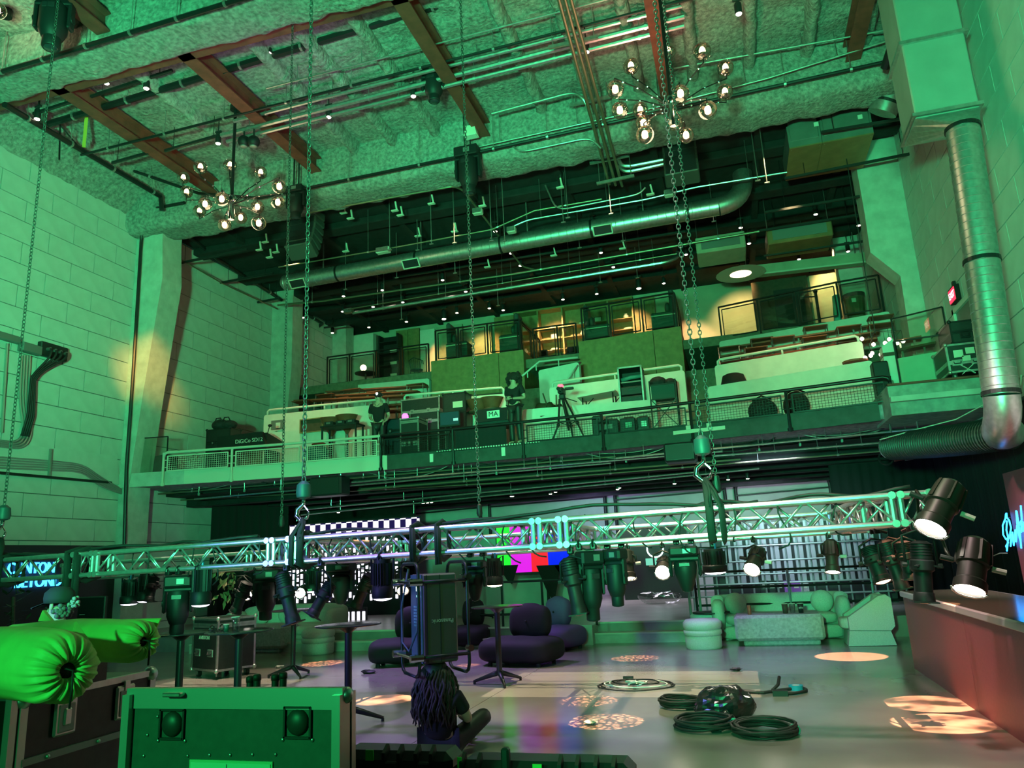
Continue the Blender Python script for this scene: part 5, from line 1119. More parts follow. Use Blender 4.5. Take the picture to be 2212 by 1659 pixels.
pipe('lower paired silver elbow pipe beside the right line array', [at(1338, 358, 17.1), at(1350, 373, 17.1), at(1440, 353, 17.1)], .05, M_STEEL, rr=.3)
pipe('black pipe running back along the left wall above the balcony', [at(392, 498, 16.9), at(470, 560, 18.9), at(608, 648, 22.4), at(695, 698, 25.6), at(668, 730, 25.8)], .06, M_BLACKM, clips=3)
pipe('thin bronze pipe below the black pipe on the left balcony wall', [at(376, 552, 16.8), at(480, 612, 18.9), at(600, 668, 22.0)], .02, BRZ)
for i, (x, y0, y1, Y) in enumerate(((840, 458, 540, 17.5), (930, 444, 527, 17.5), (980, 440, 525, 17.5), (900, 505, 540, 18.5), (1060, 400, 520, 17.2), (1088, 420, 520, 17.2), (1225, 400, 470, 17.4), (1318, 395, 462, 17.4), (1215, 410, 480, 17.6), (744, 560, 625, 19.5), (855, 545, 600, 19.5), (981, 520, 590, 19.5), (1250, 500, 535, 19.8), (1344, 480, 520, 19.8), (1540, 430, 478, 19.8), (865, 640, 690, 23), (1074, 620, 660, 23), (1295, 570, 610, 23), (1375, 560, 600, 23), (1635, 290, 390, 17.0), (1655, 290, 395, 17.0))):
    a, b = at(x, y0, Y), at(x+2, y1, Y); t = thing('hanger_rod', 'thin pale hanger rod, %s of those under the black balcony ceiling' % nth(i), 'rod', b, 'hanger rods under the balcony ceiling')
    obj('rod', MB().cyl(V((b.x, b.y, b.z)), V((b.x, b.y, ZT)), .012, 5), M_STEEL, t); obj('rod_foot', MB().cbox(V((b.x, b.y, b.z)), (.12, .05, .03), .008), M_STEEL, t)
wc = [(742, 460, 17.2), (757, 472, 17.2), (853, 455, 17.2), (932, 440, 17.2), (865, 465, 17.3), (903, 510, 18.6), (747, 543, 18.6), (982, 500, 18.6), (596, 545, 18.0), (573, 523, 17.6), (1042, 445, 17.2), (1405, 420, 17.5), (1210, 405, 17.3), (1053, 577, 20.5), (1196, 552, 20.5), (1345, 537, 20.5), (560, 540, 17.4), (582, 556, 17.8)]
wb = None
for i, (x, y, Y) in enumerate(sorted(wc)):
    p = at(x, y, Y); l = 'small white beam clamp, %s from left on the black ceiling' % nth(i)
    if wb is None:
        wb = thing('beam_clamp', l, 'clamp', (0, 0, 0), 'white beam clamps on the black ceiling', local=True); obj('clamp_plate', MB().cbox((0, 0, 0), (.2, .1, .04), .01), M_OFFW, wb); obj('clamp_arm', MB().bar((.06, 0, 0), (.02, 0, .26), .04), M_OFFW, wb); t = wb
    else: t = dup(wb, label=l)
    t.location = p
for i, (x, y, w, Y) in enumerate(((828, 541, 24, 17.7), (1032, 457, 16, 17.5), (1105, 497, 14, 17.8), (1445, 418, 14, 17.9), (662, 606, 0, 18), (753, 672, 20, 22.4))):
    if not w: continue
    p = at(x, y, Y); k = w/60.; t = thing('junction_box', ('pale junction box on the bronze conduit above the duct', 'pale junction box at the diagonal conduit', 'small pale junction box at a conduit bend', 'pale junction box on the long bright conduit', '', 'brown junction box at the end of the silver grey pipe')[i], 'box', p)
    obj('box_body', MB().cbox(p, (k, .18, .16), .02), M_OFFW if i < 5 else BRZ, t); obj('box_lid', MB().cbox(p-V((0, .1, 0)), (k*.9, .02, .13), .005), M_STEEL, t)
# round supply duct with bands and registers
def spiral_duct(label, pts, r, m=M_STEEL, bands=4, ribs=True, rr=.0, name='air_duct', nn=20):
    t = thing(name, label, 'duct', pts[0]); pts = [V(p) for p in pts]; path = bend(pts, rr, 8) if rr else pts
    obj('duct_tube', MB().tube(path, r, nn), m, t, 'auto')
    if ribs:
        mb = MB()
        for a, b in zip(pts, pts[1:]):
            n = int((b-a).length/.22)
            for i in range(1, n):
                p = a.lerp(b, i/n); d = (b-a).normalized(); mb.lathe([(r, -.006), (r+.006, 0), (r, .006)], p, nn, d)
        if mb.v: obj('spiral_seams', mb, m, t, 'auto', kind='stuff')
    for i in range(bands):
        a, b = pts[0], pts[1]; p = a.lerp(b, (i+.7)/bands); d = (b-a).normalized(); obj('duct_band', MB().lathe([(r+.012, -.03), (r+.014, .03)], p, nn, d), M_BLACKM, t)
    return t
a, b = at(618, 611, 19.0), at(1552, 446, 18.9)
DU = spiral_duct('long round silver supply duct crossing above the balcony', [a, b], .24, bands=5)
obj('duct_end', MB().lathe([(.0, -.16), (.14, -.13), (.22, -.06), (.245, 0), (.245, .04)], a, 20, b-a), M_STEEL, DU, True); obj('duct_elbow', MB().tube(bez(b, b+V((.5, 0, .05)), b+V((.7, .1, .3)), b+V((.7, .2, .9)), 8), .25, 20), M_STEEL, DU, 'auto')
for f in (.04, .33, .765):
    p = a.lerp(b, f); d = (b-a).normalized(); n = V((0, -.75, -.66)); sd = d.cross(n).normalized(); q = p+n.normalized()*.235; M_ = Matrix((d, sd, n.normalized())).transposed()
    rg = obj('register_frame', MB().box(q+M_ @ V((0, .13, .02)), (.5, .03, .03), M_).box(q+M_ @ V((0, -.13, .02)), (.5, .03, .03), M_).box(q+M_ @ V((.25, 0, .02)), (.03, .29, .03), M_).box(q+M_ @ V((-.25, 0, .02)), (.03, .29, .03), M_), M_OFFW, DU)
    obj('register_grille', MB().box(q+M_ @ V((0, 0, .01)), (.47, .24, .01), M_), M_DARK, rg)
for f in (.1, .35, .6, .85):
    p = a.lerp(b, f); obj('duct_hanger', MB().bar(p+V((0, 0, .24)), V((p.x, p.y, ZT)), .03), M_STEEL, DU)
# large rectangular units top right
M_TEALU = mat('unit_steel', (.16, .20, .19), .5, .4, ns=3, na=.15); M_BRASS = mat('unit_brass', (.30, .17, .08), .5, .3, ns=3, na=.2)
zb_ = at(1760, 312, 17.2).z
for i, (x0, x1) in enumerate(((1705, 1775), (1779, 1890))):
    p, q = at(x0, 320, 17.2), at(x1, 300, 17.2); yb_ = atz(1790, 375, zb_).y
    t = thing('air_handler', ('left half of the hanging air handling unit', 'right half of the hanging air handling unit')[i], 'air handler', (p.x, 17.2, zb_))
    obj('unit_body', MB().bb(p.x, q.x, 17.2, yb_, zb_+.03, ZT-.25), M_TEALU, t); obj('unit_floor', MB().bb(p.x, q.x, 17.2, yb_, zb_, zb_+.03), M_BRASS, t)
    obj('door_panel', MB().cbox(((p.x+q.x)/2, 17.19, (zb_+ZT)/2+.1), (q.x-p.x-.1, .03, .7), .01), M_TEALU, t)
    lb = at((1763, 1858)[i], (268, 252)[i], 17.15); obj('unit_label', MB().bb(lb.x-.05, lb.x+.05, 17.15, 17.17, lb.z-.05, lb.z+.05), M_WHITE, t)
    for x in (p.x+.05, q.x-.05): obj('hanger_rod', MB().cyl((x, 17.3, zb_), (x, 17.3, ZT), .012, 5), M_STEEL, t)
for i, (x0, x1, y0, y1, Y) in enumerate(((1505, 1612, 548, 532, 21.4), (1660, 1800, 535, 500, 21.2))):
    p, q = at(x0, y0, Y), at(x1, y1, Y); t = thing('fan_coil_unit', ('pale fan coil unit hanging left of the right deck lights', 'brownish fan coil unit hanging above the right deck railing')[i], 'air handler', (p.x, Y, p.z))
    z = (p.z+q.z)/2; obj('unit_body', MB().cbox(((p.x+q.x)/2, Y+.6, z+.25), (q.x-p.x, 1.2, .5), .03), (M_PALEP, M_BRASS)[i], t); obj('grille', MB().bb(p.x+.15, q.x-.15, Y-.02, Y+.01, z+.1, z+.4), M_GREYPLATE, t)
    for x in (p.x+.05, q.x-.05): obj('hanger_rod', MB().cyl((x, Y+.3, z), (x, Y+.3, ZT), .012, 5), M_STEEL, t)
p = at(1600, 592, 24.0); t = thing('ceiling_light', 'glowing shallow dish light above the right back wall', 'lamp', p); obj('dish', MB().lathe([(0, .1), (.3, .08), (.75, .02), (.78, 0), (.0, .0)], p, 20), M_OFFW, t, 'auto'); obj('diffuser', MB().lathe([(0, -.02), (.3, -.012), (.34, -.002), (0, -.002)], p, 16), glow('dish_glow', (1, .72, .38), 7), t)
obj('stem', MB().cyl(p+V((0, 0, .08)), V((p.x, p.y, ZT)), .02, 6), M_BLACK, t)
a, b = at(1585, 592, 24.6), at(1880, 558, 24.6); t = thing('valance_box', 'long pale cove box over the right deck wall', 'cove', a); obj('cove_face', MB().bar(a, b, .4, .3), M_PALEP, t); obj('cove_lip', MB().bar(a+V((0, -.2, -.17)), b+V((0, -.2, -.17)), .06, .05), M_OFFW, t)
for q in (a.lerp(b, .1), a.lerp(b, .9)): obj('hanger_rod', MB().cyl(q, V((q.x, q.y, ZT)), .015, 5), M_STEEL, t)
# the duct at the right wall: square plenum, transition, round drop, elbow and flexible run
t = thing('supply_plenum', 'square grey duct and round silver drop duct at the right wall', 'duct', (4.0, 12, 3.4))
M_GALV = mat('dull_galvanised', (.40, .42, .40), .55, .5, ns=2.5, na=.08)
zpl = at(2040, 245, 12.3).z
xl_, xr_ = at(1975, 240, 12.3).x, at(2112, 205, 12.3).x
obj('plenum', MB().cbox(((xl_+xr_)/2, 12.75, (zpl+12.3)/2), (xr_-xl_, .9, 12.3-zpl), .02), M_GALV, t)
for z in (zpl+.02, zpl+1.35): obj('flange', MB().bb(xl_-.05, xr_+.05, 12.25, 13.25, z, z+.06), M_STEEL, t)
rc_, rr_ = at(2083, 268, 12.0), .235
sq = [V((xl_, 12.3, zpl)), V((xr_, 12.3, zpl)), V((xr_, 13.2, zpl)), V((xl_, 13.2, zpl))]
ringn = 16; top = []; bot = []
for i in range(ringn):
    f = i/ringn*4; k = int(f); top.append(sq[(k+0) % 4].lerp(sq[(k+1) % 4], f-k)); an = -PI*.75+2*PI*i/ringn; bot.append(V((rc_.x+rr_*math.cos(an), 12.1+rr_*math.sin(an), rc_.z)))
obj('transition', MB().add(top+bot, [(i, (i+1) % ringn, ringn+(i+1) % ringn, ringn+i) for i in range(ringn)]), M_STEEL, t)
p0, p1 = V((rc_.x, 12.1, rc_.z+.02)), V((at(2163, 855, 12.1).x, 12.1, at(2163, 855, 12.1).z))
obj('round_duct', MB().tube([p0, p1], rr_, 24), M_STEEL, t, 'auto')
mb = MB(); n = 34
for i in range(1, n): mb.lathe([(rr_, -.006), (rr_+.006, 0), (rr_, .006)], p0.lerp(p1, i/n), 24, p1-p0)
obj('spiral_seams', mb, M_STEEL, t, 'auto', kind='stuff')
for f in (.01, .52, .99): obj('duct_band', MB().lathe([(rr_+.015, -.03), (rr_+.018, .03)], p0.lerp(p1, f), 24, p1-p0), M_BLACKM, t)
e1 = at(2115, 945, 13.4); el = bez(p1, p1+V((0, 0, -.45)), p1+V((-.1, .5, -.55)), V((e1.x+.3, 13.0, e1.z)), 8); obj('elbow', MB().tube(el, rr_, 24), M_STEEL, t, 'auto')
fx = bez(el[-1], el[-1]+V((-.4, .6, 0)), at(2000, 958, 14.8), at(1925, 965, 16.0), 12); obj('flexible_duct', MB().tube([fx[0].lerp(fx[-1], 0)]+fx[1:], .25, 20), M_STEEL, t, 'auto')
mb = MB()
for i in range(len(fx)-1):
    for j in range(4): mb.lathe([(.25, -.012), (.268, 0), (.25, .012)], fx[i].lerp(fx[i+1], j/4), 20, fx[i+1]-fx[i])
obj('flex_ribs', mb, M_BLACKM, t, 'auto', kind='stuff')
spiral_duct('short foil duct going up beside the square plenum', [at(1905, 245, 16.4), at(1935, 178, 16.2)], .3, bands=2)
# line array loudspeakers
def line_array(label, x, y0, y1, Y, lean):
    a, b = at(x, y0, Y), at(x, y1, Y); t = thing('line_array', label, 'speaker', b); n = 6; h = (a.z-b.z)/n
    for i in range(n):
        f = i/(n-1); ang = lean*(f**1.6)*.6; c = V((a.x, Y-.28*f*f, a.z-h*(i+.5)))
        cab = obj('cabinet', MB().cbox(c, (.8, .5, h*.96), .03, Matrix.Rotation(ang, 3, 'X')), mat('array_paint', (.055, .065, .06), .55), t); 
        obj('grille', MB().box(c+Matrix.Rotation(ang, 3, 'X') @ V((0, -.255, 0)), (.7, .012, h*.78), Matrix.Rotation(ang, 3, 'X')), M_DARK, cab)
    obj('fly_frame', MB().bb(a.x-.4, a.x+.4, Y-.25, Y+.25, a.z+.01, a.z+.07), M_BLACKM, t)
    for sx in (-.3, .3): obj('fly_chain', MB().cyl((a.x+sx, Y, a.z+.06), (a.x, Y, ZT), .015, 5), M_STEEL, t)
line_array('curved line array loudspeaker hanging left of the balcony opening', 665, 462, 556, 16.9, -1.0)
line_array('straight line array loudspeaker hanging behind the right chandelier', 1466, 305, 402, 17.0, -.4)
# chandeliers
M_GLOBE = glass('smoked_globe', (.80, .72, .60), .62, .04)
M_BULB = glow('bulb_hot', (1, .74, .42), 26)
def chandelier(label, hub_px, globes, Y):
    hub = at(*hub_px, Y); t = thing('chandelier', label, 'chandelier', hub)
    obj('ceiling_rod', MB().cyl(hub, V((hub.x, hub.y, 12.15)), .035, 8), M_BLACKM, t); obj('canopy', MB().cyl(V((hub.x, hub.y, 12.05)), V((hub.x, hub.y, 12.2)), .12, 12), M_BLACKM, t)
    obj('hub', MB().lathe([(0, -.32), (.07, -.30), (.09, -.15), (.075, .12), (.10, .16), (.10, .25), (.05, .3)], hub, 14), M_CHROME, t, 'auto')
    for i, (x, y) in enumerate(globes):
        f = (i*.618) % 1; dy = math.cos(2*PI*f)*.75; p = at(x, y, Y+dy)
        below = p.z < hub.z+.25
        k = p+V((0, 0, .21 if below else -.21)); m1 = hub.lerp(k, .55)+V((0, 0, .08))
        ar = obj('arm', MB().tube([hub+V((0, 0, .05)), m1, k, p+V((0, 0, .13 if below else -.13))], .012, 6), M_BLACKM, t)
        for f_ in (.35, .6, .85): obj('arm_bead', MB().ball(hub.lerp(k, f_)+V((0, 0, .08*min(1, f_/.55) if f_ < .56 else .08*(1-f_)/.45)), .022, 6, 5), M_CHROME, ar)
        g = obj('globe', MB().ball(p, .148, 18, 12), M_GLOBE, t, True)
        obj('bulb', MB().ball(p+V((0, 0, .01)), .052, 8, 6, (1, 1, 1.5)), M_BULB, g, True)
        obj('reflector', MB().lathe([(.02, .02), (.07, .0), (.095, .03)] if not below else [(.095, -.03), (.07, .0), (.02, -.02)], p+V((0, 0, .09 if below else -.10)), 14), M_CHROME, g, True)
    d = bpy.data.lights.new('chandelier_light', 'POINT'); d.energy = 60; d.color = (1, .72, .42); d.shadow_soft_size = .7; o = bpy.data.objects.new('chandelier_light', d); C.objects.link(o); o.location = hub-V((0, 0, .6)); o['kind'] = 'helper'
    return t
chandelier('left chandelier of glowing glass globes on chrome arms', (500, 448), [(396, 384), (433, 361), (497, 357), (563, 373), (603, 403), (403, 415), (600, 437), (443, 441), (431, 456), (479, 430), (556, 447), (485, 486), (559, 482), (520, 470)], 13.0)
chandelier('right chandelier of glowing glass globes on chrome arms', (1452, 240), [(1443, 110), (1517, 111), (1363, 143), (1567, 147), (1329, 193), (1566, 199), (1339, 238), (1470, 202), (1383, 238), (1529, 238), (1390, 266), (1457, 264), (1393, 291), (1482, 292)], 12.0)
chandelier('partly cropped chandelier of glass globes in the top left corner', (20, -40), [(45, 2), (-6, 22), (-30, -20), (60, -45), (10, -70)], 9.0)
# ================================================================== TRUSS FRAME, HOISTS, FIXTURES
CH, HC, RC = .245, .1225, .027
def tz(x): return 2.10+(x-1.4)*.009                            # top chord height, the frame hangs slightly out of level
BRACE = {}
def truss(label, a, b, group, ends=(True, True)):
    """box truss between two points on the front top chord line"""
    a, b = V(a), V(b); d = (b-a).normalized(); z = V((0, 0, 1)); n = z.cross(d)*-1
    if n.y < -.01 or (abs(n.y) < .01 and n.x > 0): n = -n
    n = n.normalized(); L_ = (b-a).length
    t = thing('truss_section', label, 'truss', a.lerp(b, .5)-z*CH, group)
    cor = [V((0, 0, 0)), n*CH, n*CH-z*CH, -z*CH]
    for c in cor: obj('chord', MB().tube([a+c, b+c], RC, 10), M_ALU, t, 'auto')
    k = max(2, int(round(L_/.25))); st_ = L_/k
    for f in range(4):
        c0, c1 = cor[f], cor[(f+1) % 4]
        if f in (0, 2): k2 = max(2, k//2)
        else: k2 = k
        for i in range(k2):
            p = a+d*(L_*i/k2)+(c0 if (i+f) % 2 else c1); q = a+d*(L_*(i+1)/k2)+(c1 if (i+f) % 2 else c0)
            u = (q-p).normalized()*.03
            key = (f, i % 2, round((q-p).length, 3), round(d.x, 2), round(d.y, 2))
            if key not in BRACE: BRACE[key] = MB().cyl(V((0, 0, 0))+u, (q-p)-u, .0125, 6).mesh('brace', M_ALU, True)
            piece('brace', BRACE[key], p, t)
    for e, on in ((a, ends[0]), (b, ends[1])):
        if not on: continue
        s_ = 1 if e is a else -1; e = e+d*(.03*s_)
        for f in range(4):
            obj('end_bar', MB().cyl(e+cor[f], e+cor[(f+1) % 4], .026, 8), M_ALU, t, 'auto')
        for c in cor: obj('spigot', MB().cyl(e+c-n*.045, e+c+n*.045, .034, 10), M_ALU, t, 'auto')
    return t
YF = 7.35; YR = 10.5
X0, X1, X2, X3, X4 = -9.6, -7.48, -4.82, -1.79, 1.49            # joints
def P3(x, y=YF): return (x, y, tz(x))
gT = 'aluminium box truss sections of the hanging lighting frame'
truss('front box truss section at the left edge of the frame', P3(X0), P3(X1-.14), gT)
truss('short corner block of the front truss at the left slings', P3(X1-.13), P3(X1+.13), gT)
truss('front box truss section left of the main chain hook', P3(X1+.14), P3(X2-.14), gT)
truss('short corner block of the front truss by the left chain hook', P3(X2-.13), P3(X2+.13), gT)
truss('front box truss section carrying the caged projector', P3(X2+.14), P3(X3-.14), gT)
truss('short corner block of the front truss before the colour bar screen', P3(X3-.13), P3(X3+.13), gT)
truss('front box truss section at the right below the black slings', P3(X3+.14), P3(X4-.14), gT)
truss('open end block of the front truss at the far right', P3(X4-.13), P3(X4+.16), gT)
for i, x in enumerate((X2, X3, X4)):
    truss('cross truss running back from the front truss, %s from the left' % nth(i), (x-.12, YF+CH+.05, tz(x)), (x-.12, YR-.03, tz(x)), gT)
for i, (a, b) in enumerate(((-11.2, X1), (X1+.02, X2), (X2+.02, X3), (X3+.02, X4+.1))):
    truss('rear box truss section parallel to the front, %s from the left' % nth(i), P3(a, YR), P3(b, YR), gT)
# cables lying on the top chords
rr = random.Random(11)
for i, (xa, xb, y) in enumerate(((-9.3, -5.2, YF+.06), (-5.6, -2.0, YF+.1), (-2.9, .2, YF+.05), (-.4, 1.5, YF+.12), (-8.6, -5.9, YF+.16))):
    pts = []; n = 16
    for j in range(n+1):
        x = xa+(xb-xa)*j/n; pts.append((x, y+.05*math.sin(j*1.3+i), tz(x)+.045+.025*math.sin(j*.9+i*2)+(0.10*math.exp(-((j-8)/2.2)**2) if i in (2,) else 0)))
    tag(obj('cable_run', MB().tube(pts, .016, 6).tube([(p[0], p[1]+.03, p[2]-.005) for p in pts], .012, 6), M_RUBBER, None, True), 'black cable run lying on top of the front truss, %s' % ('far left', 'middle left', 'above the colour bars', 'right end', 'left, rear chord')[i], 'cable')
for i in range(22):
    x = -8.9+i*.47+rr.uniform(-.1, .1); y = YF+rr.choice((0, CH)); pts = bez((x, y, tz(x)+.03), (x+rr.uniform(-.2, .2), y-.04, tz(x)-.1), (x+rr.uniform(-.25, .25), y+.02, tz(x)-.35), (x+rr.uniform(-.15, .15), y+.05, tz(x)-.3-rr.uniform(0, .15)), 8)
    tag(obj('loose_cable', MB().tube(pts, .008, 5), M_RUBBER, None, True), 'thin loose black cable hanging at the front truss, %s from the left' % nth(i), 'cable', 'loose cables on the front truss')
# slings
M_SLING = mat('sling_webbing', (.016, .022, .02), .8)
def sling(label, pts, w=.075):
    t = thing('lifting_sling', label, 'sling', pts[-1]); pts = [V(p) for p in pts]
    obj('webbing', MB().tube(pts, w/2, 8, flat=.4), M_SLING, t, True); return t
def wrap(x, y=YF):
    z = tz(x); return [(x, y-.05, z+.02), (x, y-.055, z-CH-.03), (x, y+.1, z-CH-.06), (x, y+CH+.05, z-CH-.02), (x, y+CH+.05, z+.03), (x, y+.12, z+.06), (x, y-.05, z+.03)]
LINKS = {}
def hoist(label, px, py, Y, zlow, hook=True, big=1.0, sling_to=None):
    """load chain of real links from the roof down to a hook block"""
    p = at(px, py, Y); x, y, zt = p.x, p.y, 12.1; zl = p.z if zlow is None else zlow
    t = thing('chain_hoist', label, 'hoist', (x, y, zl)); mb = MB(); z = zl+.16; i = 0
    k = .052*big
    while z < zt:
        mb.torus((x, y, z), .021*big, .0065*big, 8, 4, Matrix.Rotation(PI/2, 3, 'X') if i % 2 else Matrix.Rotation(PI/2, 3, 'Y'), (1, 1.0, 1))
        for q in range(32): v_ = mb.v[-1-q]; v_.z = z+(v_.z-z)*1.55
        z += k; i += 1
    obj('chain', mb, mat('chain_steel', (.10, .12, .115), .45, .7), t, True, kind='stuff')
    if hook:
        obj('hook_block', MB().lathe([(.02, .0), (.075, .02), (.085, .07), (.075, .16), (.03, .20)], (x, y, zl), 14), mat('hoist_paint', (.02, .07, .075), .5), t, 'auto')
        obj('hook', MB().tube([(x, y, zl+.01), (x, y, zl-.06), (x-.07, y, zl-.11), (x-.085, y, zl-.18), (x-.03, y, zl-.235), (x+.045, y, zl-.21), (x+.07, y, zl-.14)], [.022, .022, .026, .03, .026, .02, .01], 8), M_CHROME, t, True)
        obj('hook_latch', MB().bar((x+.06, y, zl-.13), (x-.005, y, zl-.055), .014), M_CHROME, t)
        for s_ in ((-1, 1) if sling_to is None else sling_to):
            b = V((x+s_*.0, y, zl-.22)); w_ = wrap(x+s_*.055 if sling_to is None else s_); w_ = [V(q) for q in w_]
            sling(label.split(' with')[0]+' ' + ('left' if s_ == (sling_to or (-1,))[0] else 'right')+' sling leg', [b]+[b.lerp(w_[0], .5)]+w_+[b.lerp(w_[0], .5)+V((.02, 0, 0)), b])
    else:
        obj('chain_weight', MB().lathe([(.012, .16), (.035, .14), (.045, .02), (.03, -.02), (0, -.03)], (x, y, zl), 10), M_BLACK, t, 'auto')
    return t
hoist('left chain hoist with a bright hook above the front truss', 656, 1062, YF+.1, at(656, 1078, YF+.1).z, big=1.15)
hoist('right chain hoist with a dark hook above the front truss', 1516, 962, YF+.1, at(1518, 985, YF+.1).z, big=1.0, sling_to=(at(1517, 1000, YF).x+.13, at(1517, 1000, YF).x+.02))
hoist('far left chain hoist beside the wall conduits', 8, 1105, YF+.1, at(6, 1125, YF+.1).z, sling_to=(at(6, 1150, YF).x-.05, at(6, 1150, YF).x+.06))
hoist('slack chain with a small end weight beside the right hoist', 1549, 1060, YF+.3, None, hook=False, big=.8)
hoist('thin rear chain with an end weight above the colour bars', 1036, 1112, YR, None, hook=False, big=1.0)
hoist('thin rear chain left of the main hook', 608, 1135, YR, None, hook=False, big=1.0)
for i, x in enumerate((at(893, 1150, YF).x, at(947, 1150, YF).x, at(152, 1210, YF).x, at(172, 1210, YF).x)):
    z = tz(x); low = (at(893, 1222, YF).z if i < 2 else at(150, 1290, YF).z); w_ = wrap(x)
    sling(('left black sling holding the projector cage', 'right black sling holding the projector cage', 'left black sling at the left corner block', 'right black sling at the left corner block')[i], w_+[(x, YF-.05, low), (x+.02, YF-.03, low), (x+.02, YF-.05, z)], .09)

# ---------------------------------------------------------------- fixtures
M_FIX = mat('fixture_black', (.011, .012, .014), .55, .0, spec=.35); M_FIX2 = mat('fixture_worn', (.035, .030, .026), .42, .45)
LENS_W = glow('lens_white', (1, .93, .80), 26); LENS_O = glow('lens_amber', (1, .55, .35), 6); RIM_L = glow('led_rim', (.85, .80, 1), 5); LENS_D = mat('dark_glass', (.03, .035, .045), .08)
def frame_of(d):
    d = V(d).normalized(); s_ = V((1, 0, 0)) if abs(d.x) < .8 else V((0, 1, 0)); u = d.cross(s_).normalized(); s_ = u.cross(d).normalized(); return d, s_, u
def clampbits(t, c, top):
    """hook clamp on the bottom chord and the stem or yoke stirrup down to the body"""
    top = V(top)
    if top.z > 5: obj('hanger_rod', MB().cyl(top-V((0, 0, .08)), V((top.x, top.y, 12.12)), .02, 6), M_BLACKM, t)
    elif YF+.45 < top.y < YR-.75 and abs(top.z-tz(top.x)) < .9:
        xs_ = [q for k in (X2, X3, X4) for q in (k-.12, k-.12+CH)]; xk = min(xs_, key=lambda q: abs(q-top.x)); e = V((xk, top.y, tz(xk)-CH-.03)); obj('stirrup', MB().cyl(top, e, .014, 6), M_BLACKM, t); top = e
    else:
        yk = min((YF, YF+CH, YR, YR+CH), key=lambda q: abs(q-top.y)); e = V((top.x, yk, tz(top.x)-CH-.03))
        if (e-top).length > .04: obj('stirrup', MB().cyl(top, e, .014, 6), M_BLACKM, t); top = e
    obj('clamp', MB().cbox(top, (.06, .07, .07), .01).torus(top+V((0, 0, .02)), .04, .012, 10, 5, Matrix.Rotation(PI/2, 3, 'Y')), M_BLACKM, t)
def lens_disc(c, d, r, k=.012):
    return MB().lathe([(0, k*2.2), (r*.5, k*1.8), (r*.85, k), (r, 0), (0, -.002)], c, 18, d)
def profile(label, px0, px1, Y, r=.075, lit=None, dY=0.0, m=None, top=None, shutters=True):
    """ellipsoidal spotlight from its lamp house (px0) to its lens end (px1)"""
    m = m or M_FIX; a, b = at(px0[0], px0[1], Y), at(px1[0], px1[1], Y+dY); d, s_, u = frame_of(b-a); L_ = (b-a).length
    t = thing('profile_spotlight', label, 'stage light', a)
    P_ = lambda f: a+d*(L_*f)
    hs = obj('lamp_house', MB().lathe([(r*.55, 0), (r*.95, L_*.04), (r*1.02, L_*.22), (r*1.0, L_*.30)], a, 16, d), m, t, 'auto')
    for i in range(5): obj('cooling_ring', MB().lathe([(r*.98, -.004), (r*1.12, 0), (r*.98, .004)], P_(.05+.045*i), 16, d), m, hs)
    obj('barrel', MB().lathe([(r*.92, L_*.30), (r*1.15, L_*.33), (r*1.15, L_*.48), (r*.86, L_*.52), (r*.86, L_*.84), (r*.95, L_*.86), (r*1.02, L_*.97), (r*1.02, L_), (r*.9, L_)], a, 18, d), m, t, 'auto')
    obj('lens', lens_disc(P_(.985), d, r*.9), LENS_D if not lit else lit, t, True)
    if shutters:
        for k in range(4):
            an = k*PI/2+.5; o_ = (s_*math.cos(an)+u*math.sin(an)); obj('shutter_handle', MB().bar(P_(.40)+o_*r, P_(.43)+o_*(r*1.9), .03, .012), m, t)
    obj('gel_frame', MB().box(P_(1.0), (r*2.3, r*2.3, .012), Matrix((s_, u, d)).transposed()) if not lit else MB().torus(P_(1.0), r*1.02, .01, 18, 5, V((0, 0, 1)).rotation_difference(d).to_matrix()), m, t)
    c = P_(.40); tp = V((c.x, c.y, top if top else tz(c.x)-CH-.06)); clampbits(t, c, tp)
    w = V((1, 0, 0)) if abs(d.x) < .85 else V((0, 1, 0)); w = (w-d*w.dot(d)).normalized()*r*1.45
    obj('yoke', MB().tube([c-w, V((c.x, c.y, 0))-w+V((0, 0, max(c.z+.06, tp.z-.10))), V((c.x, c.y, tp.z-.05)), V((c.x, c.y, 0))+w+V((0, 0, max(c.z+.06, tp.z-.10))), c+w], .012, 6), m, t, True)
    for s2 in (-1, 1): obj('yoke_knob', MB().cyl(c+w*s2*.95, c+w*s2*1.25, .022, 8), M_BLACK, t)
    return t
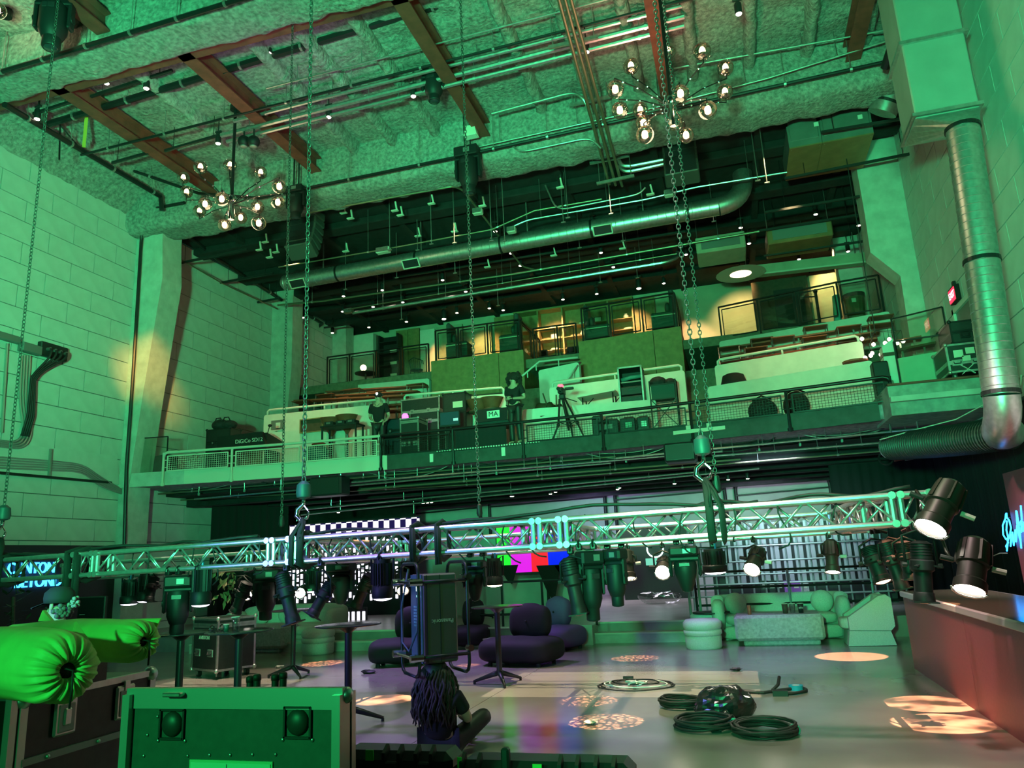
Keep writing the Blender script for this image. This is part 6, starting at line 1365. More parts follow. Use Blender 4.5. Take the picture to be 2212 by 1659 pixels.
def ledpar(label, px, py0, py1, Y, r=.10, lit=RIM_L, tilt=0.0, m=None):
    """finned LED wash fixture with glowing rim, hanging straight down"""
    m = m or M_FIX; a, b = at(px, py0, Y), at(px, py1, Y); d = V((tilt, 0, -1)).normalized(); L_ = abs(a.z-b.z); t = thing('led_wash_light', label, 'stage light', V((a.x, a.y, b.z)))
    Q = lambda f: a+d*(L_*f); dd, s_, u = frame_of(d)
    obj('lamp_body', MB().lathe([(0, 0), (r*.86, .0), (r*.9, L_*.08), (r*.92, L_*.6), (r*.9, L_*.62)], a, 20, d), m, t, 'auto')
    fm = MB().box((0, 0, 0), (.012, .028, L_*.52)).mesh('cooling_fin', m)
    for k in range(20):
        an = 2*PI*k/20; o_ = (s_*math.cos(an)+u*math.sin(an)); p_ = Q(.36)+o_*(r*.97)
        f = piece('cooling_fin', fm, p_, t); f.rotation_euler = (0, 0, an+PI/2)
    obj('lens_ring', MB().lathe([(r*.98, L_*.62), (r*1.12, L_*.68), (r*1.14, L_*.88), (r*1.06, L_*.94), (r*.95, L_*.94)], a, 20, d), m, t, 'auto')
    obj('lens', lens_disc(Q(.94), d, r*1.0), lit, t, True)
    tp = V((a.x, a.y, tz(a.x)-CH-.06)); clampbits(t, a, tp)
    obj('yoke', MB().tube([Q(.6)-V((r*1.25, 0, 0)), a+V((-r*1.3, 0, .03)), V((a.x-.03, a.y, tp.z-.04)), V((a.x+.03, a.y, tp.z-.04)), a+V((r*1.3, 0, .03)), Q(.6)+V((r*1.25, 0, 0))], .012, 6), m, t, True)
    obj('connector', MB().cyl(a+V((.03, -.03, 0)), a+V((.03, -.03, .07)), .014, 8), mat('blue_connector', (.03, .18, .45), .4), t)
    return t
def mover(label, px, py0, py1, Y, w=.24, kind='cone', yaw=0.0, m=None, tail=None):
    """moving head: base on the truss, two yoke arms and a tapering head pointing down"""
    m = m or M_FIX; a, b = at(px, py0, Y), at(px, py1, Y); H = abs(a.z-b.z); t = thing('moving_head_light', label, 'stage light', V((a.x, a.y, b.z))); R_ = Matrix.Rotation(yaw, 3, 'Z'); P_ = lambda x, y, z: a+R_ @ V((x, y, z))
    bh = H*.20
    bs = obj('base', MB().cbox(P_(0, 0, -bh/2), (w*1.15, w*.8, bh), .02, R_), m, t); obj('display', MB().box(P_(.03, -w*.41, -bh*.5), (w*.3, .008, bh*.45), R_), M_GREYPLATE, bs)
    for s_ in (-1, 1): obj('yoke_arm', MB().cbox(P_(s_*w*.56, 0, -bh-H*.20), (w*.13, w*.36, H*.46), .02, R_), m, t)
    obj('yoke_bridge', MB().cbox(P_(0, 0, -bh-.025), (w*1.2, w*.42, .05), .015, R_), m, t)
    if kind == 'cone': pr = [(0, 0), (w*.30, .0), (w*.43, -H*.05), (w*.46, -H*.14), (w*.42, -H*.30), (w*.24, -H*.60), (w*.2, -H*.64), (0, -H*.645)]
    elif kind == 'barrel': pr = [(0, 0), (w*.42, 0), (w*.46, -H*.06), (w*.46, -H*.42), (w*.34, -H*.54), (w*.30, -H*.56), (w*.30, -H*.70), (w*.27, -H*.72), (0, -H*.72)]
    hb = P_(0, 0, -bh-H*.075 if kind == 'cone' else -bh-.04)
    obj('head', MB().lathe(pr, hb, 20), m, t, 'auto')
    ze = pr[-1][1]; obj('front_lens', MB().lathe([(0, ze-.012), (pr[-2][0]*.8, ze-.004), (pr[-2][0]*.85, ze+.01)], hb, 16), LENS_D, t, True)
    obj('head_panel', MB().cbox(hb+R_ @ V((0, -w*.445, -H*.10)), (w*.42, .012, H*.08), .004, R_), M_DARK, t)
    for s_ in (-1, 1): obj('tilt_cap', MB().cyl(P_(s_*w*.60, 0, -bh-H*.26), P_(s_*w*.65, 0, -bh-H*.26), w*.16, 12), m, t)
    for s_ in (-.07, .07): clampbits(t, a, V((a.x+s_, a.y, max(a.z+.03, tz(a.x)-CH-.05))))
    return t
def fresnel(label, px0, px1, Y, r=.10, dY=-.12, lit=LENS_W, m=None, top=None, power=0, barn=False):
    """lens spotlight whose bright face points towards the camera side"""
    m = m or M_FIX2; a, b = at(px0[0], px0[1], Y), at(px1[0], px1[1], Y+dY); d, s_, u = frame_of(b-a); L_ = (b-a).length; t = thing('lens_spotlight', label, 'stage light', a); P_ = lambda f: a+d*(L_*f)
    obj('lamp_house', MB().lathe([(0, 0), (r*.6, 0), (r*.96, L_*.08), (r*1.05, L_*.35), (r*1.05, L_*.5), (r*.9, L_*.53)], a, 20, d), m, t, 'auto')
    for k in range(6):
        an = k*PI/3+.3; o_ = s_*math.cos(an)+u*math.sin(an); obj('body_rib', MB().bar(P_(.08)+o_*r*.95, P_(.48)+o_*r*1.07, .03, .014), m, t)
    obj('barrel', MB().lathe([(r*.9, L_*.53), (r*.9, L_*.80), (r*1.06, L_*.84), (r*1.06, L_), (r*.97, L_), (r*.95, L_*.94)], a, 20, d), m, t, 'auto')
    obj('lens', lens_disc(P_(.95), d, r*.95), lit, t, True)
    obj('colour_frame_clip', MB().tube([P_(1.0)+(s_*math.cos(q)+u*math.sin(q))*r*1.1 for q in [i*PI/6-PI for i in range(7)]], .01, 5), M_CHROME, t, True)
    c = P_(.5); w = (s_-d*s_.dot(d)).normalized()*r*1.3
    for s2 in (-1, 1): obj('tilt_knob', MB().cyl(c+w*s2*.9, c+w*s2*1.55, .022, 8), M_OFFW if s2 > 0 else M_BLACK, t)
    tp = V((c.x, c.y, top if top else tz(c.x)-CH-.06))
    if tp.z > c.z+.02:
        clampbits(t, c, tp); obj('yoke', MB().tube([c-w, V((c.x-w.x, c.y-w.y, max(c.z+.05, tp.z-.09))), V((c.x, c.y, tp.z-.04)), V((c.x+w.x, c.y+w.y, max(c.z+.05, tp.z-.09))), c+w], .013, 6), m, t, True)
    else: obj('yoke', MB().tube([c-w, c-w*1.1+V((0, .06, .06)), V((min(c.x-.14, X4+.16), YF, tz(c.x)-CH)), V((min(c.x-.22, X4+.08), YF, tz(c.x)-CH))], .014, 6), m, t, True)
    if power:
        ld = bpy.data.lights.new('lens_beam', 'SPOT'); ld.energy = power; ld.color = (1, .86, .66); ld.spot_size = 1.0; ld.spot_blend = .6; ld.shadow_soft_size = .05; o = bpy.data.objects.new('lens_beam', ld); C.objects.link(o); o.location = P_(1.06); o.rotation_euler = d.to_track_quat('-Z', 'Y').to_euler(); o['kind'] = 'helper'
    return t
# front truss, left to right
mover('tall dark moving head light near the green bags', 388, 1243, 1372, YF+.1, .26, 'barrel', .5)
ledpar('finned LED wash light left on the front truss', 437, 1222, 1312, YF+.05, .098)
profile('blue lit profile spotlight tilted down to the right', (608, 1236), (634, 1346), YF, .08)
profile('dark profile spotlight tilted down to the left', (716, 1258), (674, 1330), YF+.12, .068, dY=-.15)
mover('blue sheened moving head light with a tapering body beside the dark profile', 737, 1216, 1312, YR-.2, .33, 'cone')
profile('dark worn profile spotlight tilted left behind the finned wash light', (800, 1240), (768, 1312), YR-.2, .09, m=M_FIX2)
ledpar('finned LED wash light left of the projector cage', 826, 1208, 1298, YF+.05, .10)
mover('grey moving head light with tapering body right of the projector', 1024, 1210, 1304, YF+.15, .2, 'cone')
ledpar('small LED light with a warm lens beside the colour bar screen', 1066, 1206, 1268, YR, .11, lit=glow('lens_warmw', (1, .85, .62), 9))
profile('blue lit profile spotlight below the colour bar screen', (1226, 1204), (1252, 1326), YF, .078)
mover('large dark moving head light hanging lowest of all', 1272, 1190, 1344, YF+.12, .22, 'barrel', .7)
mover('dark barrel shaped moving head light right of the lowest one', 1326, 1186, 1310, YF+.2, .2, 'barrel', -.5)
fresnel('small spotlight with a warm lens in front of the standing person', (1354, 1188), (1360, 1250), YR, .085, lit=glow('lens_warmw', (1, .85, .62), 9), dY=-.12)
fresnel('round bright spotlight facing the camera near the ring lamp', (1436, 1212), (1431, 1236), YR+.1, .095, dY=-.32, power=14)
mover('green lit moving head light with a tapering body at the centre right', 1476, 1180, 1286, YF+.15, .24, 'cone')
ledpar('LED wash light with a white rim left of the lockers', 1540, 1186, 1240, YR, .14, lit=glow('rim_white', (.9, .95, 1), 12))
fresnel('bright spotlight facing the camera before the pipe lattice', (1640, 1190), (1624, 1230), YR, .10, dY=-.28, power=14)
fresnel('small spotlight with a white lens over the sofa', (1794, 1166), (1799, 1236), YR, .085, dY=-.10)
profile('tilted profile spotlight with an amber lens over the armchair', (1876, 1180), (1908, 1256), YF+1.6, .09, lit=LENS_O, dY=-.1)
profile('dark profile spotlight beside the amber one', (1910, 1166), (1950, 1272), YF+1.3, .075)
profile('dark profile spotlight angled behind the front truss end', (1948, 1168), (1968, 1250), YF+1.0, .07)
profile('black profile spotlight hanging at the right end of the front truss', (1988, 1168), (1997, 1300), YF-.05, .085, top=1.84)
fresnel('large spotlight with a brilliant lens at the right truss end', (2058, 1045), (2010, 1142), YF-.15, .125, dY=-.18, power=40, top=1.0)
fresnel('second brilliant lens spotlight lower at the right end', (2108, 1165), (2094, 1276), YF-.25, .115, dY=-.16, power=40, top=1.0)
# left group behind
ledpar('LED light with a pale rim behind the capped man', 282, 1252, 1308, YR, .13); ledpar('second LED light with a pale rim right of the black screen', 316, 1238, 1302, YR, .11)
profile('dark profile spotlight beside the hanging plant', (334, 1246), (322, 1298), YR, .08, dY=-.1)
profile('dark profile spotlight with an amber lens over the plastic cup', (535, 1256), (508, 1322), YR-.3, .09, lit=LENS_O)
fresnel('small bright lamp shining beside the tilted profile', (522, 1278), (534, 1286), YR, .07, dY=-.25); mover('dark moving head light body behind the blue lit profile', 576, 1230, 1342, YR-.6, .3, 'barrel', .6)
fresnel('round bright lamp glowing beside the chequered screen', (657, 1272), (648, 1281), YR, .075, dY=-.3); ledpar('LED wash light with a pale rim beside the chequered screen', 676, 1228, 1280, YR, .11)
fresnel('warm lamp glowing left of the projector cage', (868, 1240), (870, 1276), YR, .08, dY=-.25, lit=glow('lens_warmw', (1, .85, .62), 9))
# fixtures in the roof
mover('large moving head light hanging at the top left of the roof', 122, -12, 106, 8.7, .5, 'barrel', .4)
for a, b in ((-.28, .28),): pass
mover('black moving head light under the centre of the silver tubes', 936, 150, 222, 13.2, .42, 'barrel')
mover('black moving head light hanging below the foam beam at the centre', 1010, 322, 425, 15.1, .5, 'barrel')
mover('black moving head light hanging beside the left line array', 640, 405, 474, 15.2, .42, 'barrel')
for i, (x, y) in enumerate(((527, 306), (548, 306))):
    p = at(x, y, 13.1); t = thing('scoop_light', ('left of two round black lights under the silver tubes', 'right of two round black lights under the silver tubes')[i], 'stage light', p, 'round black lights under the silver tubes')
    obj('lamp_body', MB().ball(p, .14, 14, 10), M_FIX, t, True); obj('lens', MB().lathe([(0, -.15), (.07, -.14), (.09, -.12)], p, 14), M_GREYPLATE, t, True); obj('stem', MB().cyl(p+V((0, 0, .1)), p+V((0, 0, .32)), .02, 6), M_BLACK, t)
p = at(1018, 285, 15.0); t = thing('emergency_light', 'white emergency light box on the foam beam at the centre', 'lamp', p); obj('light_body', MB().prism([p+V((-.16, -.1, -.12)), p+V((.16, -.1, -.12)), p+V((.11, -.1, .12)), p+V((-.11, -.1, .12))], (0, .22, 0)), M_OFFW, t); obj('diffuser', MB().box(p+V((0, -.01, -.13)), (.28, .18, .02)), M_WHITE, t); obj('hanger_rod', MB().cyl(p+V((0, 0, .12)), V((p.x, p.y, 12.1)), .012, 5), M_STEEL, t)

# ================================================================== CAGED PROJECTOR
c = at(938, 1332, 6.95); t = thing('projector', 'tall projector hung on end in a black tube cage under the truss', 'projector', c-V((0, 0, .42))); an = .72; R_ = Matrix.Rotation(an, 3, 'Z'); Q = lambda x, y, z: c+R_ @ V((x, y, z))
M_BROWN = mat('projector_taupe', (.10, .075, .068), .5)
obj('projector_body', MB().cbox(Q(0, 0, 0), (.34, .36, .80), .015, R_), M_BROWN, t)
# local -X face looks to the camera's left (connector side), local -Y face to the right
cs = obj('connector_side', MB().box(Q(-.172, 0, 0), (.008, .34, .79), R_), mat('connector_blue_lit', (.06, .12, .18), .45), t)  # blue light falling on this face is put into its base colour
for i in range(7): obj('port_lamp', MB().box(Q(-.178, -.02-.016*i, .27), (.006, .009, .05), R_), glow('port_white', (.8, 1, 1), 2.0), cs)
for i in range(4): obj('port_lamp', MB().box(Q(-.178, -.03-.026*i, .20), (.006, .014, .02), R_), glow('port_green', (.4, 1, .8), 2.0), cs)
for i in range(14): obj('label_line', MB().box(Q(-.178, .05-.05*(i % 2), .10-.028*(i//2)), (.004, .042, .016), R_), mat('label_blue', (.16, .35, .42), .5), cs)
for k in (-.055, -.115):
    for i in range(9): obj('port', MB().box(Q(-.178, k, .02-.035*i), (.006, .025, .018), R_), M_STEEL if i % 2 else mat('label_blue', (.16, .35, .42), .5), cs)
fx_ = R_ @ V((1, 0, 0)); ny_ = R_ @ V((0, -1, 0))
text('Panasonic', .055, frame(-fx_, (0, 0, -1), ny_, Q(.02, -.182, -.03)), M_OFFW, t, ext=.002)
lens_ = obj('lens_barrel', MB().cyl(Q(0, 0, -.40), Q(0, 0, -.60), .085, 16, .075), M_DARK, t); obj('seam', MB().box(Q(0, -.181, 0), (.006, .004, .78), R_).box(Q(-.13, -.181, 0), (.006, .004, .78), R_), M_BLACK, t)
def cageframe(x):
    z0, z1, y0, y1, r = -.50, .50, -.27, .27, .09
    pts = [Q(x, y0+r, z0), Q(x, y1-r, z0), Q(x, y1-r*.3, z0+r*.3), Q(x, y1, z0+r), Q(x, y1, z1-r), Q(x, y1-r*.3, z1-r*.3), Q(x, y1-r, z1), Q(x, y0+r, z1), Q(x, y0+r*.3, z1-r*.3), Q(x, y0, z1-r), Q(x, y0, z0+r), Q(x, y0+r*.3, z0+r*.3), Q(x, y0+r, z0)]
    return obj('cage_frame', MB().tube(pts, .016, 8), M_BLACKM, t, True)
cageframe(-.24); cageframe(.24)
for y in (-.27, .27):
    for z in (-.33, .33):
        obj('cage_tube', MB().cyl(Q(-.24, y, z), Q(.24, y, z), .016, 8), M_BLACKM, t, True)
for z in (-.33, .33):
    obj('cage_rod', MB().cyl(Q(-.30, -.29, z), Q(-.30, .29, z), .013, 6), M_CHROME, t)
    for y in (-.28, .28): obj('coupler', MB().cyl(Q(-.33, y, z), Q(-.21, y, z), .035, 10), M_CHROME, t)
for z in (-.28, .36): obj('coupler', MB().cyl(Q(.24, -.33, z), Q(.24, -.25, z), .03, 10), M_CHROME, t)
obj('cable_loop', MB().tube([Q(-.22, .1, .45), Q(-.27, .17, .1), Q(-.27, .16, -.22), Q(-.24, .04, -.3), Q(-.19, -.05, -.12), Q(-.18, -.06, .04)], .01, 6), mat('blue_cable', (.06, .1, .16), .5), t, True)

# ================================================================== LEFT WALL SERVICES
def wx(x, y, o=.03): return atx(x, y, XL+o)
t = thing('junction_box', 'grey square junction box on the left wall above the conduits', 'box', wx(62, 750)); a, b = wx(40, 738), wx(82, 770)
obj('box_body', MB().cbox(((XL+.08), (a.y+b.y)/2, (a.z+b.z)/2), (.16, abs(b.y-a.y), abs(a.z-b.z)), .02), M_GREYPLATE, t); obj('box_cover', MB().cbox((XL+.165, (a.y+b.y)/2, (a.z+b.z)/2), (.02, abs(b.y-a.y)*.9, abs(a.z-b.z)*.9), .005), M_GREYPLATE, t)
a, b = wx(82, 745), wx(139, 775); t = thing('connector_panel', 'black connector panel with four plugged cables on the left wall', 'panel', b)
obj('panel_body', MB().cbox((XL+.07, (a.y+b.y)/2, (a.z+b.z)/2), (.14, b.y-a.y, .34), .02), M_BLACK, t)
for i in range(4):
    y = a.y+(b.y-a.y)*(.22+.2*i); z = (a.z+b.z)/2; obj('plug', MB().cyl((XL+.14, y, z), (XL+.24, y, z), .04, 10), M_STEEL, t)
    e = wx(66, 815+2*i, .09); tag(obj('supply_cable', MB().tube(bez((XL+.24, y, z), (XL+.34, y, z-.25), (XL+.16, e.y+.25, e.z+.45), (XL+.12, e.y+.03*i, e.z), 8)+[V((XL+.12, e.y+.05*i, wx(66, 900).z)), V((XL+.12, e.y-.1+.05*i, wx(62, 945).z))], .026, 6), M_RUBBER, None, True), 'dark supply cable, %s from the left under the connector panel' % nth(i), 'cable', 'supply cables on the left wall')
GC = mat('conduit_grey', (.36, .36, .35), .4, .6)
for i in range(4):
    x = 47+6*i; pipe('vertical grey conduit, %s from the left below the junction box' % nth(i), [wx(x, 768), wx(x-5, 868), wx(x+6, 930), wx(x-10, 958+4*i, .06), wx(-40, 945+5*i)], .028, GC, 'conduit', rr=.3)
for i in range(5):
    pipe('long level grey conduit, %s from the top on the left wall' % nth(i), [wx(-40, 985+6*i), wx(108, 996+5*i), wx(178, 1003+4*i), wx(215, 1030+5*i), wx(262, 1058+2*i, .1)], .026, GC, 'conduit', rr=.3)
pipe('thin vertical conduit at the left edge above the wall tray', [wx(16, 742), wx(4, 935)], .03, GC, 'conduit')
tag(obj('back_plate', MB().prism([wx(-40, 950, .02), wx(252, 985, .02), wx(256, 1046, .02), wx(-40, 1022, .02)], (.02, 0, 0)), M_PANEL), 'long pale back plate behind the level conduits on the left wall', 'plate')
tag(obj('tray_rail', MB().bar(wx(-40, 1018, .05), wx(240, 1043, .05), .06), M_BLACKM), 'dark rail under the level conduits on the left wall', 'rail')
tag(obj('strut_bracket', MB().bar(wx(110, 970, .08), wx(106, 1028, .08), .05), GC), 'grey strut bracket holding the level conduits', 'bracket')
tag(obj('pull_box', MB().cbox(wx(12, 728, .08), (.14, .7, .16), .02), M_GREYPLATE), 'brownish wall box at the left image edge', 'box')

# ================================================================== SERVICES UNDER THE BALCONY
for i, (x0, y0, x1, y1, Y) in enumerate(((330, 1068, 1330, 986, 17.3), (420, 1078, 1320, 1000, 17.4), (760, 1042, 1560, 975, 17.0), (780, 1057, 1600, 992, 17.2), (1330, 990, 2000, 925, 16.6), (1540, 985, 2010, 948, 16.9), (300, 1085, 1100, 1042, 18.2), (640, 1102, 1500, 1020, 19.0), (650, 1112, 1640, 1012, 19.3), (1100, 1040, 1900, 975, 18.0))):
    pipe('pale conduit under the balcony, %s of the level runs' % nth(i), line(x0, y0, x1, y1, Y), .022, M_STEEL if i % 3 else BRZ, 'conduit', clips=5)
rr = random.Random(4)
for i in range(16):
    x = 440+i*92+rr.uniform(-20, 20); y = 1075-(x-300)*.083; p = at(x, y+rr.uniform(2, 12), 17.2)
    t = thing('hanger_rod', 'thin threaded rod, %s from the left under the balcony' % nth(i), 'rod', p, 'threaded rods under the balcony'); obj('rod', MB().cyl(p, V((p.x, p.y, ZU)), .011, 5), M_STEEL, t); obj('rod_clamp', MB().cbox(p, (.05, .05, .08), .01), mat('green_clamp', (.2, .3, .27), .5), t)
for i in range(7):
    x = 320+i*235; a, b = at(x, 1060-(x-300)*.085, 17.3), at(x+180, 1062-(x-120)*.085, 17.3); tag(obj('hanging_cable', MB().tube(sag(a, b, .14+.05*(i % 3), 10), .014, 5).tube(sag(a+V((0, .1, .03)), b+V((0, .1, .05)), .1, 10), .01, 5), M_RUBBER if i % 2 else GC, None, True), 'sagging cable under the balcony, %s from the left' % nth(i), 'cable', 'sagging cables under the balcony')
for i, (x0, x1, y0, y1, Y) in enumerate(((668, 736, 1032, 1068, 16.7), (1432, 1504, 958, 994, 16.4))):
    a, b = at(x0, y0, Y), at(x1, y1, Y); t = thing('loudspeaker', ('black loudspeaker hung under the left balcony edge', 'black loudspeaker hung under the right balcony edge')[i], 'speaker', (a.x, Y, b.z)); cx, cz = (a.x+b.x)/2, (a.z+b.z)/2
    obj('speaker_cabinet', MB().cbox((cx, Y+.25, cz), (b.x-a.x, .5, abs(a.z-b.z)), .04), M_DARK, t); obj('grille', MB().box((cx, Y-.005, cz), (b.x-a.x-.1, .015, abs(a.z-b.z)-.1)), M_BLACK, t)
    for s_ in (-.3, .3): obj('hanger_rod', MB().cyl((cx+s_, Y+.25, cz), (cx+s_, Y+.25, ZU), .015, 5), M_STEEL, t)
for i, (x, y) in enumerate(((914, 1087), (923, 1086), (932, 1085), (731, 1107), (1189, 1067), (1200, 1063), (1107, 1072), (1334, 1057), (1338, 1054), (1457, 1045), (1573, 1036), (1615, 1034), (1105, 1072))):
    p = at(x, y, 20.5); t = dup(sp0, label='lit small spotlight, %s of those under the balcony' % nth(i), group='small spotlights under the balcony'); t.location = p; t.scale = (.8, .8, max(.3, (3.9-p.z)/.62) if p.z < 3.85 else .3)
t = thing('valve_assembly', 'red and grey pipe valve assembly hanging under the right balcony', 'valve', at(1960, 985, 16.3)); a, b = at(1930, 988, 16.3), at(1995, 975, 16.3)
obj('valve_body', MB().cyl(a, b, .09, 10), M_RUST, t); obj('coupling', MB().cyl(a.lerp(b, .35), a.lerp(b, .65), .115, 10), M_GREYPLATE, t)
for q in (a.lerp(b, .05), a.lerp(b, .95)): obj('hanger_rod', MB().cyl(q, V((q.x, q.y, ZU)), .015, 5), M_STEEL, t)
obj('hand_wheel', MB().torus(a+V((-.15, -.05, -.02)), .13, .02, 14, 5, Matrix.Rotation(1.2, 3, 'X')), M_BLACKM, t)
# ================================================================== LOUNGE AND DANCE FLOOR
def sq(c, size, e=2.6, n=28, m=16, rot=None, tuft=None):
    """soft cushion: superellipsoid with optional tufting dimples on its face"""
    c = V(c); hx, hy, hz = size[0]/2, size[1]/2, size[2]/2; mb = MB(); vs = []; p_ = 2/e
    f = lambda q: math.copysign(abs(q)**p_, q)
    for j in range(m+1):
        t = -PI/2+PI*j/m
        for i in range(n):
            a = 2*PI*i/n; v_ = V((hx*f(math.cos(t))*f(math.cos(a)), hy*f(math.cos(t))*f(math.sin(a)), hz*f(math.sin(t))))
            if tuft:
                nx, ny = tuft; k = (math.cos(v_.x/hx*PI*nx/2)*math.cos(v_.y/hy*PI*ny/2)*math.cos(v_.z/hz*PI*.5)); g = abs(math.sin(v_.x/hx*PI*nx/2)); v_ *= 1-.06*(g**6)
            vs.append((rot @ v_ if rot is not None else v_)+c)
    fs = [(j*n+i, j*n+(i+1) % n, (j+1)*n+(i+1) % n, (j+1)*n+i) for j in range(m) for i in range(n)]
    return mb.add(vs, fs)
# --- pale sofa, armchair, coffee table, poufs on the right
b = atz(1692, 1381, 0)+V((0, .35, 0)); w = 2.55
t = thing('sofa', 'long pale boucle sofa with round pillows on the right of the floor', 'sofa', b)
def arc2(hw, d, z0, z1, th, c, k=20):
    """curved wrap-around back wall"""
    mb = MB(); vs = []
    for i in range(k+1):
        f = -1+2*i/k; a = f*PI*.5; x = math.copysign(abs(math.sin(a))**.45, f)*hw; y = d*(abs(math.cos(a))**.45)
        nrm = V((x/hw, y/d*.6, 0)); nrm.normalize()
        for r_, z in ((0, z0), (0, z1-.05), (th*.3, z1), (th*.75, z1), (th, z1-.05), (th, z0)): vs.append(c+V((x, y, z))-nrm*r_)
    fs = []
    for i in range(k):
        for j in range(5): fs.append((i*6+j, (i+1)*6+j, (i+1)*6+j+1, i*6+j+1))
    fs += [tuple(range(6)), tuple(k*6+j for j in range(5, -1, -1))]
    return mb.add(vs, fs)
obj('sofa_base', sq(b+V((0, 0, .13)), (w-.3, .86, .27), 6), M_CLOTH, t, True); obj('seat_cushion', sq(b+V((0, -.03, .37)), (w-.5, .9, .22), 5), M_CLOTH, t, True)
obj('sofa_back', arc2(w/2, .5, .24, .82, .24, b+V((0, -.05, 0))), M_CLOTH, t, True)
for s_ in (-1, 1): obj('sofa_arm', sq(b+V((s_*(w/2-.13), -.22, .47)), (.26, .62, .58), 3), M_CLOTH, t, True)
for s_, lb in ((-1, 'left'), (1, 'right')): tag(obj('pillow', MB().ball(b+V((s_*(w/2-.47), -.05, .66)), .21, 16, 12, (1, .7, 1)), M_CLOTH, None, True), 'round pale pillow at the %s end of the long pale sofa' % lb, 'pillow', 'round pillows on the sofa')
p0 = atz(1885, 1396, 0); Y = p0.y; t = thing('armchair', 'pale slant sided armchair beside the red bar', 'armchair', p0+V((0, .35, 0)))
side = [at(x, y, Y) for x, y in ((1836, 1362), (1832, 1334), (1896, 1288), (1912, 1284), (1924, 1292), (1934, 1352), (1926, 1362))]
def slab3(poly, y, th): return MB().prism([V((p.x, y, p.z)) for p in poly], (0, th, 0))
obj('side_panel', slab3(side, Y, .16), M_CLOTH, t); obj('side_panel', slab3(side, Y+.62, .16), M_CLOTH, t)
bs = [at(x, y, Y+.01) for x, y in ((1836, 1363), (1925, 1363), (1938, 1394), (1834, 1396))]; obj('chair_base', slab3([V((p.x, 0, max(0, p.z))) for p in bs], Y+.02, .72), M_CLOTH, t)
x0, x1 = side[0].x, side[5].x; obj('seat', sq(V(((x0+x1)/2-.14, Y+.39, .36)), ((x1-x0)*.95, .5, .2), 5), M_CLOTH, t, True); obj('chair_back', sq(V((x1-.14, Y+.39, .58)), (.24, .5, .5), 4), M_CLOTH, t, True)
p0 = atz(1688, 1396, 0); b = p0+V((0, .4, 0)); t = thing('coffee_table', 'grey stone block coffee table in front of the pale sofa', 'table', b)
obj('table_block', MB().cbox(b+V((0, 0, .31)), (1.52, .78, .44), .05).xf(Matrix.Identity(4)), M_STONE, t); obj('table_plinth', MB().cbox(b+V((.02, 0, .045)), (1.30, .62, .09), .02), M_STONE, t)
def cup(label, p, r=.042, h=.14, m=None, lid=None, cat='cup', group=None):
    t = thing('drinking_cup', label, cat, p, group); obj('cup_body', MB().lathe([(r*.75, 0), (r, h), (r*.93, h), (r*.7, .01)], p, 14), m or M_BLACK, t, True); obj('cup_rim', MB().torus(V(p)+V((0, 0, h)), r, .005, 14, 5), lid or M_OFFW, t, True); return t
zt = .53
q = at(1620, 1330, b.y-.15); t = thing('drink_can', 'orange drink can on the left of the stone coffee table', 'can', (q.x, b.y-.15, zt)); p = V((q.x, b.y-.15, zt)); obj('can_body', MB().lathe([(.03, 0), (.035, .01), (.035, .15), (.027, .165)], p, 14), mat('can_orange', (.5, .18, .10), .3, .5), t, 'auto'); obj('can_top', MB().cyl(p+V((0, 0, .163)), p+V((0, 0, .168)), .026, 12), M_CHROME, t)
for x, l, m_ in ((1698, 'dark cup with a pale band, leftmost of three cups on the coffee table', M_DWOOD), (1714, 'clear plastic cup between two dark cups on the coffee table', glass('clear_cup', (.9, .95, .95), .3)), (1732, 'black cup with white lettering on the coffee table', M_BLACK)):
    q = at(x, 1333, b.y-.1); c_ = cup(l, V((q.x, b.y-.1, zt)), .055, .17, m_)
    if x == 1732: text('pdo', .05, frame((1, 0, 0), (0, 0, 1), (0, -1, 0), (q.x, b.y-.158, zt+.10)), M_WHITE, c_)
def pouf(label, px, py, group=None, r=.34, h=.5):
    p = atz(px, py, 0)+V((0, r*.8, 0)); t = thing('pouf', label, 'pouf', p, group); s_ = r/.34
    obj('pouf_base', MB().lathe([(0, 0), (r*.9, 0), (r*.94, .03), (r*.96, .2), (r*.93, .23)], p, 24), M_CLOTH, t, True)
    obj('pouf_roll', MB().lathe([(r*.93, .225), (r*1.0, .25), (r*1.0, .31), (r*.93, .335)], p, 24), M_CLOTH, t, True)
    obj('pouf_cushion', MB().lathe([(r*.93, .33), (r*1.01, .37), (r*1.0, .45), (r*.85, .5), (0, .52)], p, 24), M_CLOTH, t, True); return t
pouf('three tier pale pouf in front, left of the stone coffee table', 1520, 1404); pouf('pale pouf standing behind the front pouf near the platform steps', 1532, 1382)
pouf('three tier pale pouf before the left sofa, nearer one', 672, 1416); pouf('pale pouf partly hidden behind the nearer left pouf', 655, 1406)
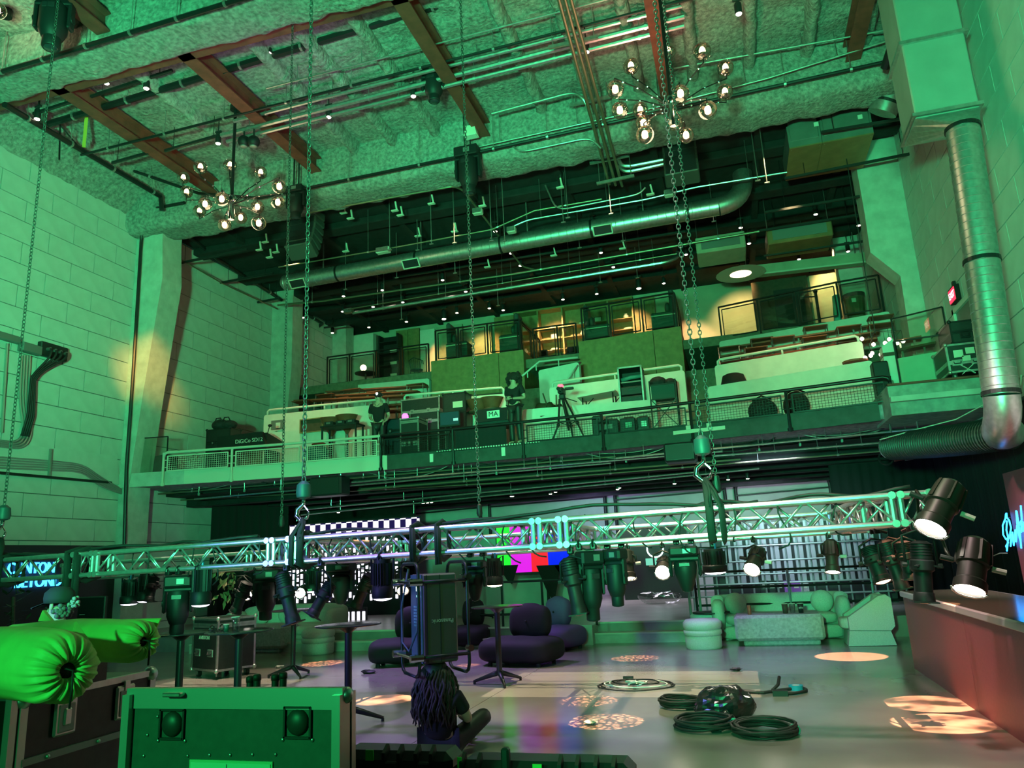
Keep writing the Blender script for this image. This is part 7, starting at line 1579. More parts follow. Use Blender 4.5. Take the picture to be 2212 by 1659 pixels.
# left lounge set
b = atz(600, 1398, 0)+V((-.2, .6, 0)); t = thing('sofa', 'pale sofa at the left lounge behind the stone block', 'sofa', b); obj('sofa_base', sq(b+V((0, 0, .16)), (2.9, .85, .34), 7), M_CLOTH, t, True); obj('seat_cushion', sq(b+V((0, -.05, .40)), (2.7, .85, .18), 6), M_CLOTH, t, True); obj('sofa_back', sq(b+V((0, .42, .6)), (2.9, .26, .62), 5), M_CLOTH, t, True)
for s_ in (-1, 1): obj('sofa_arm', sq(b+V((s_*1.38, -.03, .5)), (.24, .8, .6), 3.5), M_CLOTH, t, True)
for i, x in enumerate((-.75, -.1)): tag(obj('pillow', MB().ball(b+V((x, .16, .66)), .19, 14, 10, (1, .6, 1)), M_CLOTH, None, True), ('left round pillow on the left lounge sofa', 'second round pillow on the left lounge sofa')[i], 'pillow')
b = atz(562, 1412, 0)+V((0, .35, 0)); t = thing('coffee_table', 'pale stone block table at the left lounge beside the travel case', 'table', b); obj('table_block', MB().cbox(b+V((0, 0, .33)), (1.1, .7, .48), .06), M_STONE, t); obj('table_plinth', MB().cbox(b+V((-.05, 0, .045)), (.95, .6, .09), .03), M_STONE, t)
# --- dark tufted lounge chairs
def lounge_chair(label, px, py, wid, back, m, yaw=0, dep=1.0):
    p = atz(px, py, 0)+V((0, dep*.45, 0)); t = thing('lounge_chair', label, 'armchair', p, 'dark tufted lounge chairs', local=True); t.rotation_euler = (0, 0, yaw)
    obj('seat', sq((0, 0, .235), (wid, dep, .43), 3.2, 40, 18, tuft=(3, 1)), m, t, True)
    for sx in (-1, 1):
        for sy in (-1, 1): obj('foot', MB().cyl((sx*wid*.3, sy*dep*.3, 0), (sx*wid*.3, sy*dep*.3, .05), .04, 8), M_BLACK, t)
    obj('backrest', sq((back*wid*.18, dep*.22, .66), (wid*.52, .34, .62), 2.8, 32, 16, Matrix.Rotation(-.15, 3, 'X'), tuft=(2, 1)), m, t, True)
    obj('tuft_button', MB().ball((back*wid*.18, dep*.04, .68), .02, 6, 5), M_BLACK, t); return t
lounge_chair('black tufted lounge chair behind the caged projector', 840, 1442, 1.15, .9, M_CHARC, .3)
lounge_chair('black tufted lounge chair behind the high table at the centre', 1112, 1442, 1.5, .3, M_CHARC, -.2)
lounge_chair('plum tufted lounge chair beside the platform steps', 1194, 1408, 1.05, -.5, M_PURPV, -.35)
lounge_chair('black tufted lounge chair glimpsed right of the projector cage', 1000, 1404, .9, .2, M_CHARC, .1)
# --- high cocktail tables
hp = None
def high_table(label, p, r=.38, H=1.07, yaw=0.4):
    global hp
    if hp is None:
        t = thing('cocktail_table', label, 'table', (0, 0, 0), 'black cocktail tables', local=True); m = mat('satin_black', (.03, .03, .035), .32, .3)
        obj('table_top', MB().lathe([(0, H-.018), (r-.01, H-.018), (r, H-.012), (r, H-.003), (r-.008, H), (0, H)], (0, 0, 0), 32), mat('table_black', (.03, .03, .035), .22), t, 'auto')
        obj('top_plate', MB().lathe([(.045, H-.09), (.12, H-.03), (.13, H-.018), (0, H-.018)], (0, 0, 0), 16), m, t, 'auto'); obj('column', MB().cyl((0, 0, .12), (0, 0, H-.05), .042, 14), m, t, 'auto')
        for k in range(3):
            a = 2*PI*k/3; d = V((math.cos(a), math.sin(a), 0)); obj('leg', MB().tube([V((0, 0, .16)), d*.10+V((0, 0, .13)), d*.40+V((0, 0, .035))], [.04, .035, .018], 8), m, t, True); obj('foot', MB().cyl(d*.39, d*.39+V((0, 0, .035)), .018, 8), M_RUBBER, t)
        hp = t
    else: t = dup(hp, label=label)
    t.location = p; t.rotation_euler = (0, 0, yaw); return t
p = atz(752, 1562, 0); high_table('nearest black cocktail table left of the long haired person', p, yaw=2.4)
p = atz(1080, 1478, 0); high_table('black cocktail table in front of the dark lounge chairs at the centre', p, yaw=1.0)
p = atz(632, 1462, 0); high_table('black cocktail table below the blue lit profile spotlight', p, yaw=1.4)
pc = atz(517, 1362, 1.07); high_table('black cocktail table carrying the plastic cup', (pc.x, pc.y, 0), yaw=.9)
p = atz(392, 1366, 1.07); high_table('black cocktail table in front of the travel case, furthest left', (p.x, p.y, 0), yaw=.2)
p = atz(1030, 1338, ZP); high_table('black cocktail table standing on the raised platform behind the projector', (p.x, p.y, ZP), yaw=.5)
cup('clear iced drink cup with a lid on the left cocktail table', pc+V((-.05, 0, 0)), .048, .15, MATS['clear_cup'])
cup('small dark green cup beside the iced drink', pc+V((-.16, -.02, 0)), .034, .07, mat('bottle_green', (.02, .10, .07), .4))
for i, (dx, l) in enumerate(((-.27, 'small metal clamp lying left of the iced drink'), (-.33, 'second metal clamp at the rim of the table with the iced drink'))):
    q = pc+V((dx, .05-.1*i, 0)); t = thing('truss_clamp', l, 'clamp', q); obj('clamp_ring', MB().torus(q+V((0, 0, .04)), .03, .01, 10, 5, Matrix.Rotation(PI/2, 3, 'X')), M_CHROME, t); obj('clamp_bolt', MB().cyl(q+V((-.05, 0, .015)), q+V((.05, 0, .015)), .01, 6), M_CHROME, t)
p = atz(1536, 1322, .52); t = thing('side_table', 'small round black side table behind the right poufs', 'table', (p.x, p.y, 0)); b = V((p.x, p.y, 0)); obj('table_top', MB().lathe([(0, .5), (.36, .5), (.36, .525), (0, .525)], b, 20), M_BLACK, t); obj('stem', MB().lathe([(.03, .02), (.03, .42), (.1, .5)], b, 12), M_BLACK, t); obj('foot', MB().lathe([(.2, 0), (.2, .02), (.03, .04)], b, 16), M_BLACK, t)
# --- travelling case with casters
p = atz(452, 1466, 0)+V((0, .35, 0)); fc = flight_case('tall black travel case with silver edges and casters at the left', p, (.86, .72, .98), -.42, M_CASEBLK, latches=0, handles=2, casters=True, lid=.86)
R_ = Matrix.Rotation(-.42, 3, 'Z'); q = V(p)+R_ @ V((0, -.366, .70)); ms = text('AVISTON', .085, frame(R_ @ V((1, 0, 0)), (0, 0, 1), R_ @ V((0, -1, 0)), (0, -.366, .66)), M_WHITE, None); ms.parent = fc; ms.data.transform(frame(R_ @ V((1, 0, 0)), (0, 0, 1), R_ @ V((0, -1, 0)), (0, -.366, .66)).inverted()); ms.data.transform(frame((1, 0, 0), (0, 0, 1), (0, -1, 0), (0, -.366, .66)))
lg = MB().cyl((0, -.362, .76), (0, -.367, .76), .04, 14); o = bpy.data.objects.new('logo_dot', lg.mesh('logo_dot', mat('logo_orange', (.55, .20, .10), .5))); C.objects.link(o); o.parent = fc
# --- cables and bag on the floor
def coil(label, px, py, R=.24, loops=7, m=M_RUBBER, tail=True, flat=1.0, seed=1, r=.013):
    p = atz(px, py, 0); rr = random.Random(seed); t = thing('cable_coil', label, 'cable', p)
    pts = []
    for i in range(loops*16+1):
        a = 2*PI*i/16; k = R*(1+rr.uniform(-.02, .02)+.12*math.sin(i/16*2.3+seed)); pts.append(p+V((math.cos(a)*k, math.sin(a)*k, .016+flat*.085*abs(math.sin(i/16*1.7+seed))*(i/(loops*16))**.6+.012*rr.random())))
    obj('cable', MB().tube(pts, r, 6), m, t, True)
    if tail:
        e = pts[-1]; q = e+V((-.1, -.18, 0)); q.z = .02; obj('cable_end', MB().tube(bez(e, e+V((.05, .12, 0)), q+V((.1, .12, 0)), q, 8), r, 6), m, t, True); obj('plug', MB().cyl(q, q+V((-.09, -.03, 0)), .025, 10), M_DARK, t)
    obj('cable_tie', MB().torus(p+V((R, 0, .04)), .045, .012, 10, 5, Matrix.Rotation(PI/2, 3, 'X')), mat('teal_tape', (.05, .35, .3), .5), t, True); return t
coil('coil of black cable lying left of the black bag', 1524, 1572, .27, 9, seed=2); coil('coil of black cable lying right of the black bag', 1652, 1586, .27, 10, seed=5); coil('small coil of black cable behind the black bag', 1474, 1526, .24, 7, seed=3)
p = atz(1374, 1482, 0); t = thing('cable_coil', 'loose tangle of pale and black cable in the warm light', 'cable', p); rr = random.Random(8)
for k, m_ in enumerate((M_BLACK, M_WHITE, M_BLACK)):
    pts = [p+V((math.cos(a)*(.46-.07*k+.05*math.sin(2.3*a+k)), math.sin(a)*(.45-.12*k)+.05*k, .014+.012*k)) for a in [i*.3+k for i in range(34)]]; obj('cable', MB().tube(pts, .009, 6), m_, t, True)
obj('cable_knot', MB().tube([p+V((rr.uniform(-.16, .16), rr.uniform(-.14, .14), .02+rr.random()*.05)) for _ in range(22)], .011, 6), M_WHITE, t, True); q = p+V((-.18, .55, .02)); obj('plug', MB().box(q, (.14, .06, .045)), M_BLACK, t)
a, b, c_, d = atz(1546, 1488, 0), atz(1600, 1478, 0), atz(1650, 1500, 0), atz(1742, 1496, 0); z = V((0, 0, .02)); t = thing('extension_cable', 'thick black cable looping to a plug near the blue tape', 'cable', b)
obj('cable', MB().tube(bez(atz(1640, 1500, 0)+z, a+z+V((-.3, .3, 0)), a+z+V((-.2, -.2, 0)), c_+z, 14)+bez(c_+z, atz(1690, 1494, 0)+z, atz(1748, 1484, 0)+z, d+z, 10)+bez(d+z, d+z+V((-.1, -.15, 0)), atz(1712, 1503, 0)+z, atz(1690, 1502, 0)+z, 8), .018, 8), M_RUBBER, t, True)
q = atz(1686, 1503, 0); obj('plug', MB().box(q+V((0, 0, .03)), (.17, .10, .06)), M_BLACK, t); obj('branch', MB().tube([atz(1670, 1494, 0)+z, atz(1682, 1488, 0)+V((0, 0, .05)), atz(1686, 1484, 0)+V((0, 0, .12))], .02, 6), M_RUBBER, t, True)
p = atz(1720, 1490, 0); t = thing('tape_roll', 'roll of bright blue tape on the floor', 'tape', p); obj('tape', MB().lathe([(.045, 0), (.085, 0), (.085, .055), (.045, .055), (.045, 0)], p, 18), mat('blue_tape', (.02, .30, .48), .4), t, 'auto'); obj('core', MB().lathe([(.04, .002), (.046, .002), (.046, .053), (.04, .053)], p, 18), M_OFFW, t)
p = atz(1566, 1552, 0)+V((0, .1, 0)); mb = MB().ball(p+V((0, 0, .11)), .30, 40, 24, (1, .75, .72)); rr = V((3, 1, 2))
mb.v = [p+(v_-p)*(1+.16*noise.noise(v_*5)+.10*noise.noise(v_*11+rr)-.05*abs(noise.noise(v_*16))) for v_ in mb.v]; mb.v = [V((v_.x, v_.y, max(.004, v_.z))) for v_ in mb.v]
t = thing('rubbish_bag', 'crumpled shiny black plastic bag between the cable coils', 'bag', p); obj('bag_body', mb, mat('black_plastic', (.012, .014, .014), .22, bump=0), t, False); obj('bag_knot', MB().tube([p+V((-.05, -.28, .05)), p+V((.02, -.3, .08)), p+V((.1, -.3, .03))], [.03, .045, .02], 8), MATS['black_plastic'], t, True)
for i, (x, y) in enumerate(((1276, 1565), (604, 1443), (795, 1455), (1590, 1450))):
    p = atz(x, y, 0); mb = MB(); rr = random.Random(i); mb.ball(p+V((0, 0, .02)), .055+.03*(i == 2), 8, 6, (1.5, 1, .4)); mb.v = [v_+V((rr.uniform(-.02, .02), rr.uniform(-.02, .02), rr.uniform(0, .015))) for v_ in mb.v]
    tag(obj('paper_scrap', mb, (M_WHITE, M_WHITE, M_BLACK, M_BLACK)[i]), ('crumpled white paper in the nearest patterned light spot', 'tiny white paper scrap on the floor at the left', 'dark cloth scrap below the projector', 'dark tape scrap on the floor edge')[i], 'scrap')
# --- bar and maroon wall with neon
t = thing('bar_counter', 'long maroon bar counter with a grey stone top at the right', 'bar', (2.5, 8, 0))
for i in range(3):
    y0, y1 = 12.0-i*3.0, 12.0-(i+1)*3.0+.004; obj('bar_panel', MB().bb(2.10, 2.16, y1, y0, 0, .95), M_MAROON, t)
obj('bar_end', MB().bb(2.16, 3.1, 11.95, 12.0, 0, .95), M_MAROON, t); obj('bar_top', MB().cbox((2.57, 7.5, .985), (1.0, 9.1, .075), .01), M_EDGE, t); obj('bar_top_surface', MB().bb(2.10, 3.04, 3.1, 12.0, 1.0225, 1.026), mat('bar_top_dark', (.10, .095, .07), .15), t)
bw = thing('maroon_panel', 'maroon display wall behind the bar at the right edge', 'panel', (4.2, 10, 0)); obj('panel_board', MB().bb(4.2, 4.3, 6.5, 13.97, 0, 2.69), M_MAROON, bw)
t = thing('neon_sign', 'bright blue neon script sign on the maroon display wall', 'sign', atx(2185, 1150, 4.17)); NE = glow('neon_blue', (.02, .30, 1), 7)
def nx(*pts): return [atx(x, y, 4.15) for x, y in pts]
for st_ in (((2173, 1110), (2172, 1120), (2166, 1135), (2167, 1155), (2173, 1165), (2181, 1160), (2184, 1140), (2180, 1124), (2175, 1118), (2174, 1108)), ((2175, 1125), (2174, 1145), (2178, 1162), (2175, 1190), (2173, 1180), (2178, 1172)), ((2176, 1168), (2184, 1155), (2183, 1180), (2187, 1150), (2190, 1178), (2193, 1145), (2195, 1170), (2197, 1135)), ((2195, 1103), (2197, 1128), (2202, 1160), (2206, 1184), (2203, 1150), (2196, 1104)), ((2205, 1092), (2207, 1120), (2206, 1150), (2214, 1130), (2216, 1088), (2220, 1150), (2228, 1100), (2232, 1150)), ((2199, 1140), (2206, 1125), (2212, 1128), (2210, 1148))):
    obj('neon_tube', MB().tube(nx(*st_), .012, 6), NE, t, True)
obj('sign_cable', MB().tube([atx(2176, 1195, 4.15), atx(2160, 1195, 4.1), atx(2140, 1203, 4.0)], .008, 5), M_OFFW, t, True)
for y_ in (1118, 1165): q = atx(2175, y_, 4.15); obj('standoff', MB().cyl(q, V((4.2, q.y, q.z)), .008, 5), M_CHROME, t)
# blue sign on the dark dado at the left
t = thing('neon_sign', 'blue neon lettering on the dark wall at the left edge', 'sign', atx(80, 1250, XL+.1)); NB = glow('neon_blue2', (.03, .35, 1), 6)
for tx, x0, x1, yy in (('CLINTON', 18, 118, 1228), ('BEYOND', 34, 133, 1258)):
    a, b = atx(x0, yy, XL+.1), atx(x1, yy-1, XL+.1); o = text(tx, 1, frame((0, 1, 0), (0, 0, 1), (1, 0, 0), (XL+.09, 0, 0)), NB, t, ext=.02)
    ys = [v_.co.y for v_ in o.data.vertices]; zs_ = [v_.co.z for v_ in o.data.vertices]; k = (b.y-a.y)/(max(ys)-min(ys)); y0 = min(ys); zc = (max(zs_)+min(zs_))/2
    for v_ in o.data.vertices: v_.co.y = (a.y-OFF[t.name].y)+(v_.co.y-y0)*k; v_.co.z = (a.z-OFF[t.name].z)+(v_.co.z-zc)*.24/(max(zs_)-min(zs_))
# --- screens
def emat(name, build):
    m = bpy.data.materials.new(name); m.use_nodes = True; nt = m.node_tree; nt.nodes.clear(); o = nt.nodes.new('ShaderNodeOutputMaterial'); e = nt.nodes.new('ShaderNodeEmission'); nt.links.new(e.outputs[0], o.inputs[0]); build(nt, e); return m
a, b = at(1082, 1150, 17.9), at(1226, 1232, 17.9); t = thing('screen', 'large screen showing green magenta red and blue colour bars', 'screen', ((a.x+b.x)/2, 17.9, ZP)); xs_ = [at(x, 1190, 17.9).x for x in (1074, 1103, 1147, 1183, 1228)]
obj('screen_frame', MB().bb(xs_[0]-.03, xs_[-1]+.03, 17.9, 17.98, b.z-.05, a.z+.25), M_BLACK, t)
for i, c_ in enumerate(((.02, 1, .04), (.85, .0, .9), (1, .0, .03), (.0, .0, 1))): obj('colour_bar', MB().bb(xs_[i], xs_[i+1], 17.89, 17.899, b.z, a.z+.2), glow('bar_%d' % i, c_, .95), t)
obj('stand_pole', MB().cyl(V((at(1182, 1250, 17.9).x, 17.94, ZP)), V((at(1182, 1250, 17.9).x, 17.94, b.z)), .04, 8), M_BLACK, t); obj('stand_foot', MB().box(V((at(1182, 1250, 17.9).x, 17.94, ZP+.02)), (.7, .5, .04)), M_BLACK, t)
for i, (x, w_, dz) in enumerate(((1098, .5, .35), (1185, .6, .75), (1225, .6, .4))):
    q = at(x, 1230, 17.85); t = thing('black_drape', 'black pointed cloth hanging below the colour bars, %s' % ('left', 'middle', 'right')[i], 'cloth', q-V((0, 0, dz))); obj('drape', MB().prism([q+V((-w_/2, 0, .1)), q+V((w_/2, 0, .1)), q+V((w_*.15, 0, -dz)), q+V((-w_*.1, 0, -dz*.7))], (0, .03, 0)), M_TEE, t)
def chk(nt, e):
    tc = nt.nodes.new('ShaderNodeTexCoord'); k = nt.nodes.new('ShaderNodeTexChecker'); k.inputs['Scale'].default_value = 5.4; k.inputs[1].default_value = (.95, .93, 1, 1); k.inputs[2].default_value = (.01, .008, .05, 1)
    mp = nt.nodes.new('ShaderNodeMapping'); mp.inputs['Location'].default_value = (.03, .5, .03); mp.inputs['Scale'].default_value = (1, 0, .75); nt.links.new(tc.outputs['Object'], mp.inputs[0]); nt.links.new(mp.outputs[0], k.inputs[0]); nt.links.new(k.outputs[0], e.inputs[0]); e.inputs[1].default_value = 1.5
M_CHK = emat('led_check', chk)
a, b = at(626, 1127, 21.6), at(905, 1152, 21.6); t = thing('led_banner', 'long LED banner of black and white checks above the left lounge', 'screen', ((a.x+b.x)/2, 21.6, b.z)); obj('banner_screen', MB().bb(a.x, b.x, 21.6, 21.66, (a.z+b.z)/2-.16, (a.z+b.z)/2+.18), M_CHK, t); obj('banner_frame', MB().bb(a.x-.03, b.x+.03, 21.66, 21.72, (a.z+b.z)/2-.2, (a.z+b.z)/2+.22), M_BLACK, t)
for x in (a.x+.2, b.x-.2): obj('hanger_rod', MB().cyl((x, 21.69, a.z), (x, 21.69, 3.9), .015, 5), M_STEEL, t)
t = thing('led_wall', 'freestanding pierced screen wall of glowing white slots behind the lounge', 'screen', (at(740, 1290, 20.4).x, 20.4, ZP)); a, b = at(622, 1172, 20.4), at(862, 1292, 20.4)
obj('wall_frame', MB().bb(a.x-.04, b.x+.04, 20.44, 20.5, ZP, a.z+.1), M_BLACK, t); G = glow('slot_white', (.9, .88, 1), 1.5); ms = MB().cbox((0, 0, 0), (.085, .02, .16), .02).mesh('slot', G); rr = random.Random(9); nx_ = int((b.x-a.x)/.135); k = 0
for i in range(nx_):
    for j in range(9):
        z = b.z+.05+j*.195+(.09 if i % 2 else 0)
        if z < a.z and rr.random() < .80 and k < 290: piece('slot', ms, (a.x+.07+i*.135, 20.425, z), t, (1, 1, rr.uniform(.7, 1.15))); k += 1
a, b = at(702, 1318, 18.6), at(792, 1346, 18.6); t = thing('slot_light', 'low row of glowing pale slots behind the nearest cocktail table', 'screen', ((a.x+b.x)/2, 18.6, ZP)); obj('panel_frame', MB().bb(a.x, b.x, 18.6, 18.65, ZP, a.z+.04), M_BLACK, t)
for i in range(8):
    x = a.x+.08+(b.x-a.x-.16)*i/7; obj('slot', MB().cbox((x, 18.59, (a.z+b.z)/2), (.09, .02, .24), .02), G, t)
a, b = at(169, 1290, 9.6), at(224, 1337, 9.6); t = thing('monitor', 'black monitor behind the capped man at the left', 'monitor', ((a.x+b.x)/2, 9.6, 0)); obj('monitor_frame', MB().cbox(((a.x+b.x)/2, 9.63, (a.z+b.z)/2), (b.x-a.x, .06, a.z-b.z), .01), M_BLACK, t); obj('screen', MB().bb(a.x+.02, b.x-.02, 9.592, 9.6, b.z+.02, a.z-.02), mat('screen_off', (.01, .012, .014), .15), t); obj('screen_text', MB().bb(a.x+.06, a.x+.16, 9.588, 9.592, b.z+.07, b.z+.075), M_WHITE, t); obj('stand', MB().cyl(((a.x+b.x)/2, 9.66, .02), ((a.x+b.x)/2, 9.66, b.z+.05), .035, 8).lathe([(.3, 0), (.3, .03), (.05, .05)], ((a.x+b.x)/2, 9.66, 0), 16), M_BLACK, t)
# --- pipe lattice with pale boards, platform rails
M_GPIPE = mat('green_grey_pipe', (.26, .34, .31), .4, .5); YL = 18.6
t = thing('pipe_lattice', 'tall lattice of upright and level pipes behind the pale sofa', 'screen', (at(1700, 1290, YL).x, YL, ZP)); xs_ = [at(1493+i*26.2, 1230, YL).x for i in range(17)]; z1 = at(1700, 1118, YL).z
for x in xs_: obj('upright_pipe', MB().cyl((x, YL, ZP), (x, YL, z1), .022, 8), M_GPIPE, t, 'auto')
for y in (1150, 1176, 1209, 1238, 1258, 1284): z = at(1700, y, YL).z; obj('level_pipe', MB().cyl((xs_[0]-.1, YL-.035, z), (xs_[-1]+.1, YL-.035, z), .02, 8), M_GPIPE, t, 'auto')
t = thing('board_rack', 'dark rack of pale rectangular boards behind the pipe lattice', 'rack', (at(1720, 1290, 19.3).x, 19.3, ZP)); obj('rack_back', MB().bb(at(1540, 1250, 19.3).x, xs_[-1]+.3, 19.36, 19.42, ZP, z1-.1), M_BLACK, t); mb = MB().cbox((0, 0, 0), (.20, .03, .46), .01).mesh('board', mat('pale_board', (.42, .45, .46), .6))
for i in range(13):
    x = at(1574+i*26.2, 1230, 19.3).x
    for j, (y, k) in enumerate(((1140, .8), (1166, .85), (1192, 1.15), (1226, .75), (1248, .5))): q = at(1700, y, 19.3); piece('board', mb, (x, 19.33, q.z), t, (1, 1, k*.86))
for i, (x, c_) in enumerate(((1652, M_DARK), (1668, M_DARK), (1684, M_DARK), (1703, mat('sign_purple', (.30, .10, .45), .5)), (1720, MATS['sign_purple']), (1738, M_STONE))):
    q = at(x, 1268, 19.0); t = thing('display_box', 'small display box, %s from the left in the lattice bottom row' % nth(i), 'box', (q.x, 19.0, q.z-.16), 'display boxes in the lattice'); obj('box_body', MB().bb(q.x-.09, q.x+.09, 18.95, 19.15, ZP, q.z+.14), c_, t); obj('box_label', MB().bb(q.x-.05, q.x+.05, 18.94, 18.95, q.z-.02, q.z+.06), M_OFFW, t)
def prail(label, x0, x1, y, zs_, posts):
    t = thing('platform_railing', label, 'railing', ((x0+x1)/2, y, ZP))
    for z in zs_: obj('rail', MB().cyl((x0, y, z), (x1, y, z), .024, 8), M_BLACKM, t, 'auto')
    for x in posts: obj('post', MB().cyl((x, y, ZP), (x, y, max(zs_)), .026, 8), M_GPIPE if y > 15.9 and x > -.8 else M_BLACKM, t, 'auto')
prail('dark pipe railing along the right platform edge behind the sofa', at(1500, 1250, 16.4).x, at(1960, 1240, 16.4).x, 16.4, (.62, .95, 1.27), [at(x, 1250, 16.4).x for x in (1500, 1702, 1882, 1955)])
prail('dark pipe railing on the platform behind the dark lounge chairs', at(1020, 1300, 15.5).x, at(1288, 1300, 15.5).x, 15.5, (.62, 1.27), [at(x, 1300, 15.5).x for x in (1022, 1085, 1172, 1286)])
for i, x in enumerate((1490, 1512)):
    q = at(x, 1300, 16.2); tag(obj('upright_pole', MB().cyl((q.x, 16.2, ZP), (q.x, 16.2, 2.0), .028, 8), M_GPIPE, None, 'auto'), ('left of two upright poles at the platform steps', 'right of two upright poles at the platform steps')[i], 'pole')
# --- back zone: standing person, ring lamp, black frames, curtains, plastic sheet, plant
p = atz(1378, 1287, ZP); person('person in dark clothes standing at the back by the dark partition', p, .9, 1.66, 'stand')
p = at(1415, 1186, 23.5); t = thing('ring_lamp', 'glowing ring lamp on the dark partition', 'lamp', p); obj('ring', MB().torus(p, .24, .022, 28, 6, Matrix.Rotation(PI/2, 3, 'X')), glow('ring_glow', (.7, 1, .92), 3), t, True); obj('ring_mount', MB().box(p+V((0, .05, -.24)), (.06, .08, .06)), M_BLACK, t)
p = at(1418, 1213, 23.5); tag(obj('lit_sign', MB().bb(p.x-.32, p.x+.32, 23.5, 23.58, p.z-.1, p.z+.1), glow('sign_mint', (.2, .8, .55), .9)), 'flat mint lit strip below the ring lamp', 'sign')
M_FR = mat('frame_black', (.02, .02, .024), .5)
for i, (x0, x1, y0, y1, yb) in enumerate(((870, 1036, 1088, 1068, 1150), (1056, 1304, 1066, 1048, 1150), (1326, 1562, 1048, 1034, 1150), (1586, 1790, 1036, 1028, 1150))):
    a, b = at(x0, y0, 26.8), at(x1, y1, 26.8); z = (a.z+b.z)/2; pts = bend([(a.x, 26.8, ZP), (a.x, 26.8, z), (b.x, 26.8, z), (b.x, 26.8, ZP)], .35, 5); t = thing('pipe_arch', 'black round cornered pipe frame on the pale back wall, %s from the left' % nth(i), 'frame', (a.x, 26.8, ZP), 'black frames on the back wall'); obj('frame_pipe', MB().tube(pts, .06, 6), M_FR, t, True); obj('cross_rail', MB().cyl((a.x, 26.75, z-.5), (b.x, 26.75, z-.42), .025, 6), M_FR, t)
def curtain(label, x0, y0, x1, y1, z0, z1, m):
    a, b = V((x0, y0, 0)), V((x1, y1, 0)); n = int((b-a).length/.07); d = (b-a).normalized(); nn = V((-d.y, d.x, 0)); pts = [a.lerp(b, i/n)+nn*.05*math.sin(i*1.9) for i in range(n+1)]; t = thing('curtain', label, 'curtain', (x0, y0, z0)); obj('cloth', MB().add([p+V((0, 0, z0)) for p in pts]+[p+V((0, 0, z1)) for p in pts], [(i, i+1, n+2+i, n+1+i) for i in range(n)]), m, t, True); obj('curtain_track', MB().bar(a+V((0, 0, z1+.02)), b+V((0, 0, z1+.02)), .05), M_BLACK, t)
M_DRAPE = mat('black_drape', (.010, .012, .012), .95)
curtain('black curtain behind the right end of the lounge', at(1795, 1050, 20.3).x, 20.3, XR-.1, 20.3, ZP, 3.85, M_DRAPE); curtain('black curtain along the right wall behind the bar', XR-.12, 20.2, XR-.12, 13.6, .0, 3.85, M_DRAPE)
curtain('black curtain left of the chequered banner', at(456, 1130, 18.8).x, 18.8, at(622, 1130, 20.5).x, 20.5, ZP, 3.85, M_DRAPE)
p = atz(1430, 1304, ZP); mb = MB().ball(p+V((0, 0, .14)), .42, 22, 12, (1.25, .5, .45)); mb.v = [p+(v_-p)*(1+.35*noise.noise(v_*3.1)+.18*noise.noise(v_*8)) for v_ in mb.v]; mb.v = [V((v_.x, v_.y, max(ZP+.004, v_.z))) for v_ in mb.v]
tag(obj('plastic_sheet', mb, glass('film', (.9, .92, .9), .35, .15)), 'crumpled clear plastic sheet lying on the raised platform', 'sheet')
p = at(492, 1228, 10.72); t = thing('hanging_plant', 'dried leafy plant hanging below the rear truss at the left', 'plant', p-V((0, 0, .5))); rr = random.Random(6); M_LEAF = mat('dry_leaf', (.16, .15, .07), .8, ns=9, na=.4)
for i in range(46):
    q = p+V((rr.uniform(-.16, .16), rr.uniform(-.12, .12), rr.uniform(-.5, .12))); d = V((rr.uniform(-1, 1), rr.uniform(-1, .4), rr.uniform(-1.6, .1))).normalized()*rr.uniform(.1, .2); s_ = d.cross(V((0, 1, .2))).normalized()*.035; obj('leaf', MB().add([q, q+d*.5+s_, q+d, q+d*.5-s_], [(0, 1, 2, 3)]).add([q, q+d*.5-s_, q+d*.98, q+d*.5+s_+V((0, .004, 0))], [(0, 1, 2, 3)]), M_LEAF, t)
obj('stem', MB().tube([V((p.x, p.y, tz(p.x)-CH)), p+V((0, 0, .1)), p+V((.03, 0, -.3))], .012, 5), M_DWOOD, t)
p = at(28, 1300, 10.5); t = thing('potted_plant', 'dark leafy plant in shadow at the left edge', 'plant', (p.x, p.y, 0)); rr = random.Random(2)
obj('pot', MB().lathe([(.18, 0), (.24, .5), (.2, .5)], (p.x, p.y, 0), 16), M_BLACK, t)
for i in range(40):
    q = V((p.x+rr.uniform(-.25, .25), p.y+rr.uniform(-.2, .2), rr.uniform(.6, 1.6))); d = V((rr.uniform(-1, 1), rr.uniform(-1, 1), rr.uniform(-.2, .8))).normalized()*rr.uniform(.12, .22); s_ = d.cross(V((0, 0, 1))).normalized()*.045; obj('leaf', MB().add([q, q+d*.5+s_, q+d, q+d*.5-s_], [(0, 1, 2, 3)]), mat('dark_leaf', (.02, .05, .025), .6), t)
obj('stem', MB().tube([(p.x, p.y, .45), (p.x+.05, p.y, 1.0), (p.x, p.y, 1.5)], .03, 6), M_DWOOD, t)
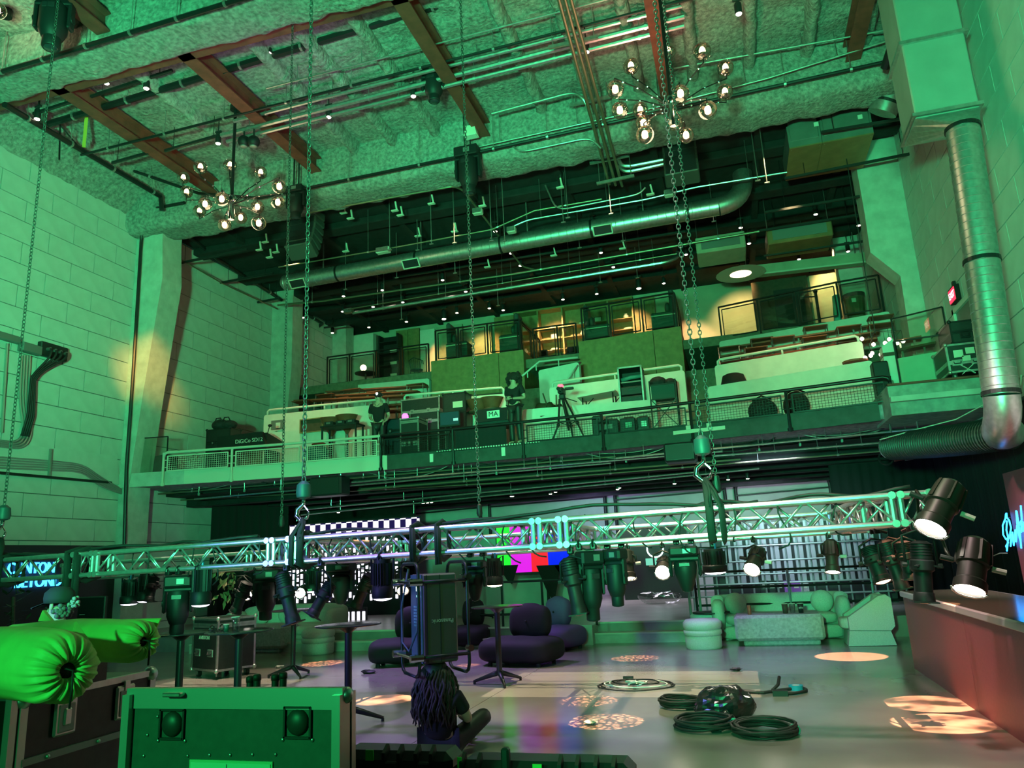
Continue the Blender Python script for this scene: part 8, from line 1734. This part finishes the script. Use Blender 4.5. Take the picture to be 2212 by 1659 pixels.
# --- round spots thrown on the floor by gobo projectors in the roof
def gobo(px, py, rx, pattern, power, col=AMBER, z=10.8, dx=0, dy=-1.0, scale=9.0):
    p = atz(px, py, 0); loc = p+V((dx, dy, z)); d = bpy.data.lights.new('gobo_beam', 'SPOT'); o = bpy.data.objects.new('gobo_beam', d); C.objects.link(o); o.location = loc; o.rotation_euler = (p-loc).to_track_quat('-Z', 'Y').to_euler(); o['kind'] = 'helper'
    R_ = rx/F_PX*((p-EYE).dot(_fw)); d.energy = power*90; d.color = col; d.spot_size = 2*math.atan(R_/(p-loc).length); d.spot_blend = .12; d.shadow_soft_size = .01
    if pattern:
        d.use_nodes = True; nt = d.node_tree; e = nt.nodes['Emission']; tc = nt.nodes.new('ShaderNodeTexCoord'); v_ = nt.nodes.new('ShaderNodeTexNoise' if pattern == 'soft' else 'ShaderNodeTexVoronoi')
        nm = nt.nodes.new('ShaderNodeVectorMath'); nm.operation = 'SCALE'; nm.inputs['Scale'].default_value = scale/math.tan(d.spot_size/2); nt.links.new(tc.outputs['Normal'], nm.inputs[0]); nt.links.new(nm.outputs[0], v_.inputs['Vector']); v_.inputs['Scale'].default_value = 1
        r_ = nt.nodes.new('ShaderNodeMapRange')
        if pattern == 'soft': r_.inputs[1].default_value = .38; r_.inputs[2].default_value = .62; r_.inputs[3].default_value = .15; r_.inputs[4].default_value = 1.8; nt.links.new(v_.outputs['Fac'], r_.inputs[0])
        else: v_.feature = 'DISTANCE_TO_EDGE'; r_.inputs[1].default_value = .10; r_.inputs[2].default_value = .30; r_.inputs[3].default_value = .06; r_.inputs[4].default_value = 1.6; nt.links.new(v_.outputs['Distance'], r_.inputs[0])
        nt.links.new(r_.outputs[0], e.inputs['Strength'])
G_ = 1.0
gobo(1372, 1422, 53, 'cells', 330, scale=5); gobo(1270, 1514, 66, 'cells', 300, scale=5); gobo(1308, 1558, 84, 'cells', 330, scale=5); gobo(698, 1433, 48, 'cells', 330, scale=5); gobo(1012, 1437, 26, 'cells', 250, scale=4)
gobo(1838, 1418, 75, None, 420); gobo(2010, 1520, 96, 'soft', 330, scale=1.6); gobo(2035, 1562, 104, 'soft', 380, scale=1.4); gobo(830, 1512, 66, 'soft', 420, scale=1.2); gobo(690, 1545, 60, 'soft', 200, scale=1.2)

# framed warm beams of two profile lights in the roof: straight edged pools on the floor
def framed(px0, py0, px1, py1, power, col):
    c0, c1, c2, c3 = atz(px0, py0, 0), atz(px1, py0, 0), atz(px1, py1, 0), atz(px0, py1, 0); p = (c0+c1+c2+c3)/4; hw = abs((c1-c0).x+(c2-c3).x)/4; hd_ = abs((c0-c3).y+(c1-c2).y)/4
    d = bpy.data.lights.new('framed_beam', 'SPOT'); o = bpy.data.objects.new('framed_beam', d); C.objects.link(o); o.location = p+V((0, -.4, 10.6)); o['kind'] = 'helper'; o.rotation_euler = (0, 0, 0)
    d.energy = power; d.color = col; d.spot_size = 2*math.atan(max(hw, hd_+.4)*1.45/10.6); d.spot_blend = .05; d.shadow_soft_size = .01; d.use_nodes = True; nt = d.node_tree; e = nt.nodes['Emission']; tc = nt.nodes.new('ShaderNodeTexCoord'); sx = nt.nodes.new('ShaderNodeSeparateXYZ'); nt.links.new(tc.outputs['Normal'], sx.inputs[0])
    def M_(op, a, b):
        n = nt.nodes.new('ShaderNodeMath'); n.operation = op
        for i, q in enumerate((a, b)):
            if isinstance(q, (int, float)): n.inputs[i].default_value = q
            else: nt.links.new(q, n.inputs[i])
        return n.outputs[0]
    az_ = M_('ABSOLUTE', sx.outputs[2], 0); u = M_('DIVIDE', sx.outputs[0], az_); v_ = M_('DIVIDE', sx.outputs[1], az_)
    a = M_('LESS_THAN', M_('ABSOLUTE', u, 0), hw/10.6); b = M_('LESS_THAN', M_('ABSOLUTE', M_('SUBTRACT', v_, .4/10.6), 0), hd_/10.6); nt.links.new(M_('MULTIPLY', a, b), e.inputs['Strength'])
framed(1090, 1451, 1640, 1506, 6500, (1, .80, .56)); framed(330, 1466, 610, 1500, 5000, (1, .80, .60))
# ================================================================== FOREGROUND
# --- upright lid of an open flight case facing the camera
tl, tr = at(268, 1506, 2.62), at(736, 1496, 2.62); zt = (tl.z+tr.z)/2; x0, x1, y0 = tl.x, tr.x, 2.62; zb = .42
t = thing('flight_case', 'upright green lit flight case lid with two round wheel cups', 'case', ((x0+x1)/2, y0, 0)); M_GLID = mat('lid_laminate', (.055, .085, .07), .5, ns=30, na=.12); M_EDG = mat('lid_edging', (.50, .52, .50), .35, .6)
obj('lid_panel', MB().bb(x0+.02, x1-.02, y0+.02, y0+.05, zb, zt-.02), M_GLID, t)
for a, b in (((x0+.016, y0+.03, zb), (x0+.016, y0+.03, zt)), ((x1-.016, y0+.03, zb), (x1-.016, y0+.03, zt)), ((x0, y0+.03, zt-.016), (x1, y0+.03, zt-.016))): obj('edge_channel', MB().bar(a, b, .034, .075), M_EDG, t)
obj('lid_side', MB().bb(x1-.012, x1, y0+.05, y0+.08, zb, zt-.01), M_BLACK, t); obj('lid_side', MB().bb(x0, x0+.012, y0+.05, y0+.08, zb, zt-.01), M_BLACK, t); obj('lid_top', MB().bb(x0, x1, y0+.05, y0+.08, zt-.02, zt-.008), M_BLACK, t)
obj('lower_case', MB().bb(x0, x1, y0-.0, y0+.6, 0, zb-.01), M_GLID, t); obj('rear_channel', MB().bar((x1-.01, y0+.09, zb), (x1-.01, y0+.09, zt), .03, .03), M_STEEL, t)
for px, py in ((373, 1564), (644, 1560)):
    c = at(px, py, y0+.02); r = .047; k = .043
    cupf = obj('wheel_cup_frame', MB().box(c+V((0, -.004, r*1.12)), (r*2.4, .012, .008)).box(c+V((0, -.004, -r*1.12)), (r*2.4, .012, .008)).box(c+V((r*1.16, -.004, 0)), (.008, .012, r*2.3)).box(c+V((-r*1.16, -.004, 0)), (.008, .012, r*2.3)), M_BLACK, t)
    obj('wheel_cup', MB().ball(c, r, 20, 12, (1, .55, 1)), mat('cup_plastic', (.03, .034, .032), .45), cupf, True)
    for dx, dz in ((-1.35, 1.3), (1.3, 1.32), (-1.35, -1.3), (1.3, -1.28)): obj('rivet', MB().ball(c+V((dx*r, -.002, dz*r)), .0075, 8, 6, (1, .6, 1)), M_STEEL, t, True)
for px, py in ((345, 1539), (340, 1548), (318, 1588), (310, 1633), (405, 1633), (452, 1631), (497, 1631), (545, 1630), (595, 1630), (425, 1519), (483, 1517), (542, 1515), (600, 1513), (660, 1512), (702, 1521)):
    obj('rivet', MB().ball(at(px, py, y0+.018), .0065, 8, 6, (1, .6, 1)), M_STEEL, t, True)
a, b = at(350, 1503, y0), at(402, 1512, y0); obj('lid_latch', MB().cbox(((a.x+b.x)/2, y0+.005, zt+.002), (.085, .05, .016), .004), M_STEEL, t); 
a, b = at(411, 1640, y0+.018), at(590, 1640, y0+.018); fr = obj('label_frame', MB().bb(a.x, b.x, y0+.014, y0+.02, a.z-.12, a.z), mat('label_frame_green', (.25, .6, .3), .5), t); obj('label_card', MB().bb(a.x+.008, b.x-.008, y0+.011, y0+.014, a.z-.12, a.z-.008), mat('card_mint', (.4, .75, .5), .6), fr); obj('label_rule', MB().bb(at(485, 1650, y0).x, at(485, 1650, y0).x+.002, y0+.009, y0+.012, a.z-.1, a.z-.012), M_GREYPLATE, fr)
obj('corner_ball', MB().ball((x1-.002, y0+.05, zt-.008), .03, 12, 8, (.8, 1, 1)), M_STEEL, t, True)
for i, (x, y) in enumerate(((525, 1484), (540, 1480), (580, 1480), (597, 1476))):
    q = at(x, y, 3.0); t = thing('black_tube', 'upright black tube end behind the green lid, %s from the left' % nth(i), 'tube', (q.x, 3.05, 0), 'black tubes behind the green lid'); obj('tube', MB().cyl((q.x, 3.05, 0), (q.x, 3.05, q.z+.015), .016, 12), M_BLACK, t, 'auto'); obj('tube_cap', MB().lathe([(.018, 0), (.018, .02), (.012, .026), (0, .026)], (q.x, 3.05, q.z+.012), 12), M_RUBBER, t, True)
# --- large dark flight case under the green bags
ZC = 1.13; A = atz(48, 1507, ZC); B = atz(336, 1447, ZC); d = (B-A); L_ = d.length; d.normalize(); yaw = math.atan2(d.y, d.x); n = V((-d.y, d.x, 0)); dep = .75
c = A.lerp(B, .5)+n*dep/2; R_ = Matrix.Rotation(yaw, 3, 'Z'); M_PLY = mat('case_black_ply', (.016, .017, .017), .4, ns=18, na=.3)
t = thing('flight_case', 'large dark flight case carrying the green bags at the left', 'case', (c.x, c.y, 0), None, local=True); t.rotation_euler = (0, 0, yaw); w, h = L_, ZC
obj('case_body', MB().bb(-w/2+.01, w/2-.01, -dep/2+.01, dep/2-.01, 0, .80), M_PLY, t); obj('case_lid', MB().bb(-w/2+.01, w/2-.01, -dep/2+.01, dep/2-.01, .815, h-.01), M_PLY, t)
mb = MB()
for sx in (-1, 1):
    for sy in (-1, 1): obj('edge_channel', MB().box((sx*(w/2-.02), sy*(dep/2-.02), h/2), (.045, .045, h)), M_EDG if sx < 0 else M_STEEL, t)
for sy in (-1, 1):
    obj('edge_channel', MB().box((0, sy*(dep/2-.015), h-.015), (w, .035, .035)), M_STEEL, t); obj('seam_rail', MB().box((0, sy*(dep/2-.004), .807), (w-.06, .02, .035)), M_GREYPLATE, t)
for x in (-.30, .04): obj('seam_rivet', MB().ball((x, -dep/2-.012, .807), .012, 8, 6), M_STEEL, t, True)
for x in (-w*.21, w*.24):
    lp = obj('latch_dish', MB().cbox((x, -dep/2-.004, .985), (.15, .022, .19), .03), M_STEEL, t); obj('latch_recess', MB().cbox((x, -dep/2-.012, .98), (.115, .016, .15), .02), M_GREYPLATE, lp); obj('latch_key', MB().cbox((x, -dep/2-.022, .985), (.05, .016, .09), .012), M_STEEL, lp); obj('latch_strap', MB().cbox((x, -dep/2-.014, 1.075), (.045, .014, .06), .004), M_STEEL, lp)
for sx in (-1, 1): obj('corner_ball', MB().ball((sx*(w/2-.02), -dep/2+.02, h-.02), .045, 12, 8), M_STEEL, t, True)
q = atz(40, 1443, 1.28); t = thing('flight_case', 'near flight case corner cut off at the left edge', 'case', (q.x-.4, q.y+.3, 0)); obj('case_body', MB().bb(q.x-.8, q.x-.01, q.y, q.y+.6, 0, 1.27), M_PLY, t); obj('edge_channel', MB().bar((q.x-.02, q.y+.0, 0), (q.x-.02, q.y+.0, 1.24), .04), M_EDG, t); obj('corner_plate', MB().bb(q.x-.12, q.x, q.y-.008, q.y, 1.12, 1.28), M_GREYPLATE, t); obj('case_lid', MB().bb(q.x-.8, q.x, q.y-.002, q.y+.6, 1.27, 1.285), M_STEEL, t)
for dx, dz in ((-.03, .04), (-.09, .04), (-.03, .1), (-.09, .1)): obj('rivet', MB().ball((q.x+dx, q.y-.01, 1.13+dz), .009, 8, 6), M_STEEL, t, True)
# --- two green drape bags with gathered ends
M_BAG = mat('green_nylon', (.50, .78, .22), .55, ns=7, na=.10); 
def bag(label, hole, d, R, L_, pleats, seed, flat=1.0, flap=None):
    d = V(d).normalized(); up = V((0, 0, 1)); s_ = d.cross(up).normalized(); up = s_.cross(d); t = thing('drape_bag', label, 'bag', hole-d*L_*.5-V((0, 0, R)))
    prof = [(-L_, .05), (-L_*.98, .55), (-L_*.9, .82), (-L_*.7, .95), (-L_*.45, 1.02), (-L_*.25, 1.03), (-.16, 1.0), (-.10, .99), (-.06, .95), (-.03, .88), (-.01, .75), (.005, .58), (.012, .42), (.008, .30), (-.012, .215), (-.06, .18), (-.10, .16)]
    n = 120; vs = []
    for z, r in prof:
        g = max(0, 1-abs(r-.45)/.6) if z > -.12 else 0
        for i in range(n):
            a = 2*PI*i/n; ph = pleats*a+1.1*math.sin(2*a+seed)+.7*math.sin(3*a)
            k = 1+.07*noise.noise(V((math.cos(a)*2, math.sin(a)*2, z*5+seed)))
            fold = .055*g*math.sin(ph)+.03*g*math.sin(2.3*ph+seed)
            rr_ = R*r*k*(1+fold*1.6); dz = fold*R*1.3
            cx, cz = math.cos(a)*rr_, math.sin(a)*rr_*flat
            if cz < 0 and z < -.02: cz *= .92
            vs.append(hole+d*(z+dz)+s_*cx+up*cz)
    m_ = len(prof); fs = [(j*n+i, j*n+(i+1) % n, (j+1)*n+(i+1) % n, (j+1)*n+i) for j in range(m_-1) for i in range(n)]
    obj('bag_cloth', MB().add(vs, fs), M_BAG, t, True)
    obj('gathered_hole', MB().lathe([(0, -.105), (R*.20, -.10), (R*.21, -.02)], hole, 24, d), M_BLACK, t, True)
    obj('draw_cord', MB().tube([hole+s_*R*.2+up*R*.1, hole+d*.03+up*R*.02, hole+d*.035-up*R*.5, hole+d*.03-up*R*.95], .005, 5), M_BLACK, t, True)
    if flap:
        f0, f1, f2 = flap; obj('cloth_flap', MB().prism([f0, f1, f2], (0.0, .012, .006)), M_BAG, t)
    return t
h1 = at(150, 1449, 2.80); bag('nearer green nylon bag with a gathered black hole, hanging over the case', h1, (.955, -.30, -.03), .162, 1.25, 17, .4, flap=(at(160, 1345, 2.98), at(198, 1400, 2.95), at(150, 1412, 2.86)))
h2 = at(314, 1386, 3.30); bag('further green nylon bag with a smaller gathered hole behind the first', h2, (.985, -.17, 0), .120, 1.2, 15, 2.1, .92, flap=(at(250, 1341, 3.42), at(346, 1338, 3.42), at(330, 1372, 3.40)))
q = at(95, 1330, 3.45); tag(obj('cloth_corner', MB().prism([at(82, 1342, 3.5), at(92, 1318, 3.5), at(112, 1342, 3.5)], (0, .02, 0)), M_BAG), 'upturned cloth corner on top of the further green bag', 'cloth')
# --- man in a cap behind the bags
hp_ = at(128, 1306, 5.2); Hm = hp_.z/1.645*1.74
pm, J, k = person('person in a dark cap with grey curly ponytail bending behind the green bags', (hp_.x, hp_.y, 0), -PI/2+.15, Hm, 'desk', tee=mat('grey_hoodie', (.12, .12, .14), .9), look=(0, -1, -.35))
hd = J['hd']; obj('cap', MB().lathe([(.112, -.01), (.118, .03), (.112, .075), (.07, .115), (0, .125)], hd+V((0, .015, .025)), 20), mat('dark_cap', (.018, .022, .02), .85), pm, True)
obj('cap_brim', MB().lathe([(.10, 0), (.19, -.035), (.185, -.045), (.10, -.012)], hd+V((0, .0, .02)), 18, a0=PI*1.18, a1=PI*1.82), MATS['dark_cap'], pm, True)
rr = random.Random(12); mb = MB()
for _ in range(40): mb.ball(hd+V((rr.uniform(-.03, .03), .14+rr.uniform(-.03, .05), rr.uniform(-.02, .05))), rr.uniform(.008, .016), 6, 5)
obj('ponytail', mb, M_GREYH, pm, True); mb = MB()
for _ in range(30): a = rr.uniform(.2, PI-.2); mb.ball(hd+V((math.cos(a)*.10, math.sin(a)*.09+.02, rr.uniform(-.10, .0))), .02, 6, 5)
obj('hair', mb, mat('grey_brown_hair', (.12, .11, .10), .8), pm, True); obj('collar', MB().torus(hd+V((0, .03, -.16)), .085, .026, 16, 6, None, (1, 1.1, 1)), M_PURPV, pm, True)
# --- long haired person sitting on the floor with the back to us
p = atz(952, 1636, 0); t = thing('person', 'person with long wavy dark hair in a black tee sitting on the floor', 'person', p); Z = lambda x, y, z: p+V((x, y, z))
J = dict(pel=Z(0, 0, .11), sp=Z(.0, .02, .30), ch=Z(-.01, .03, .47), nk=Z(-.03, .03, .565), hb=Z(-.035, .04, .61), hd=Z(-.045, .045, .69), sl=Z(-.18, .03, .50), el=Z(-.27, .12, .32), wl=Z(-.20, .27, .42), sr=Z(.16, .03, .50), er=Z(.25, .10, .30), wr=Z(.08, .30, .30), hl=Z(-.10, .06, .11), kl=Z(-.30, .42, .34), al=Z(-.16, .62, .07), hr=Z(.10, .06, .11), kr=Z(.32, .40, .30), ar=Z(.05, .58, .06))
nm = list(J); ix = {q: i for i, q in enumerate(nm)}; R_ = dict(pel=.14, sp=.12, ch=.13, nk=.055, hb=.07, hd=.092, s=.06, e=.042, w=.028, h=.095, k=.06, a=.045)
skin('body', [J[q] for q in nm], [(ix[a], ix[b]) for a, b in (('pel', 'sp'), ('sp', 'ch'), ('ch', 'nk'), ('nk', 'hb'), ('hb', 'hd'), ('ch', 'sl'), ('sl', 'el'), ('el', 'wl'), ('ch', 'sr'), ('sr', 'er'), ('er', 'wr'), ('pel', 'hl'), ('hl', 'kl'), ('kl', 'al'), ('pel', 'hr'), ('hr', 'kr'), ('kr', 'ar'))], [R_[q if q in R_ else q[0]] for q in nm], M_SKIN, t)
q_ = ['pel', 'sp', 'ch', 'sl', 'sr', 'el', 'er']; J2 = dict(J); J2['el'] = J['sl'].lerp(J['el'], .7); J2['er'] = J['sr'].lerp(J['er'], .7); J2['pel'] = Z(0, 0, .13); i2 = {q: i for i, q in enumerate(q_)}
skin('t_shirt', [J2[q] for q in q_], [(i2[a], i2[b]) for a, b in (('pel', 'sp'), ('sp', 'ch'), ('ch', 'sl'), ('ch', 'sr'), ('sl', 'el'), ('sr', 'er'))], [.175, .155, .16, .085, .085, .07, .07], M_TEE, t)
q_ = ['pel', 'hl', 'kl', 'al', 'hr', 'kr', 'ar']; i3 = {q: i for i, q in enumerate(q_)}; skin('trousers', [J[q] for q in q_], [(i3[a], i3[b]) for a, b in (('pel', 'hl'), ('hl', 'kl'), ('kl', 'al'), ('pel', 'hr'), ('hr', 'kr'), ('kr', 'ar'))], [.15, .11, .08, .06, .11, .08, .06], M_BLACK, t)
for s_, a in ((-1, 'al'), (1, 'ar')): skin('shoe', [J[a]+V((0, -.03, -.01)), J[a]+V((0, .08, -.015)), J[a]+V((0, .17, -.02))], [(0, 1), (1, 2)], [.048, .046, .04], M_RUBBER, t, 1)
hand(t, J['wl'], (.5, .6, .3), (.5, 0, -.5), (0, .2, .9), M_SKIN, 1, .6); hand(t, J['wr'], (-.3, .8, .2), (-.4, 0, .4), (0, .3, .8), M_SKIN, 1, .6)
face(t, J['hd'], (-.35, 1, -.3), (0, 0, 1), M_SKIN, M_EYE)
hd = J['hd']; mb = MB().ball(hd+V((0, -.01, .03)), .122, 20, 14, (1, 1.02, 1)); rr = random.Random(21); M_LH = mat('wavy_hair', (.030, .024, .020), .5, ns=50, na=.4)
obj('hair_crown', mb, M_LH, t, True); mb = MB()
for i in range(150):
    a = PI+rr.uniform(-.35, PI+.35); r0 = rr.uniform(.07, .125); top = hd+V((math.cos(a)*r0, math.sin(a)*r0*.95, .09*math.sqrt(max(0, 1-(r0/.135)**2))+.02)); ln = rr.uniform(.34, .50)*(1 if math.sin(a) < -.2 else .8); pts = []; ph = rr.uniform(0, 6); bx = math.cos(a); by = math.sin(a)
    for j in range(9):
        f = j/8; sp_ = .05*math.sin(f*PI*.8); pts.append(top+V((bx*(sp_+f*.05)+.016*math.sin(ph+f*11), by*(sp_+.02*f)-.05*f*(by < 0)+.012*math.cos(ph+f*9), -ln*f**1.05)))
    mb.tube(pts, [.010, .014, .015, .015, .014, .013, .012, .010, .005], 5)
obj('hair_strands', mb, M_LH, t, True, kind='stuff')
# --- black moulded hard cases at the bottom edge
def hard_case(label, xa, ya, xb, yb, Y, tape, lat, yaw=0):
    a, b = at(xa, ya, Y), at(xb, yb, Y); w = (b-a).length; h = (a.z+b.z)/2; dep = .20; c = V(((a.x+b.x)/2, Y+dep/2, 0)); t = thing('hard_case', label, 'case', c); m = mat('moulded_black', (.022, .026, .025), .38)
    obj('case_body', MB().cbox(c+V((0, 0, h*.5-.045)), (w, dep, h-.09), .03), m, t); obj('case_lid', MB().cbox(c+V((0, .0, h-.05)), (w, dep, .10), .035), m, t); obj('lid_rim', MB().cbox(c+V((0, 0, h-.095)), (w+.02, dep+.02, .018), .005), m, t)
    for i in range(3): obj('moulded_rib', MB().cbox(c+V((-w*.36+w*.36*i, -dep/2-.006, h-.26)), (.07, .014, .22), .005), m, t)
    for f in lat:
        x = -w/2+w*f; lt = obj('latch', MB().cbox(c+V((x, -dep/2-.012, h-.085)), (.06, .026, .10), .008), m, t); obj('latch_hinge', MB().prism([c+V((x-.045, -dep/2-.02, h-.03)), c+V((x-.045, -dep/2-.02, h+.0)), c+V((x-.045, -dep/2+.03, h+.03)), c+V((x-.045, -dep/2+.05, h-.03))], (.016, 0, 0)), m, lt); obj('latch_hinge', MB().prism([c+V((x+.03, -dep/2-.02, h-.03)), c+V((x+.03, -dep/2-.02, h+.0)), c+V((x+.03, -dep/2+.03, h+.03)), c+V((x+.03, -dep/2+.05, h-.03))], (.016, 0, 0)), m, lt)
    q = at(*tape, Y-.02); obj('tape_label', MB().box((q.x, Y-.014, q.z), (.040, .006, .045)), mat('green_tape', (.12, .75, .10), .5), t, label='bright green tape label'); return t, c, w, h
hard_case('black moulded hard case left of the gap at the bottom edge', 728, 1622, 972, 1628, 3.45, (797, 1632), (.05, .5, .78))
t, c, w, h = hard_case('wider black moulded hard case right of the gap at the bottom edge', 984, 1645, 1362, 1653, 3.35, (1160, 1664), (.09, .66, .86))
obj('tape_label', MB().box((at(986, 1654, 3.3).x, 3.34, at(986, 1654, 3.3).z), (.02, .006, .05)), MATS['green_tape'], t, label='second green tape label at the corner'); obj('carry_handle', MB().cbox(c+V((-w/2+w*.31, -.12, h+.02)), (.035, .04, .09), .008), MATS['moulded_black'], t)
